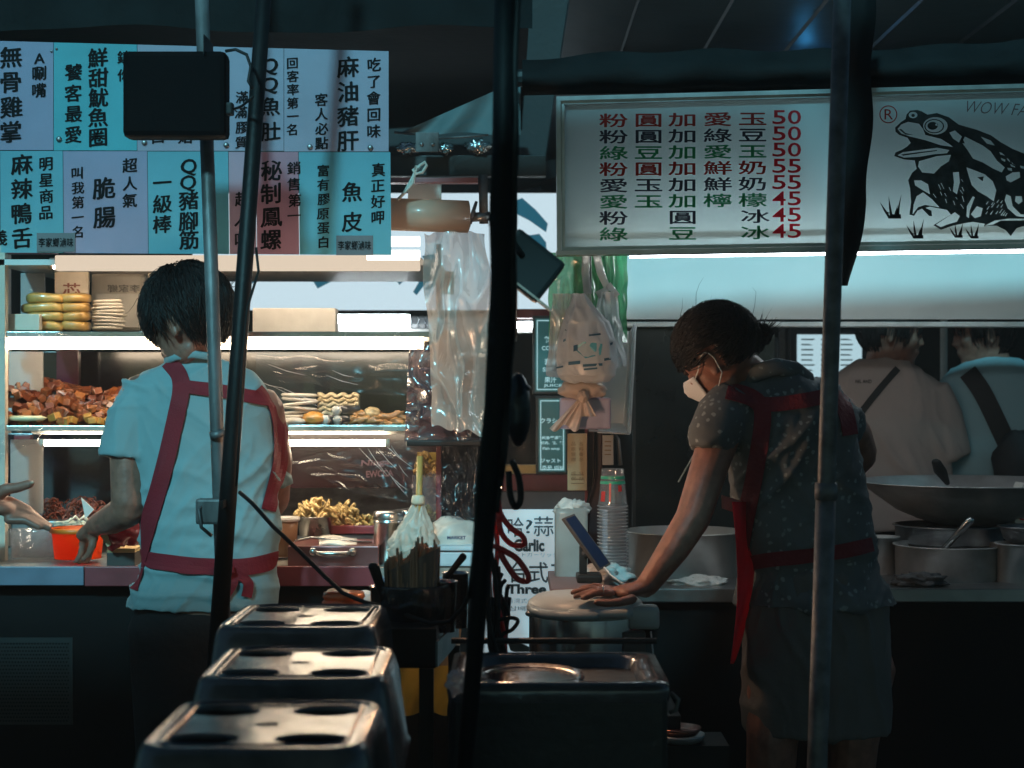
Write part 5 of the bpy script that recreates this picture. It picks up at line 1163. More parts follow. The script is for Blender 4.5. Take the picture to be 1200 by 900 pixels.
# ---- right counter with pans
ct = thing('steel_counter', 'dark steel counter of the drinks stall carrying the pans', 'counter', (1.0, 4.8, 0))
zc = P(0, 690, 4.45).z
m = MB(); m.box((.20, 4.45, zc-.035), (2.4, 5.35, zc), .003); m.build('counter_top', mat('counter_steel', (.26, .27, .28), .35, .85, var=.2, scale=7, bump=.06, grime=.6), ct)
m = MB(); m.box((.22, 4.50, .05), (2.4, 5.30, zc-.036)); m.build('cabinet', mat('cart_black', (.010, .011, .012), .6), ct)
def pan(name, label, x, yr, wr, yb, D, mt, flare=1.0, thickrim=.004, handles=False, n=56, cat='pot'):
    r = W(wr, D); z1 = P(0, yr, D).z; z0 = P(0, yb, D).z; h = z1-z0; c = Vector((P(x, 0, D).x, D, z0))
    t = thing(name, label, cat, c)
    if flare < 1: prof = [(0, 0), (r*flare*.6, 0), (r*flare*.85, h*.10), (r*(flare+.25*(1-flare)), h*.32), (r*(flare+.7*(1-flare)), h*.72), (r, h), (r+.006, h+.001), (r+.006, h+thickrim), (r-.002, h+thickrim-.001), (r*(flare+.66*(1-flare)), h*.70), (r*(flare*.85), h*.16), (0, h*.08)]
    else: prof = [(0, 0), (r*.97, 0), (r*.99, .006), (r, h), (r+.006, h+.001), (r+.006, h+thickrim), (r-.003, h+thickrim), (r*.97, .01), (0, .008)]
    m = MB(); m.lathe(prof, c, n); m.build('pot_body', mt, t, True)
    if handles:
        for s in (-1, 1):
            m = MB(); m.tube([c+Vector((s*r, -.03, h*.8)), c+Vector((s*(r+.035), -.03, h*.85)), c+Vector((s*(r+.035), .03, h*.85)), c+Vector((s*r, .03, h*.8))], .005, 8); m.build('handle', STEELD, t, True)
    return t
pan('wide_basin', 'wide steel basin with a bright rim behind the cup tower and the woman’s arm', 802, 623, 68, 688, 4.80, mat('basin_steel', (.60, .58, .55), .3, .6, var=.15, scale=5, grime=.3))
WOK = mat('wok_steel', (.50, .51, .52), .36, .4, var=.3, scale=6, bump=.12, bscale=30, grime=.5)
pan('big_wok', 'very wide dark wok with a pale rim in front of the two customers', 1140, 565, 132, 613, 4.98, WOK, flare=.55, cat='wok')
pan('flat_pan', 'flat steel pan with a shiny rim directly under the wok', 1112, 616, 62, 636, 4.90, STEELD, cat='pan')
pan('dark_pot', 'wide dark steel pot in front of the flat pan holding the ladle', 1112, 639, 62, 688, 4.72, WOK, n=64)
pan('small_pot', 'smaller dark pot with a bright lip close behind the woman’s back', 1034, 630, 18, 688, 4.82, WOK)
pan('round_pot', 'round dark pot at the right edge of the counter', 1196, 638, 28, 687, 4.62, WOK)
pan('upper_bowl', 'steel bowl with a bright rim standing on the pot at the right edge', 1204, 618, 32, 637, 4.66, STEELD, flare=.8, cat='bowl')
m = MB(); a, b = P(1106, 643, 4.66), P(1137, 610, 4.60); m.tube([a, b], [(.010, .007), (.014, .010)], 12, round_end=True); tag(m.build('ladle_handle', STEEL, None, True), 'shiny steel ladle handle sticking out of the wide dark pot', 'ladle')
m = MB(); m.tube([P(1110, 566, 4.9), P(1102, 552, 4.86), P(1097, 541, 4.84)], [(.008, .006), (.02, .01), (.014, .008)], 12, round_end=True); tag(m.build('spatula_handle', BLACKP, None, True), 'black handle resting on the wok rim before the pink lit customer', 'utensil')
t = thing('drink_carton', 'white carton with a red ring at the right edge above the pots', 'carton', P(1200, 615, 4.85))
m = MB(); m.poly([P(1190, 590, 4.82), P(1190, 616, 4.82), P(1222, 616, 4.82), P(1222, 570, 4.82), P(1200, 566, 4.82)][::-1], (0, .08, 0)); m.build('carton_body', mat('carton_white', (.66, .64, .60), .5), t)
m = MB(); n = 16; ra = m.ring([P(1199+7*math.cos(6.283*i/n), 603+7*math.sin(6.283*i/n), 4.818) for i in range(n)]); rb = m.ring([P(1199+5*math.cos(6.283*i/n), 603+5*math.sin(6.283*i/n), 4.818) for i in range(n)]); m.bridge(ra, rb); m.build('red_ring', RED, t)
tag(link('white_cloth', lump(P(818, 684, 4.56), (W(34, 4.5), .05, W(8, 4.5)), 2, .5, 2.6, 44, 20), mat('towel', (.62, .62, .60), .9, bump=.9, bscale=60), None, True), 'crumpled white cloth on the counter left of the woman’s red apron', 'cloth')
tag(link('dark_cloth', lump(P(1078, 681, 4.52), (W(30, 4.5), .05, W(9, 4.5)), 5, .5, 2.6, 40, 20), mat('cloth_dark', (.05, .055, .06), .9, bump=.9, bscale=60), None, True), 'crumpled dark cloth in front of the wide dark pot', 'cloth')
# screen, posts behind
t = thing('glowing_screen', 'glowing pale menu screen behind the first customer', 'screen', P(972, 440, 7.0))
m = MB(); m.pbox(925, 385, 1016, 448, 7.0, .06, .006); m.build('frame', mat('screen_frame', (.06, .07, .08), .4), t)
m = MB(); m.ppoly([(934, 392), (1010, 392), (1010, 442), (934, 442)], 6.998); m.build('screen_face', glow('screen_glow', (.62, .90, 1.0), .72), t)
m = MB(); rr = random.Random(2)
for j in range(7):
    for i in range(3): m.ppoly([(939+23*i, 397+6*j), (939+23*i+rr.uniform(8, 17), 397+6*j), (939+23*i+14, 398.6+6*j), (939+23*i, 398.6+6*j)], 6.996)
m.build('text_rows', mat('screen_ink', (.18, .30, .34), .5), t, kind='stuff')
t = thing('grey_post', 'grey metal post left of the glowing screen', 'post', P(918, 560, 6.4)); m = MB(); m.box((P(914, 0, 6.4).x, 6.4, 0), (P(920, 0, 6.4).x, 6.43, 1.75)); m.build('post_body', GALV, t)
m = MB(); m.pbox(890, 395, 912, 440, 6.5, .05, .01); tag(m.build('grey_appliance', mat('appliance_grey', (.12, .14, .15), .5, grime=.3), None), 'grey appliance box right behind the woman’s hair bun', 'appliance')
t = thing('white_pole', 'slim white pole between the two customers', 'pole', (P(1105, 0, 6.9).x, 6.9, 0)); m = MB(); m.tube([(P(1106, 0, 6.9).x, 6.9, 0), (P(1106, 0, 6.9).x, 6.9, 2.2)], W(4.2, 6.9), 14); m.build('shaft', mat('pole_white', (.62, .68, .70), .4), t, True)
# ------------------------------------------------------------------ people
SKIN = mat('skin', (.27, .125, .09), .46, var=.22, scale=38, bump=.22, bscale=110, bdist=.003)
SKIN.node_tree.nodes['Principled BSDF'].inputs['Subsurface Weight'].default_value = .12
SKIN.node_tree.nodes['Principled BSDF'].inputs['Subsurface Scale'].default_value = .01
HAIR = mat('black_hair', (.008, .0075, .008), .5, spec=.35, var=.3)
def frame(c, face, up=(0, 0, 1), s=1.0):
    f = Vector(face).normalized(); u = Vector(up); u = (u-f*u.dot(f)).normalized(); y = u.cross(f)
    M = Matrix((f, y, u)).transposed().to_4x4(); M.translation = Vector(c); return M @ Matrix.Diagonal((s, s, s, 1))
def head(mb, M, ears=True):
    def e(c, r, rx=0, ry=0, rz=0):
        q = bmesh.ops.create_uvsphere(mb.bm, u_segments=20, v_segments=14, radius=1)
        T_ = M @ Matrix.Translation(c) @ Matrix.Rotation(rz, 4, 'Z') @ Matrix.Rotation(ry, 4, 'Y') @ Matrix.Rotation(rx, 4, 'X') @ Matrix.Diagonal((*r, 1))
        bmesh.ops.transform(mb.bm, matrix=T_, verts=q['verts'])
    e((0, 0, .01), (.094, .075, .092)); e((.035, 0, -.035), (.058, .062, .075)); e((.045, 0, -.078), (.046, .048, .036))
    e((.030, 0, -.055), (.060, .056, .056)); e((.070, 0, -.098), (.022, .024, .018)); e((.02, .040, -.075), (.035, .014, .028)); e((.02, -.040, -.075), (.035, .014, .028))
    e((.084, 0, .030), (.014, .045, .012))                                   # brow
    e((.098, 0, -.012), (.010, .009, .026), ry=-.25); e((.104, 0, -.030), (.011, .012, .010)); e((.098, .012, -.033), (.008, .007, .006)); e((.098, -.012, -.033), (.008, .007, .006))
    e((.091, 0, -.058), (.011, .022, .006)); e((.089, 0, -.069), (.010, .019, .006))
    for s in (-1, 1):
        e((.072, s*.038, -.025), (.020, .020, .020)); e((.080, s*.031, .008), (.010, .014, .008))
        if ears: e((-.006, s*.077, -.012), (.019, .006, .032), rx=s*-.25, rz=s*.35); e((-.002, s*.080, -.036), (.010, .005, .010))
def arm_hand(mb, wrist, palm, fingers, thumb, pw=(.036, .014), ref=None):
    mb.tube([wrist, wrist*.4+palm*.6, palm], [(.026, .019), (pw[0]*.95, pw[1]*1.05), pw], 14, ref=ref, round_end=True)
    for f, r in fingers: mb.tube(f, [r*1.08, r*1.0, r*.92, r*.78][:len(f)] if len(f) <= 4 else r, 10, round_end=True)
    mb.tube(thumb, [.0120, .0105, .0096, .0084][:len(thumb)], 10, round_end=True)
def finger(a, d, l, bend, nrm, r):
    """base point, direction, length, bend per joint (radians), bending axis"""
    pts = [a]; dd = Vector(d).normalized(); ax = Vector(nrm).normalized()
    for k, fr_ in enumerate((.45, .30, .25)):
        dd = Matrix.Rotation(bend, 3, ax) @ dd; pts.append(pts[-1]+dd*l*fr_)
    return (pts, r)
def torso(mb, rows, D0, n=30, yaw=0):
    """rows: y, centre x, half width (photo px), half depth (m), depth shift"""
    rg = []
    for (y, cx_, hw, hd, dd) in rows:
        c = P(cx_, y, D0+dd); w_ = W(hw, D0+dd); pts = []
        for k in range(n):
            a = 2*math.pi*k/n; ca, sa = math.cos(a), math.sin(a)
            v = Vector((math.copysign(abs(ca)**.85, ca)*w_, math.copysign(abs(sa)**.9, sa)*hd, 0)); pts.append(c+Matrix.Rotation(yaw, 3, 'Z') @ v)
        rg.append(mb.ring(pts))
    for a, b in zip(rg, rg[1:]): mb.bridge(a, b)
    mb.bm.faces.new(rg[0]); mb.bm.faces.new(rg[-1][::-1])
def legs(mb, hips, D0, knee_f=.02, gap=.09, r=(.085, .06, .045), z0=.06):
    for s in (-1, 1):
        h = hips+Vector((s*gap, 0, -.03)); k = Vector((h.x+s*.01, h.y+knee_f, h.z*.54)); a = Vector((h.x+s*.015, h.y-.01, z0+.02))
        mb.tube([h, (h+k)/2, k, (k+a)/2, a], [r[0], r[0]*.88, r[1], r[1]*.92, r[2]], 14, round_end=True)
        mb.tube([a+Vector((0, -.05, -.03)), a+Vector((0, .08, -.04)), a+Vector((s*.01, .16, -.045))], [(.038, .030), (.045, .026), (.04, .018)], 12, round_end=True)
def folds(me, amp, dirs, seed=0, hem=None):
    """cloth creases: ridged noise stretched along each fold; dirs = (across-fold direction, folds per metre, blend seed)"""
    ax = []
    for d, fq, ph in dirs:
        d = Vector(d).normalized(); a = d.cross(Vector((0, 1, 0))); a.normalize(); ax.append((d, a, fq, ph))
    def fn(p, n):
        v = 0
        for d, a, fq, ph in ax:
            q = Vector((p.dot(d)*fq*.32+seed+.5*noise.noise(p*5), p.dot(a)*fq*.07+ph, p.y*3))
            r = 1-abs(noise.noise(q))*2.6; w_ = max(0, .35+noise.noise(p*3.3+Vector((ph*3+seed, 0, 0)))*1.6)
            v += (max(0, r)**3-.30)*w_
            q2 = q*2.3+Vector((5, 5, 5)); v += .35*(max(0, 1-abs(noise.noise(q2))*2.8)**3-.3)*w_
        return v*amp
    displace(me, fn)
def hairdo(M, parent, keep, lift=1.0, strands=1500, seed=1, flow=None, length=.05, stray=30, cap=(.104, .086, .104), off=(-.006, 0, .014)):
    mb = MB(); q = bmesh.ops.create_uvsphere(mb.bm, u_segments=56, v_segments=36, radius=1)
    for v in mb.bm.verts:
        p = v.co.copy(); k = .985+.05*noise.noise(p*3+Vector((seed, 0, 0)))+.05*(1-abs(noise.noise(Vector((p.x*9, p.y*9, p.z*2.5))))*3)*.5
        v.co = Vector((p.x*cap[0]*k+off[0], p.y*cap[1]*k+off[1], p.z*cap[2]*k+off[2]))
    kill = [v for v in mb.bm.verts if not keep(v.co, 0)]
    bmesh.ops.delete(mb.bm, geom=kill, context='VERTS')
    me = mb.mesh(); me = evalmods(me, [('SOLIDIFY', dict(thickness=.012, offset=-1))]); me.transform(M); h = link('hair', me, HAIR, parent, True)
    mb = MB(); r_ = random.Random(seed); cnt = 0
    while cnt < strands:
        a = r_.uniform(0, 6.283); z = r_.uniform(-.95, 1); s_ = math.sqrt(1-z*z); d = Vector((math.cos(a)*s_, math.sin(a)*s_, z))
        p = Vector((d.x*cap[0]+off[0], d.y*cap[1]+off[1], d.z*cap[2]+off[2]))
        if not keep(p, .012): continue
        cnt += 1; st = cnt < stray
        fl = flow(d) if flow else Vector((d.x*.6, d.y*.6, -1))
        fl = (fl-d*fl.dot(d)); fl = fl.normalized() if fl.length > .05 else d.orthogonal().normalized()
        fl = (fl+Vector([r_.uniform(-.25, .25) for _ in range(3)])).normalized(); L_ = length*r_.uniform(.6, 1.25)*(1.1 if st else 1)
        pts = []; pp_ = p.copy()
        for k in range(5):
            lf = (.003+.004*r_.random()*lift)*(1 if not st else 1+.8*k)
            dn = Vector(((pp_.x-off[0])/cap[0]**2, (pp_.y-off[1])/cap[1]**2, (pp_.z-off[2])/cap[2]**2)).normalized()
            pts.append(M @ (pp_+dn*lf*(1+.4*k*(lift-1)))); pp_ = pp_+fl*L_/4
            # stay on the cap
            e_ = Vector(((pp_.x-off[0])/cap[0], (pp_.y-off[1])/cap[1], (pp_.z-off[2])/cap[2])); ln = e_.length
            if ln > 0: pp_ = Vector((off[0]+(pp_.x-off[0])/ln, off[1]+(pp_.y-off[1])/ln, off[2]+(pp_.z-off[2])/ln)) if not st else pp_
        w_ = .0011 if not st else .0005
        mb.tube(pts, [w_, w_*1.3, w_*1.2, w_*.8, w_*.3], 3, cap=False)
    mb.build('hair_strands', HAIR, h, True, kind='stuff'); return h
def person(label, base, group=None): return thing('person', label, 'person', base, group)

# ---- the young man in the pale T-shirt
D = 4.30
boy = person('young man in a pale T-shirt with red apron straps, back turned, at the food cart', Vector((P(240, 0, D).x, D, 0)))
Mh = frame(P(220, 371, 4.27), (-.88, .40, -.36), (-.25, 0, 1), 1.04)
mb = MB(); head(mb, Mh)
mb.tube([P(214, 385, 4.27), P(222, 415, 4.29), P(226, 440, 4.32)], [.052, .050, .062], 16, round_end=True)
torso(mb, [(435, 225, 40, .05, 0), (465, 230, 74, .08, 0), (520, 238, 76, .09, 0), (600, 244, 70, .10, 0), (690, 245, 72, .11, 0), (760, 245, 78, .12, 0)], D)
mb.tube([P(165, 462, 4.29), P(150, 540, 4.26), P(151, 592, 4.25)], [.050, .045, .043], 14, round_end=True)
el_, wr_ = P(151, 597, 4.255), P(112, 616, 4.43)
mb.tube([el_, (el_+wr_)/2+Vector((0, 0, -.004)), wr_], [.043, .038, .027], 14, round_end=True)
pm = P(101, 627, 4.47)
arm_hand(mb, wr_, pm, [finger(P(97+3*k, 632, 4.475+.014*k), P(100+k, 650, 4.47)-P(97, 630, 4.47), .062, .25, (0, 1, 0), .0085) for k in range(4)],
         [P(110, 630, 4.44), P(108, 640, 4.435), P(104, 650, 4.44), P(98, 655, 4.45)], (.030, .018))
mb.tube([P(309, 478, 4.33), P(322, 540, 4.38), P(320, 585, 4.42)], [.050, .045, .042], 14, round_end=True)
mb.tube([P(320, 585, 4.42), P(300, 610, 4.55), P(286, 622, 4.62)], [.042, .035, .026], 14, round_end=True)
arm_hand(mb, P(286, 622, 4.62), P(272, 628, 4.68), [finger(P(264, 628+3*k, 4.70), Vector((-.5, .3, -.2)), .07, .2, (0, 1, 0), .0085) for k in range(4)], [P(278, 622, 4.67), P(268, 618, 4.69), P(260, 620, 4.70)])
legs(mb, Vector((P(242, 0, D).x, D, .80)), D, r=(.085, .06, .045))
me = remesh(mb, .0052, 3); body = link('body', me, SKIN, boy, True)
m = MB()
for s in (-1, 1):
    m.ell(Mh @ Vector((.086, s*.030, .004)), .011)
m.build('eye', mat('eye_dark', (.03, .02, .02), .2), boy, True)
# T-shirt
mb = MB()
torso(mb, [(420, 224, 28, .052, -.005), (428, 226, 44, .060, 0), (438, 227, 66, .075, 0), (452, 228, 84, .090, 0), (480, 234, 89, .105, 0), (520, 238, 88, .112, 0), (570, 243, 84, .112, .0), (620, 246, 82, .118, 0), (655, 247, 79, .118, 0), (672, 245, 80, .12, 0), (700, 239, 88, .128, 0), (711, 237, 90, .13, 0)], D)
mb.tube([P(172, 458, 4.30), P(157, 488, 4.285), P(148, 520, 4.27), P(146, 538, 4.265)], [(.062, .066), (.066, .068), (.066, .064), (.068, .066)], 18, ref=(0, 1, 0))
mb.tube([P(304, 474, 4.33), P(316, 505, 4.36), P(320, 540, 4.38), P(322, 566, 4.39)], [(.052, .06), (.052, .062), (.048, .06), (.046, .058)], 18, ref=(0, 1, 0))
me = remesh(mb, .0065, 5)
folds(me, .013, [((.75, 0, .66), 30, 0), ((-.8, 0, .6), 34, 2), ((.15, 0, 1), 36, 4)], 3)
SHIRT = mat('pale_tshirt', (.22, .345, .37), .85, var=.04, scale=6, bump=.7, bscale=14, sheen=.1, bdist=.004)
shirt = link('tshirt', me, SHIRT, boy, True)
m = MB(); m.tube([P(194, 424, 4.26), P(206, 418, 4.235), P(226, 415, 4.225), P(246, 418, 4.235), P(256, 424, 4.26)], [(.006, .010)]*5, 10); m.build('collar', SHIRT, boy, True)
BV = bvh_of(shirt); STR = mat('red_strap', (.21, .008, .018), .8, var=.12, bump=.2, bscale=260)
def strap(parent, BV, pts, w_, mt, name='apron_strap', off=.006, th=.0016):
    m = MB(); ribbon(m, BV, pts, w_, off, 8); me = thick(m.mesh(), th); return link(name, me, mt, parent, False)
strap(boy, BV, [(198, 424), (210, 440), (212, 460), (205, 495), (190, 560), (172, 620), (152, 690)], 20, STR)
strap(boy, BV, [(208, 452), (232, 455), (262, 459), (290, 464), (314, 468)], 15, STR)
strap(boy, BV, [(306, 452), (320, 470), (328, 500), (328, 540), (320, 575), (314, 598)], 17, STR)
strap(boy, BV, [(140, 640), (165, 654), (200, 660), (240, 664), (290, 664), (328, 655)], 20, STR, 'apron_belt', .007)
strap(boy, BV, [(262, 664), (272, 676), (266, 690), (258, 702)], 16, STR, 'belt_tail', .010)
strap(boy, BV, [(274, 672), (290, 682), (288, 700)], 12, STR, 'belt_tail', .010)
link('belt_knot', lump(P(266, 668, 4.165), (.018, .012, .016), 2, .25), STR, boy, True)
mb = MB(); legs(mb, Vector((P(242, 0, D).x, D, .70)), D, r=(.105, .080, .068), z0=.08); torso(mb, [(696, 240, 72, .10, 0), (722, 243, 80, .12, 0), (780, 243, 84, .125, 0), (840, 243, 80, .11, 0)], D)
link('trousers', remesh(mb, .012, 4), mat('dark_trousers', (.010, .011, .013), .9, bump=.3), boy, True)
def keep_boy(p, mrg):
    # above a hair line running low at the nape, around the ear and to the fringe
    if p.x > .055: return p.z > .030-mrg+.25*max(0, p.x-.09)-.9*0 or (abs(p.y) > .05 and p.z > .012)
    if p.x > -.03: return p.z > -.004-mrg*0+(.03 if (-.022 < p.x < .018 and p.z < .02) else 0)
    return p.z > -.070+.35*(p.x+.10)
hairdo(Mh, boy, keep_boy, lift=1.5, strands=3200, seed=2, flow=lambda d: Vector((-.25*(d.x < .1)+.8*(d.x > .35), d.y*.5, -1)) if d.z < .75 else Vector((d.x+.15, d.y, -.3)), length=.05, stray=16, cap=(.108, .090, .106), off=(-.006, 0, .016))
mb = MB(); r_ = random.Random(5)      # wind-blown locks at the back of the head
for i in range(60):
    a = P(262+r_.uniform(-4, 6), 335+r_.uniform(0, 45), 4.25+r_.uniform(-.02, .03)); l = r_.uniform(10, 24)*(1 if i < 14 else .55)
    b = a+Vector((W(l, 4.27), 0, W(r_.uniform(-2, 9), 4.27))); mb.tube([a, (a+b)/2+Vector((0, 0, -.004)), b], [.0009, .0007, .0002], 3, cap=False)
for i in range(16):
    x = r_.uniform(190, 205); a = P(x, 324, 4.25); b = P(x+r_.uniform(20, 34), 320+r_.uniform(-3, 3), 4.25); mb.tube([a, (a+b)/2+Vector((0, 0, W(r_.uniform(3, 8), 4.25))), b], [.0006]*3, 3, cap=False)
mb.build('loose_locks', HAIR, boy, True, kind='stuff')

# ---- the woman at the cooker
D = 4.05
wom = person('woman with hair bun, face mask and dark flowered blouse leaning on the cooker', Vector((P(960, 0, D).x, D+.05, 0)))
Mw = frame(P(842, 414, 4.03), (-.70, .52, -.48), (-.45, 0, .89), .92)
mb = MB(); head(mb, Mw)
mb.tube([P(858, 424, 4.04), P(878, 440, 4.05), P(896, 458, 4.07)], [.050, .048, .06], 16, round_end=True)
torso(mb, [(445, 908, 38, .05, 0), (475, 916, 68, .08, 0), (530, 928, 68, .09, 0), (600, 940, 68, .10, .02), (660, 948, 70, .11, .04), (720, 956, 82, .12, .05), (800, 956, 84, .12, .05)], D)
sh, el_, wr_ = P(853, 480, 4.0), P(812, 607, 3.93), P(757, 688, 3.885)
mb.tube([sh, sh*.5+el_*.5, el_], [.052, .044, .040], 14, round_end=True); mb.tube([el_, el_*.55+wr_*.45+Vector((.004, 0, 0)), wr_], [.040, .036, .025], 14, round_end=True)
zt_lid = P(0, 697, 3.87)
pm = P(727, 694, 3.86)
fg = []
for k in range(4):
    a = P(716, 695.5-1.5*k, 3.825+.022*k); b = [P(683, 701, 3.80), P(674, 699, 3.815), P(671, 694, 3.845), P(680, 690, 3.885)][k]
    mid = (a+b)/2+Vector((0, 0, .007)); q3 = a*.3+b*.7+Vector((0, 0, .004)); fg.append(([a, mid, q3, b], .0086))
arm_hand(mb, wr_, pm, fg, [P(741, 702, 3.81), P(726, 706, 3.785), P(712, 707, 3.775), P(699, 706, 3.77)], (.040, .0145), ref=(0, 0, 1))
mb.tube([P(980, 482, 4.15), P(1000, 510, 4.20), P(1008, 532, 4.24)], [.048, .046, .042], 14, round_end=True)
mb.tube([P(1008, 532, 4.24), P(985, 560, 4.36), P(960, 585, 4.46)], [.042, .036, .026], 14, round_end=True)
arm_hand(mb, P(960, 585, 4.46), P(948, 600, 4.50), [finger(P(940, 604+3*k, 4.52), Vector((-.5, .3, -.4)), .07, .2, (0, 1, 0), .0085) for k in range(4)], [P(950, 592, 4.5), P(940, 590, 4.52), P(932, 594, 4.53)])
hz = .46
for s, xk, dd in ((-1, 905, 0), (1, 1000, .06)):
    h = P(xk+8, 780, D+dd+.04); k = P(xk, 868, D+dd); a = Vector((P(xk-6, 0, D).x, D+dd+.05, .09))
    mb.tube([h, k, (k+a)/2+Vector((0, -.02, .03)), a], [.085, .060, .055, .036], 14, round_end=True)
    mb.tube([a+Vector((0, -.05, -.04)), a+Vector((-.03, .06, -.05)), a+Vector((-.06, .13, -.055))], [(.036, .030), (.042, .026), (.036, .018)], 12, round_end=True)
link('body', remesh(mb, .0050, 2), SKIN, wom, True)
m = MB(); q = [Mw @ Vector((.088, s*.030, .004)) for s in (-1, 1)]
for c in q: m.ell(c, .010)
m.build('eye', MATS['eye_dark'], wom, True)
ring = MB(); c = P(707, 691, 3.818)
ring.lathe([(.0088, -.0015), (.0102, -.001), (.0102, .001), (.0088, .0015)], c, 18, rot=Matrix.Rotation(R(86), 3, 'Y')); ring.build('ring', mat('silver', (.8, .8, .78), .15, 1), wom, True)
# face mask with ear loops
MASK = mat('mask_white', (.72, .74, .74), .8, var=.03, bump=.2, bscale=60)
mb = MB(); n = 22
def mk(u, v):
    # over the nose bridge (z -.005) down under the chin (z -.118), hugging the cheeks
    a = (u-.5)*2*1.02; z = -.016-.100*v; ca_, sa_ = math.cos(a), math.sin(a)
    nose = 2.1*math.exp(-(a/.42)**2)
    rx = .108+.016*nose*math.exp(-((v-.25)/.35)**2)-.022*max(0, v-.6)/.4; ry = .080-.022*v
    pl_ = .0012*math.sin(v*38)
    return Mw @ Vector((-.004+(rx+pl_)*max(.0, ca_)**.8, ry*sa_, z))
mb.sheet(mk, n, 14); me = thick(mb.mesh(), .0025); link('face_mask', me, MASK, wom, True)
for s in (-1, 1):
    m = MB(); m.tube([mk(.5+s*.49, .08), Mw @ Vector((.035, s*.080, -.010)), Mw @ Vector((.012, s*.085, .008)), Mw @ Vector((.002, s*.087, .017)), Mw @ Vector((-.010, s*.088, .020)), Mw @ Vector((-.019, s*.088, .012)), Mw @ Vector((-.024, s*.086, -.004)), Mw @ Vector((-.018, s*.080, -.045)), mk(.5+s*.49, .8)], .0016, 8); m.build('ear_loop', MASK, wom, True)
# blouse
mb = MB()
torso(mb, [(436, 905, 30, .050, 0), (443, 908, 46, .062, 0), (455, 914, 66, .078, 0), (470, 917, 78, .092, 0), (500, 922, 82, .104, 0), (540, 930, 80, .108, .01), (590, 938, 80, .112, .02), (630, 944, 82, .118, .03), (655, 947, 80, .118, .04), (668, 949, 82, .122, .045), (690, 954, 92, .135, .05), (708, 957, 96, .14, .05)], D)
mb.tube([P(862, 468, 4.01), P(846, 488, 3.99), P(836, 512, 3.975), P(832, 530, 3.965)], [(.058, .062), (.062, .064), (.062, .062), (.050, .052)], 18, ref=(0, 1, 0))
mb.tube([P(974, 472, 4.12), P(986, 492, 4.16), P(990, 508, 4.18)], [(.050, .056), (.052, .056), (.048, .052)], 18, ref=(0, 1, 0))
me = remesh(mb, .0065, 4); folds(me, .012, [((.7, 0, .7), 34, 0), ((-.8, 0, .6), 40, 2), ((1, 0, .15), 34, 1)], 9)
def printed(name, base, flower):
    m = mat(name, base, .85, var=.25, scale=10, bump=.5, bscale=40, bdist=.004); nt = m.node_tree; b = nt.nodes['Principled BSDF']; old = b.inputs['Base Color'].links[0].from_socket; L = nt.links.new
    tc = [n for n in nt.nodes if n.type == 'TEX_COORD'][0]; vo = nd(nt, 'ShaderNodeTexVoronoi'); vo.inputs['Scale'].default_value = 60
    ns = nd(nt, 'ShaderNodeTexNoise'); ns.inputs['Scale'].default_value = 60; va = nd(nt, 'ShaderNodeVectorMath', operation='SCALE'); va.inputs['Scale'].default_value = .014
    vb = nd(nt, 'ShaderNodeVectorMath', operation='ADD'); L(tc.outputs['Object'], ns.inputs['Vector']); L(ns.outputs['Color'], va.inputs[0]); L(va.outputs[0], vb.inputs[0]); L(tc.outputs['Object'], vb.inputs[1]); L(vb.outputs[0], vo.inputs['Vector'])
    r = nd(nt, 'ShaderNodeValToRGB'); r.color_ramp.elements[0].position = .24; r.color_ramp.elements[0].color = (1, 1, 1, 1); r.color_ramp.elements[1].position = .33; r.color_ramp.elements[1].color = (0, 0, 0, 1); L(vo.outputs['Distance'], r.inputs[0])
    v2 = nd(nt, 'ShaderNodeSeparateColor'); L(vo.outputs['Color'], v2.inputs[0]); g = nd(nt, 'ShaderNodeMath', operation='GREATER_THAN'); g.inputs[1].default_value = .45; L(v2.outputs[0], g.inputs[0])
    mu = nd(nt, 'ShaderNodeMath', operation='MULTIPLY'); L(g.outputs[0], mu.inputs[0]); L(r.outputs[0], mu.inputs[1])
    mx = nd(nt, 'ShaderNodeMix', data_type='RGBA'); L(mu.outputs[0], mx.inputs[0]); L(old, mx.inputs[6]); mx.inputs[7].default_value = (*flower, 1); L(mx.outputs[2], b.inputs['Base Color']); return m
BL = printed('flowered_cloth', (.115, .135, .145), (.27, .32, .32))
bl = link('blouse', me, BL, wom, True)
mb = MB(); mb.tube([P(872, 448, 4.02), P(888, 436, 3.995), P(910, 430, 3.985), P(932, 434, 4.0), P(948, 446, 4.03)], [(.012, .020)]*5, 12, round_end=True)
me = mb.mesh(); displace(me, lambda p, n: .004*noise.noise(p*40)); link('collar', me, BL, wom, True)
BV = bvh_of(bl); AP = mat('red_apron', (.78, .012, .04), .7, transl=.35, var=.12, bump=.4, bscale=60); APD = mat('red_strap_woman', (.20, .014, .025), .75, var=.15, bump=.4, bscale=100)
strap(wom, BV, [(852, 458), (880, 466), (893, 480), (892, 510), (884, 560), (874, 610), (868, 645)], 20, APD)
strap(wom, BV, [(884, 474), (910, 474), (940, 470), (972, 464)], 17, APD)
strap(wom, BV, [(968, 456), (984, 470), (992, 488), (996, 510)], 18, APD)
strap(wom, BV, [(868, 662), (900, 656), (940, 652), (985, 646), (1022, 638)], 17, APD, 'apron_belt', .007)
def aps(u, v): # the side of the apron hanging in front of her, seen edge-on
    x = 858+8*math.sin(v*3)-3*v+(u)*(24*(1-v)**.7+3); y = 588+190*v
    return P(x, y, 3.965+.07*u-.012*math.sin(v*9+u*4))
m = MB(); m.sheet(aps, 10, 40); me = thick(m.mesh(), .002); link('apron_side', me, AP, wom, True)
m = MB(); m.sheet(lambda u, v: P(846+26*u, 580+16*v+8*u, 3.99+.02*u), 8, 6); me = thick(m.mesh(), .002); link('apron_pocket', me, mat('apron_print', (.55, .22, .20), .8), wom, True)
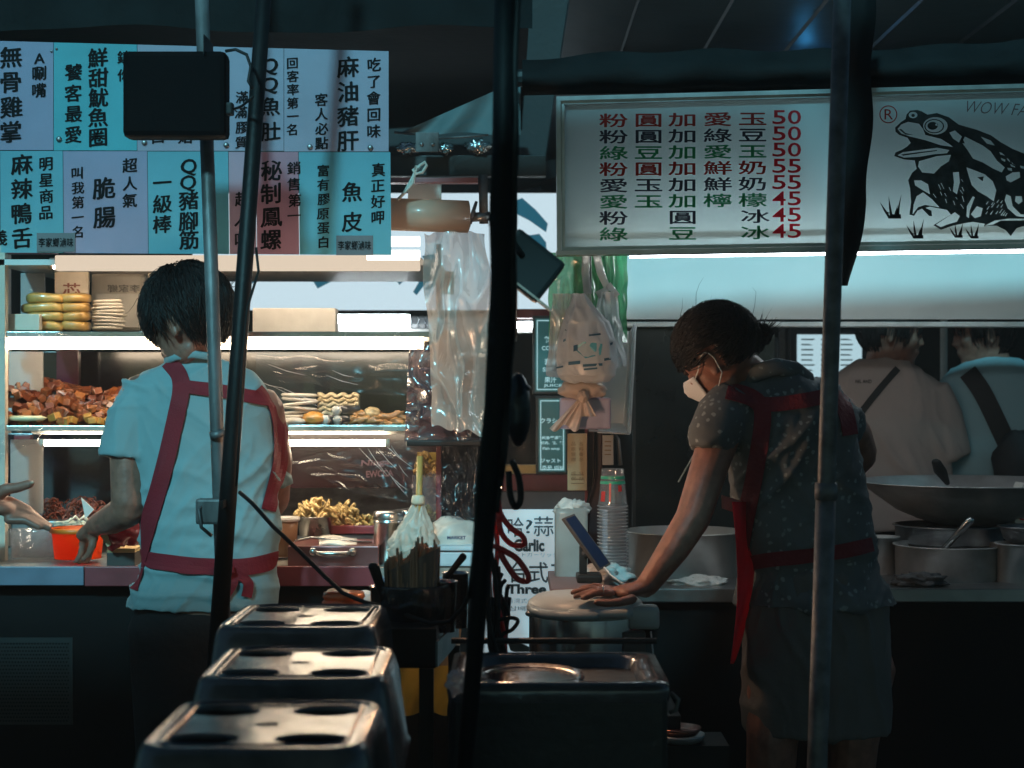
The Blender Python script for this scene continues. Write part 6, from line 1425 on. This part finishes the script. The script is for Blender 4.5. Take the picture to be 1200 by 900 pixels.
# knee-length shorts
mb = MB()
torso(mb, [(668, 950, 78, .115, .04), (700, 955, 86, .13, .05), (740, 956, 87, .135, .05), (790, 956, 88, .14, .05), (830, 956, 89, .14, .05), (856, 955, 88, .14, .05)], D)
me = remesh(mb, .008, 3); folds(me, .014, [((1, 0, .05), 30, 0), ((1, 0, .25), 36, 2)], 5)
link('skirt', me, mat('grey_shorts', (.13, .13, .125), .8, var=.12, bump=.5, bscale=50, bdist=.004), wom, True)
def keep_w(p, mrg):
    if p.x > .06: return p.z > .022-mrg
    if p.x > -.035: return p.z > .004+(.022 if (-.030 < p.x < .020) else -.002)
    return p.z > -.055+.2*(p.x+.1)
hairdo(Mw, wom, keep_w, lift=1.6, strands=3200, seed=6, flow=lambda d: Vector((-1, 0, .05)) if d.x > -.6 else Vector((0, -d.y, .6)), length=.055, stray=14, cap=(.108, .090, .106), off=(-.006, 0, .013))
bn = P(886, 394, 4.02); mb = MB(); mb.ell(bn, (W(17, 4), .034, W(14, 4))); mb.ell(bn+Vector((.012, 0, .010)), (W(12, 4), .026, W(10, 4))); me = remesh(mb, .004, 2)
displace(me, lambda p, n: .005*math.sin(p.x*260+p.z*340+6*noise.noise(p*25))*.6+.006*noise.noise(p*60)); bnn = link('hair_bun', me, HAIR, wom, True)
mb = MB(); r_ = random.Random(8)
for i in range(420):
    a = r_.uniform(-1.5, 2.4); a0 = r_.uniform(0, 6.28); s_ = r_.uniform(.75, 1.02)
    c = bn+Vector((math.cos(a0)*W(15, 4)*s_, r_.uniform(-.034, .01), math.sin(a0)*W(12, 4)*s_)); tg_ = Vector((-math.sin(a0), r_.uniform(-.3, .3), math.cos(a0)))
    out_ = Vector((math.cos(a0), 0, math.sin(a0))); l = r_.uniform(.012, .026)
    if i > 330 and a0 < 1.4: tg_ = (out_+tg_*.4+Vector((.5, 0, .3)))
    mb.tube([c, c+tg_*l*.5+out_*.001, c+tg_*l], [.0011, .0012, .0003], 3, cap=False)
mb.build('hair_strands', HAIR, bnn, True, kind='stuff')

# ---- the two customers beyond the wok
def customer(label, D, Mc, nape, rows, slv, arms, shirt_m, hips):
    p = person(label, Vector((hips.x, hips.y, 0)), 'customers beyond the wok')
    mb = MB(); head(mb, Mc); mb.tube(nape, [.052, .052, .065], 14, round_end=True)
    torso(mb, [(y, cx_, hw*.88, hd*.86, dd) for y, cx_, hw, hd, dd in rows[3:]], D)
    for a in arms: mb.tube(a[0], a[1], 12, round_end=True)
    for a in arms:
        w_, d_ = a[0][-1], (a[0][-1]-a[0][-2]).normalized(); pmm = w_+d_*.06
        arm_hand(mb, w_, pmm, [finger(pmm+Vector((.018*(k-1.5), 0, 0))+d_*.02, d_, .07, .25, (1, 0, 0), .0085) for k in range(4)], [pmm+Vector((.02, -.02, .02)), pmm+Vector((.03, -.03, 0))+d_*.02, pmm+Vector((.03, -.03, -.02))+d_*.03])
    legs(mb, hips, D); link('body', remesh(mb, .008, 2), SKIN, p, True)
    mb = MB(); torso(mb, rows, D)
    for s in slv: mb.tube(s[0], s[1], 16, ref=(0, 1, 0))
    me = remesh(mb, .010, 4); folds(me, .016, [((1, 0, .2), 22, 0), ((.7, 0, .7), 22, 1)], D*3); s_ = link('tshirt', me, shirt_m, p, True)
    mb = MB(); legs(mb, hips+Vector((0, 0, .03)), D, r=(.11, .085, .07), z0=.08); link('trousers', remesh(mb, .014, 3), MATS['dark_trousers'], p, True)
    m = MB()
    for s in (-1, 1): m.ell(Mc @ Vector((.086, s*.030, .004)), .011)
    m.build('eye', MATS['eye_dark'], p, True)
    return p, s_
D = 5.9
Mc = frame(P(1043, 387, D), (.93, -.10, -.12), (0, 0, 1), 1.05)
r1 = [(418, 1030, 26, .06, 0), (430, 1030, 42, .075, 0), (441, 1032, 62, .09, 0), (458, 1037, 74, .105, 0), (490, 1040, 76, .115, 0), (540, 1040, 74, .12, 0), (620, 1040, 74, .13, 0)]
ca, sa_ = customer('customer in a pinkish white T-shirt with a black strap, face turned right', D, Mc, [P(1036, 395, D), P(1033, 420, D), P(1032, 440, D)], r1,
    [([P(1088, 455, D), P(1100, 485, D), P(1106, 515, D), P(1110, 537, D)], [(.07, .075), (.078, .075), (.082, .075), (.086, .078)]), ([P(988, 455, D), P(978, 490, D), P(974, 520, D)], [(.07, .07)]*3)],
    [([P(1092, 465, D), P(1096, 520, D), P(1092, 570, D+.0), P(1100, 610, D-.25)], [.05, .045, .040, .026]), ([P(985, 465, D), P(980, 530, D), P(985, 590, D), P(1000, 620, D-.25)], [.05, .045, .04, .026])],
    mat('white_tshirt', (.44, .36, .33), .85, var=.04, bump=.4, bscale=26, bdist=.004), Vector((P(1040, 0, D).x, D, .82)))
keep_c = lambda p, g: (p.z > .030-g if p.x > .06 else (p.z > (-.004 if -.014 < p.x < .010 else -.026) if p.x > -.03 else p.z > -.066))
hairdo(Mc, ca, keep_c, lift=1, strands=900, seed=12, length=.04, stray=10)
BV = bvh_of(sa_); strap(ca, BV, [(1052, 432), (1036, 450), (1018, 472), (1000, 496), (990, 512)], 8, mat('black_strap', (.012, .012, .013), .7), 'shoulder_strap', .006)
m = MB(); put(m, 'NIL AND', 1012, 447, 19, 4, 5.7, .02, fit=True); onto(m, BV, .004); m.build('shirt_print', INK, ca)
D = 6.0
Mc = frame(P(1155, 388, D), (-.95, .10, -.12), (0, 0, 1), 1.05)
r2 = [(418, 1165, 28, .06, 0), (430, 1166, 46, .075, 0), (440, 1168, 62, .09, 0), (456, 1170, 76, .105, 0), (490, 1172, 78, .115, 0), (540, 1170, 74, .12, 0), (620, 1168, 74, .13, 0)]
cb2, sb_ = customer('customer in a light blue T-shirt with a dark bag on the back, face turned left', D, Mc, [P(1160, 395, D), P(1165, 420, D), P(1168, 440, D)], r2,
    [([P(1112, 456, D), P(1104, 485, D), P(1102, 520, D)], [(.07, .075), (.075, .075), (.078, .075)]), ([P(1228, 456, D), P(1238, 490, D), P(1240, 520, D)], [(.07, .07)]*3)],
    [([P(1112, 465, D), P(1106, 530, D), P(1110, 590, D), P(1120, 620, D-.25)], [.05, .045, .04, .026]), ([P(1230, 465, D), P(1238, 530, D), P(1232, 590, D), P(1220, 620, D-.25)], [.05, .045, .04, .026])],
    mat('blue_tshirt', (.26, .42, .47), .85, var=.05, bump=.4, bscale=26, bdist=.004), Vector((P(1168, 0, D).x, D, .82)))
hairdo(Mc, cb2, keep_c, lift=1, strands=900, seed=13, length=.04, stray=10)
BV = bvh_of(sb_); strap(cb2, BV, [(1134, 436), (1150, 458), (1166, 490), (1180, 520), (1192, 540)], 22, MATS['black_strap'], 'bag_strap', .006)
tag(link('sling_bag', lump(P(1196, 545, 5.83), (W(32, D), .06, W(40, D)), 4, .12), mat('bag_cloth', (.018, .022, .026), .8, bump=.3, bscale=40), None, True), 'dark sling bag on the back of the customer in light blue', 'bag')

# ---- hand reaching in from the left edge
D = 4.36
cu_ = person('customer at the left edge reaching an open hand towards the orange bucket', Vector((P(-330, 0, D).x, D, 0)))
mb = MB()
wr_ = P(-34, 596, D); el_ = P(-165, 610, D-.05)
mb.tube([el_, (el_+wr_)/2, wr_], [.045, .042, (.026, .032)], 14, round_end=True)
mb.tube([P(-250, 500, D-.1), P(-215, 560, D-.08), el_], [.055, .048, .044], 14, round_end=True)
pm = P(0, 594, D)
mb.tube([wr_, P(-16, 593, D), pm, P(12, 597, D)], [(.030, .034), (.024, .044), (.021, .048), (.018, .040)], 14, ref=(0, 1, 0), round_end=True)
for k, (y0, tip, yy) in enumerate(((584, (50, 611), 599), (592, (58, 616), 606), (600, (57, 619), 611), (607, (46, 618), 613))):
    a = P(10, y0+2, D+.012-.012*k); b = P(tip[0], tip[1], D+.010-.012*k); mid = P((10+tip[0])/2+2, yy-3, D+.012-.012*k)
    mb.tube([a, (a+mid)/2, mid, b], [.0122, .0118, .0106, .0084], 10, round_end=True)
mb.tube([P(-8, 582, D-.01), P(8, 573, D-.02), P(22, 571, D-.025), P(35, 567, D-.03)], [.020, .0155, .0132, .0116], 10, round_end=True)
Ml = frame(P(-300, 350, D), (.8, .5, -.1)); head(mb, Ml); mb.tube([P(-300, 380, D), P(-305, 430, D)], [.055, .06], 14, round_end=True)
torso(mb, [(430, -310, 40, .06, 0), (470, -315, 85, .09, 0), (600, -315, 78, .10, 0), (760, -315, 85, .12, 0)], D); legs(mb, Vector((P(-315, 0, D).x, D, .80)), D)
link('body', remesh(mb, .0045, 2), SKIN, cu_, True)
m = MB(); m.ell(P(38, 565.5, D-.038), (.006, .004, .004)); m.build('thumb_nail', mat('nail', (.5, .34, .26), .25), cu_, True)
mb = MB(); torso(mb, [(428, -310, 46, .07, 0), (445, -312, 80, .09, 0), (480, -315, 92, .11, 0), (600, -315, 88, .12, 0), (740, -315, 92, .13, 0)], D)
mb.tube([P(-255, 480, D-.08), P(-228, 530, D-.085)], [.066, .062], 14); link('tshirt', remesh(mb, .012, 3), mat('dark_tshirt', (.03, .03, .035), .9), cu_, True)
hairdo(Ml, cu_, keep_c, strands=100, seed=3)
# ------------------------------------------------------------------ stools in front
def holed_plate(w_, d_, th, holes, rr_=.04):
    cu = bpy.data.curves.new('p', 'CURVE'); cu.dimensions = '2D'; cu.fill_mode = 'BOTH'; cu.extrude = th/2-.0025; cu.bevel_depth = .0025; cu.bevel_resolution = 1
    def spl(pts):
        s = cu.splines.new('POLY'); s.points.add(len(pts)-1)
        for i, (x, y) in enumerate(pts): s.points[i].co = (x, y, 0, 1)
        s.use_cyclic_u = True
    out = []
    for cx_, cy_, a0 in ((w_/2-rr_, d_/2-rr_, 0), (-w_/2+rr_, d_/2-rr_, 90), (-w_/2+rr_, -d_/2+rr_, 180), (w_/2-rr_, -d_/2+rr_, 270)):
        for k in range(7): a = R(a0+15*k); out.append((cx_+rr_*math.cos(a), cy_+rr_*math.sin(a)))
    spl(out)
    for hx, hy, rx, ry in holes: spl([(hx+rx*math.cos(6.2832*k/28), hy+ry*math.sin(6.2832*k/28)) for k in range(28)])
    o = bpy.data.objects.new('p', cu); COL.objects.link(o); bpy.context.view_layer.update()
    me = bpy.data.meshes.new_from_object(o.evaluated_get(bpy.context.evaluated_depsgraph_get())); bpy.data.objects.remove(o)
    return me
STM = mat('stool_plastic', (.10, .10, .105), .24, var=.6, scale=9, bump=.5, bscale=12, grime=.25, coat=.3)
HS = .84
def stool():
    w_, d_ = .272, .33
    t = thing('plastic_stool', '', 'stool', (0, 0, 0), 'grey plastic stools in a row')
    hol = [(sx*.066, sy*.088, .046, .034) for sx in (-1, 1) for sy in (-1, 1)]+[(0, 0, .016, .012)]
    me = holed_plate(w_-.03, d_-.03, .010, hol); me.transform(Matrix.Translation((0, 0, HS-.006))); link('seat', me, STM, t)
    # rim: raised rounded border sloping into the skirt
    def rr4(w, d, z, r, n=6):
        q = []
        for cx_, cy_, a0 in ((w/2-r, d/2-r, 0), (-w/2+r, d/2-r, 90), (-w/2+r, -d/2+r, 180), (w/2-r, -d/2+r, 270)):
            for k in range(n+1): a = R(a0+90*k/n); q.append((cx_+r*math.cos(a), cy_+r*math.sin(a), z))
        return q
    m = MB(); lv_ = [(w_-.034, d_-.034, HS-.004, .035), (w_-.024, d_-.024, HS+.002, .04), (w_-.010, d_-.010, HS+.001, .045), (w_+.002, d_+.002, HS-.008, .05), (w_+.012, d_+.012, HS-.028, .05), (w_+.04, d_+.04, HS-.14, .05), (w_+.048, d_+.048, HS-.144, .05), (w_+.048, d_+.048, HS-.152, .05)]
    rg = [m.ring(rr4(*l)) for l in lv_]
    for a, b in zip(rg, rg[1:]): m.bridge(a, b)
    m.build('skirt', STM, t, True)
    m = MB(); rg = [m.ring(rr4(*l)) for l in [(w_-.055, d_-.055, HS+.0005, .03), (w_-.051, d_-.051, HS+.004, .03), (w_-.045, d_-.045, HS+.0005, .03)]]
    for a, b in zip(rg, rg[1:]): m.bridge(a, b)
    m.build('ridge', STM, t, True)
    for sx in (-1, 1):
        for sy in (-1, 1):
            m = MB(); x0, y0, x1, y1 = sx*(w_/2+.005), sy*(d_/2+.005), sx*(w_/2+.055), sy*(d_/2+.055)
            a = m.ring([(x0, y0, HS-.13), (x0-sx*.07, y0, HS-.13), (x0-sx*.07, y0-sy*.012, HS-.13), (x0-sx*.012, y0-sy*.012, HS-.13), (x0-sx*.012, y0-sy*.07, HS-.13), (x0, y0-sy*.07, HS-.13)])
            b = m.ring([(x1, y1, 0), (x1-sx*.045, y1, 0), (x1-sx*.045, y1-sy*.012, 0), (x1-sx*.012, y1-sy*.012, 0), (x1-sx*.012, y1-sy*.045, 0), (x1, y1-sy*.045, 0)])
            m.bridge(a, b); m.bm.faces.new(b); m.build('leg', STM, t)
    return t
s0 = stool()
for i, (x, y, rz, lb_) in enumerate(((-.310, 2.205, .0, 'nearest grey plastic stool with four oval holes in its shiny seat'), (-.322, 2.66, .01, 'middle grey plastic stool between the nearest and the farthest one'), (-.372, 3.14, -.02, 'farthest of the three grey plastic stools, before the skewer table'))):
    s = s0 if i == 0 else copy_tree(s0)
    s.location = (x, y, (0, .005, .012)[i]); s.rotation_euler.z = rz; s['label'] = lb_
# dark bin with a wet clear lid in front of the cooker
D = 2.95
t = thing('black_bin', 'black square bin with a wet clear lid in front of the cooker', 'bin', (P(655, 0, D).x, 3.1, 0))
x0, x1 = P(527, 0, D).x, P(783, 0, D).x; zt = P(0, 803, D).z
m = MB(); m.box((x0, 2.95, 0), (x1, 3.30, zt-.02), .01); m.build('bin_body', mat('bin_black', (.010, .012, .013), .5, bump=.2), t)
def rrect(w, d, z, r, c, n=6):
    q = []
    for cx_, cy_, a0 in ((w/2-r, d/2-r, 0), (-w/2+r, d/2-r, 90), (-w/2+r, -d/2+r, 180), (w/2-r, -d/2+r, 270)):
        for k in range(n+1): a = R(a0+90*k/n); q.append((c[0]+cx_+r*math.cos(a), c[1]+cy_+r*math.sin(a), z))
    return q
c = ((x0+x1)/2, 3.125); w_ = x1-x0
m = MB(); rg = [m.ring(rrect(*l, c)) for l in [(w_-.09, .27, zt-.03, .05), (w_-.075, .28, zt-.004, .05), (w_-.04, .32, zt+.004, .05), (w_+.006, .36, zt+.002, .03), (w_+.012, .366, zt-.012, .03), (w_+.006, .36, zt-.03, .03)]]
for a, b in zip(rg, rg[1:]): m.bridge(a, b)
m.bm.faces.new(rg[0]); m.build('lid', mat('wet_lid', (.10, .10, .105), .16, var=.5, scale=6, bump=.5, bscale=18, coat=.6), t, True)
m = MB(); m.lathe([(.085, .0), (.095, .008), (.10, .0)], (c[0]-.05, c[1]-.02, zt-.012), 36, sy=1.1); m.lathe([(0, .001), (.085, .001)], (c[0]-.05, c[1]-.02, zt-.012), 36, sy=1.1); m.build('inner_ring', mat('lid_red', (.10, .03, .03), .2, coat=.6), t, True)
m = MB(); m.tube([(x0-.01, 3.31, zt+.022), (x1+.01, 3.31, zt+.022)], .006, 8); m.build('back_rail', DARKST, t)
m = MB(); m.tube([P(786, 812, 3.0), P(795, 820, 3.0), P(792, 832, 3.0), P(784, 835, 3.0)], .004, 8); m.build('side_handle', GALV, t, True)
tag(link('clear_scrap', lump(P(535, 800, 2.9), (.018, .02, .02), 3, .4), film('scrap', body=.4, gloss=.6, rough=.1), None, True), 'crumpled clear plastic at the left corner of the black bin', 'plastic scrap')
# round trays low at right
t = thing('round_trays', 'stack of dark round trays with a reddish glint beside the black bin', 'trays', P(800, 900, 3.7))
m = MB(); c = P(797, 868, 3.75); m.lathe([(0, 0), (W(24, 3.75), 0), (W(29, 3.75), .012), (W(29, 3.75), .016), (W(23, 3.75), .008), (0, .008)], c, 32); m.build('tray', WOK, t, True)
m = MB(); m.lathe([(0, .014), (W(20, 3.75), .014), (W(25, 3.75), .026), (W(25, 3.75), .03), (W(19, 3.75), .022), (0, .024)], c, 32); m.build('tray', mat('tray_copper', (.30, .14, .11), .25, .8, bump=.2), t, True)
m = MB(); m.box((c.x-.1, 3.7, 0), (c.x+.1, 3.85, c.z-.001)); m.build('pedestal', BLACKP, t)
# ------------------------------------------------------------------ thin steam and night haze round the stalls
hz = MB().box((-5.5, -7, -1), (5.5, 9.6, 3.0)).build('haze', None, None, kind='stuff', base=(0, 0, -1))
hm = bpy.data.materials.new('haze_air'); hm.use_nodes = True; nt = hm.node_tree; nt.nodes.clear()
o_ = nd(nt, 'ShaderNodeOutputMaterial'); pv = nd(nt, 'ShaderNodeVolumePrincipled'); pv.inputs['Density'].default_value = .010
pv.inputs['Color'].default_value = (.82, .93, .95, 1); pv.inputs['Anisotropy'].default_value = .3; nt.links.new(pv.outputs[0], o_.inputs['Volume'])
hz.data.materials.append(hm)
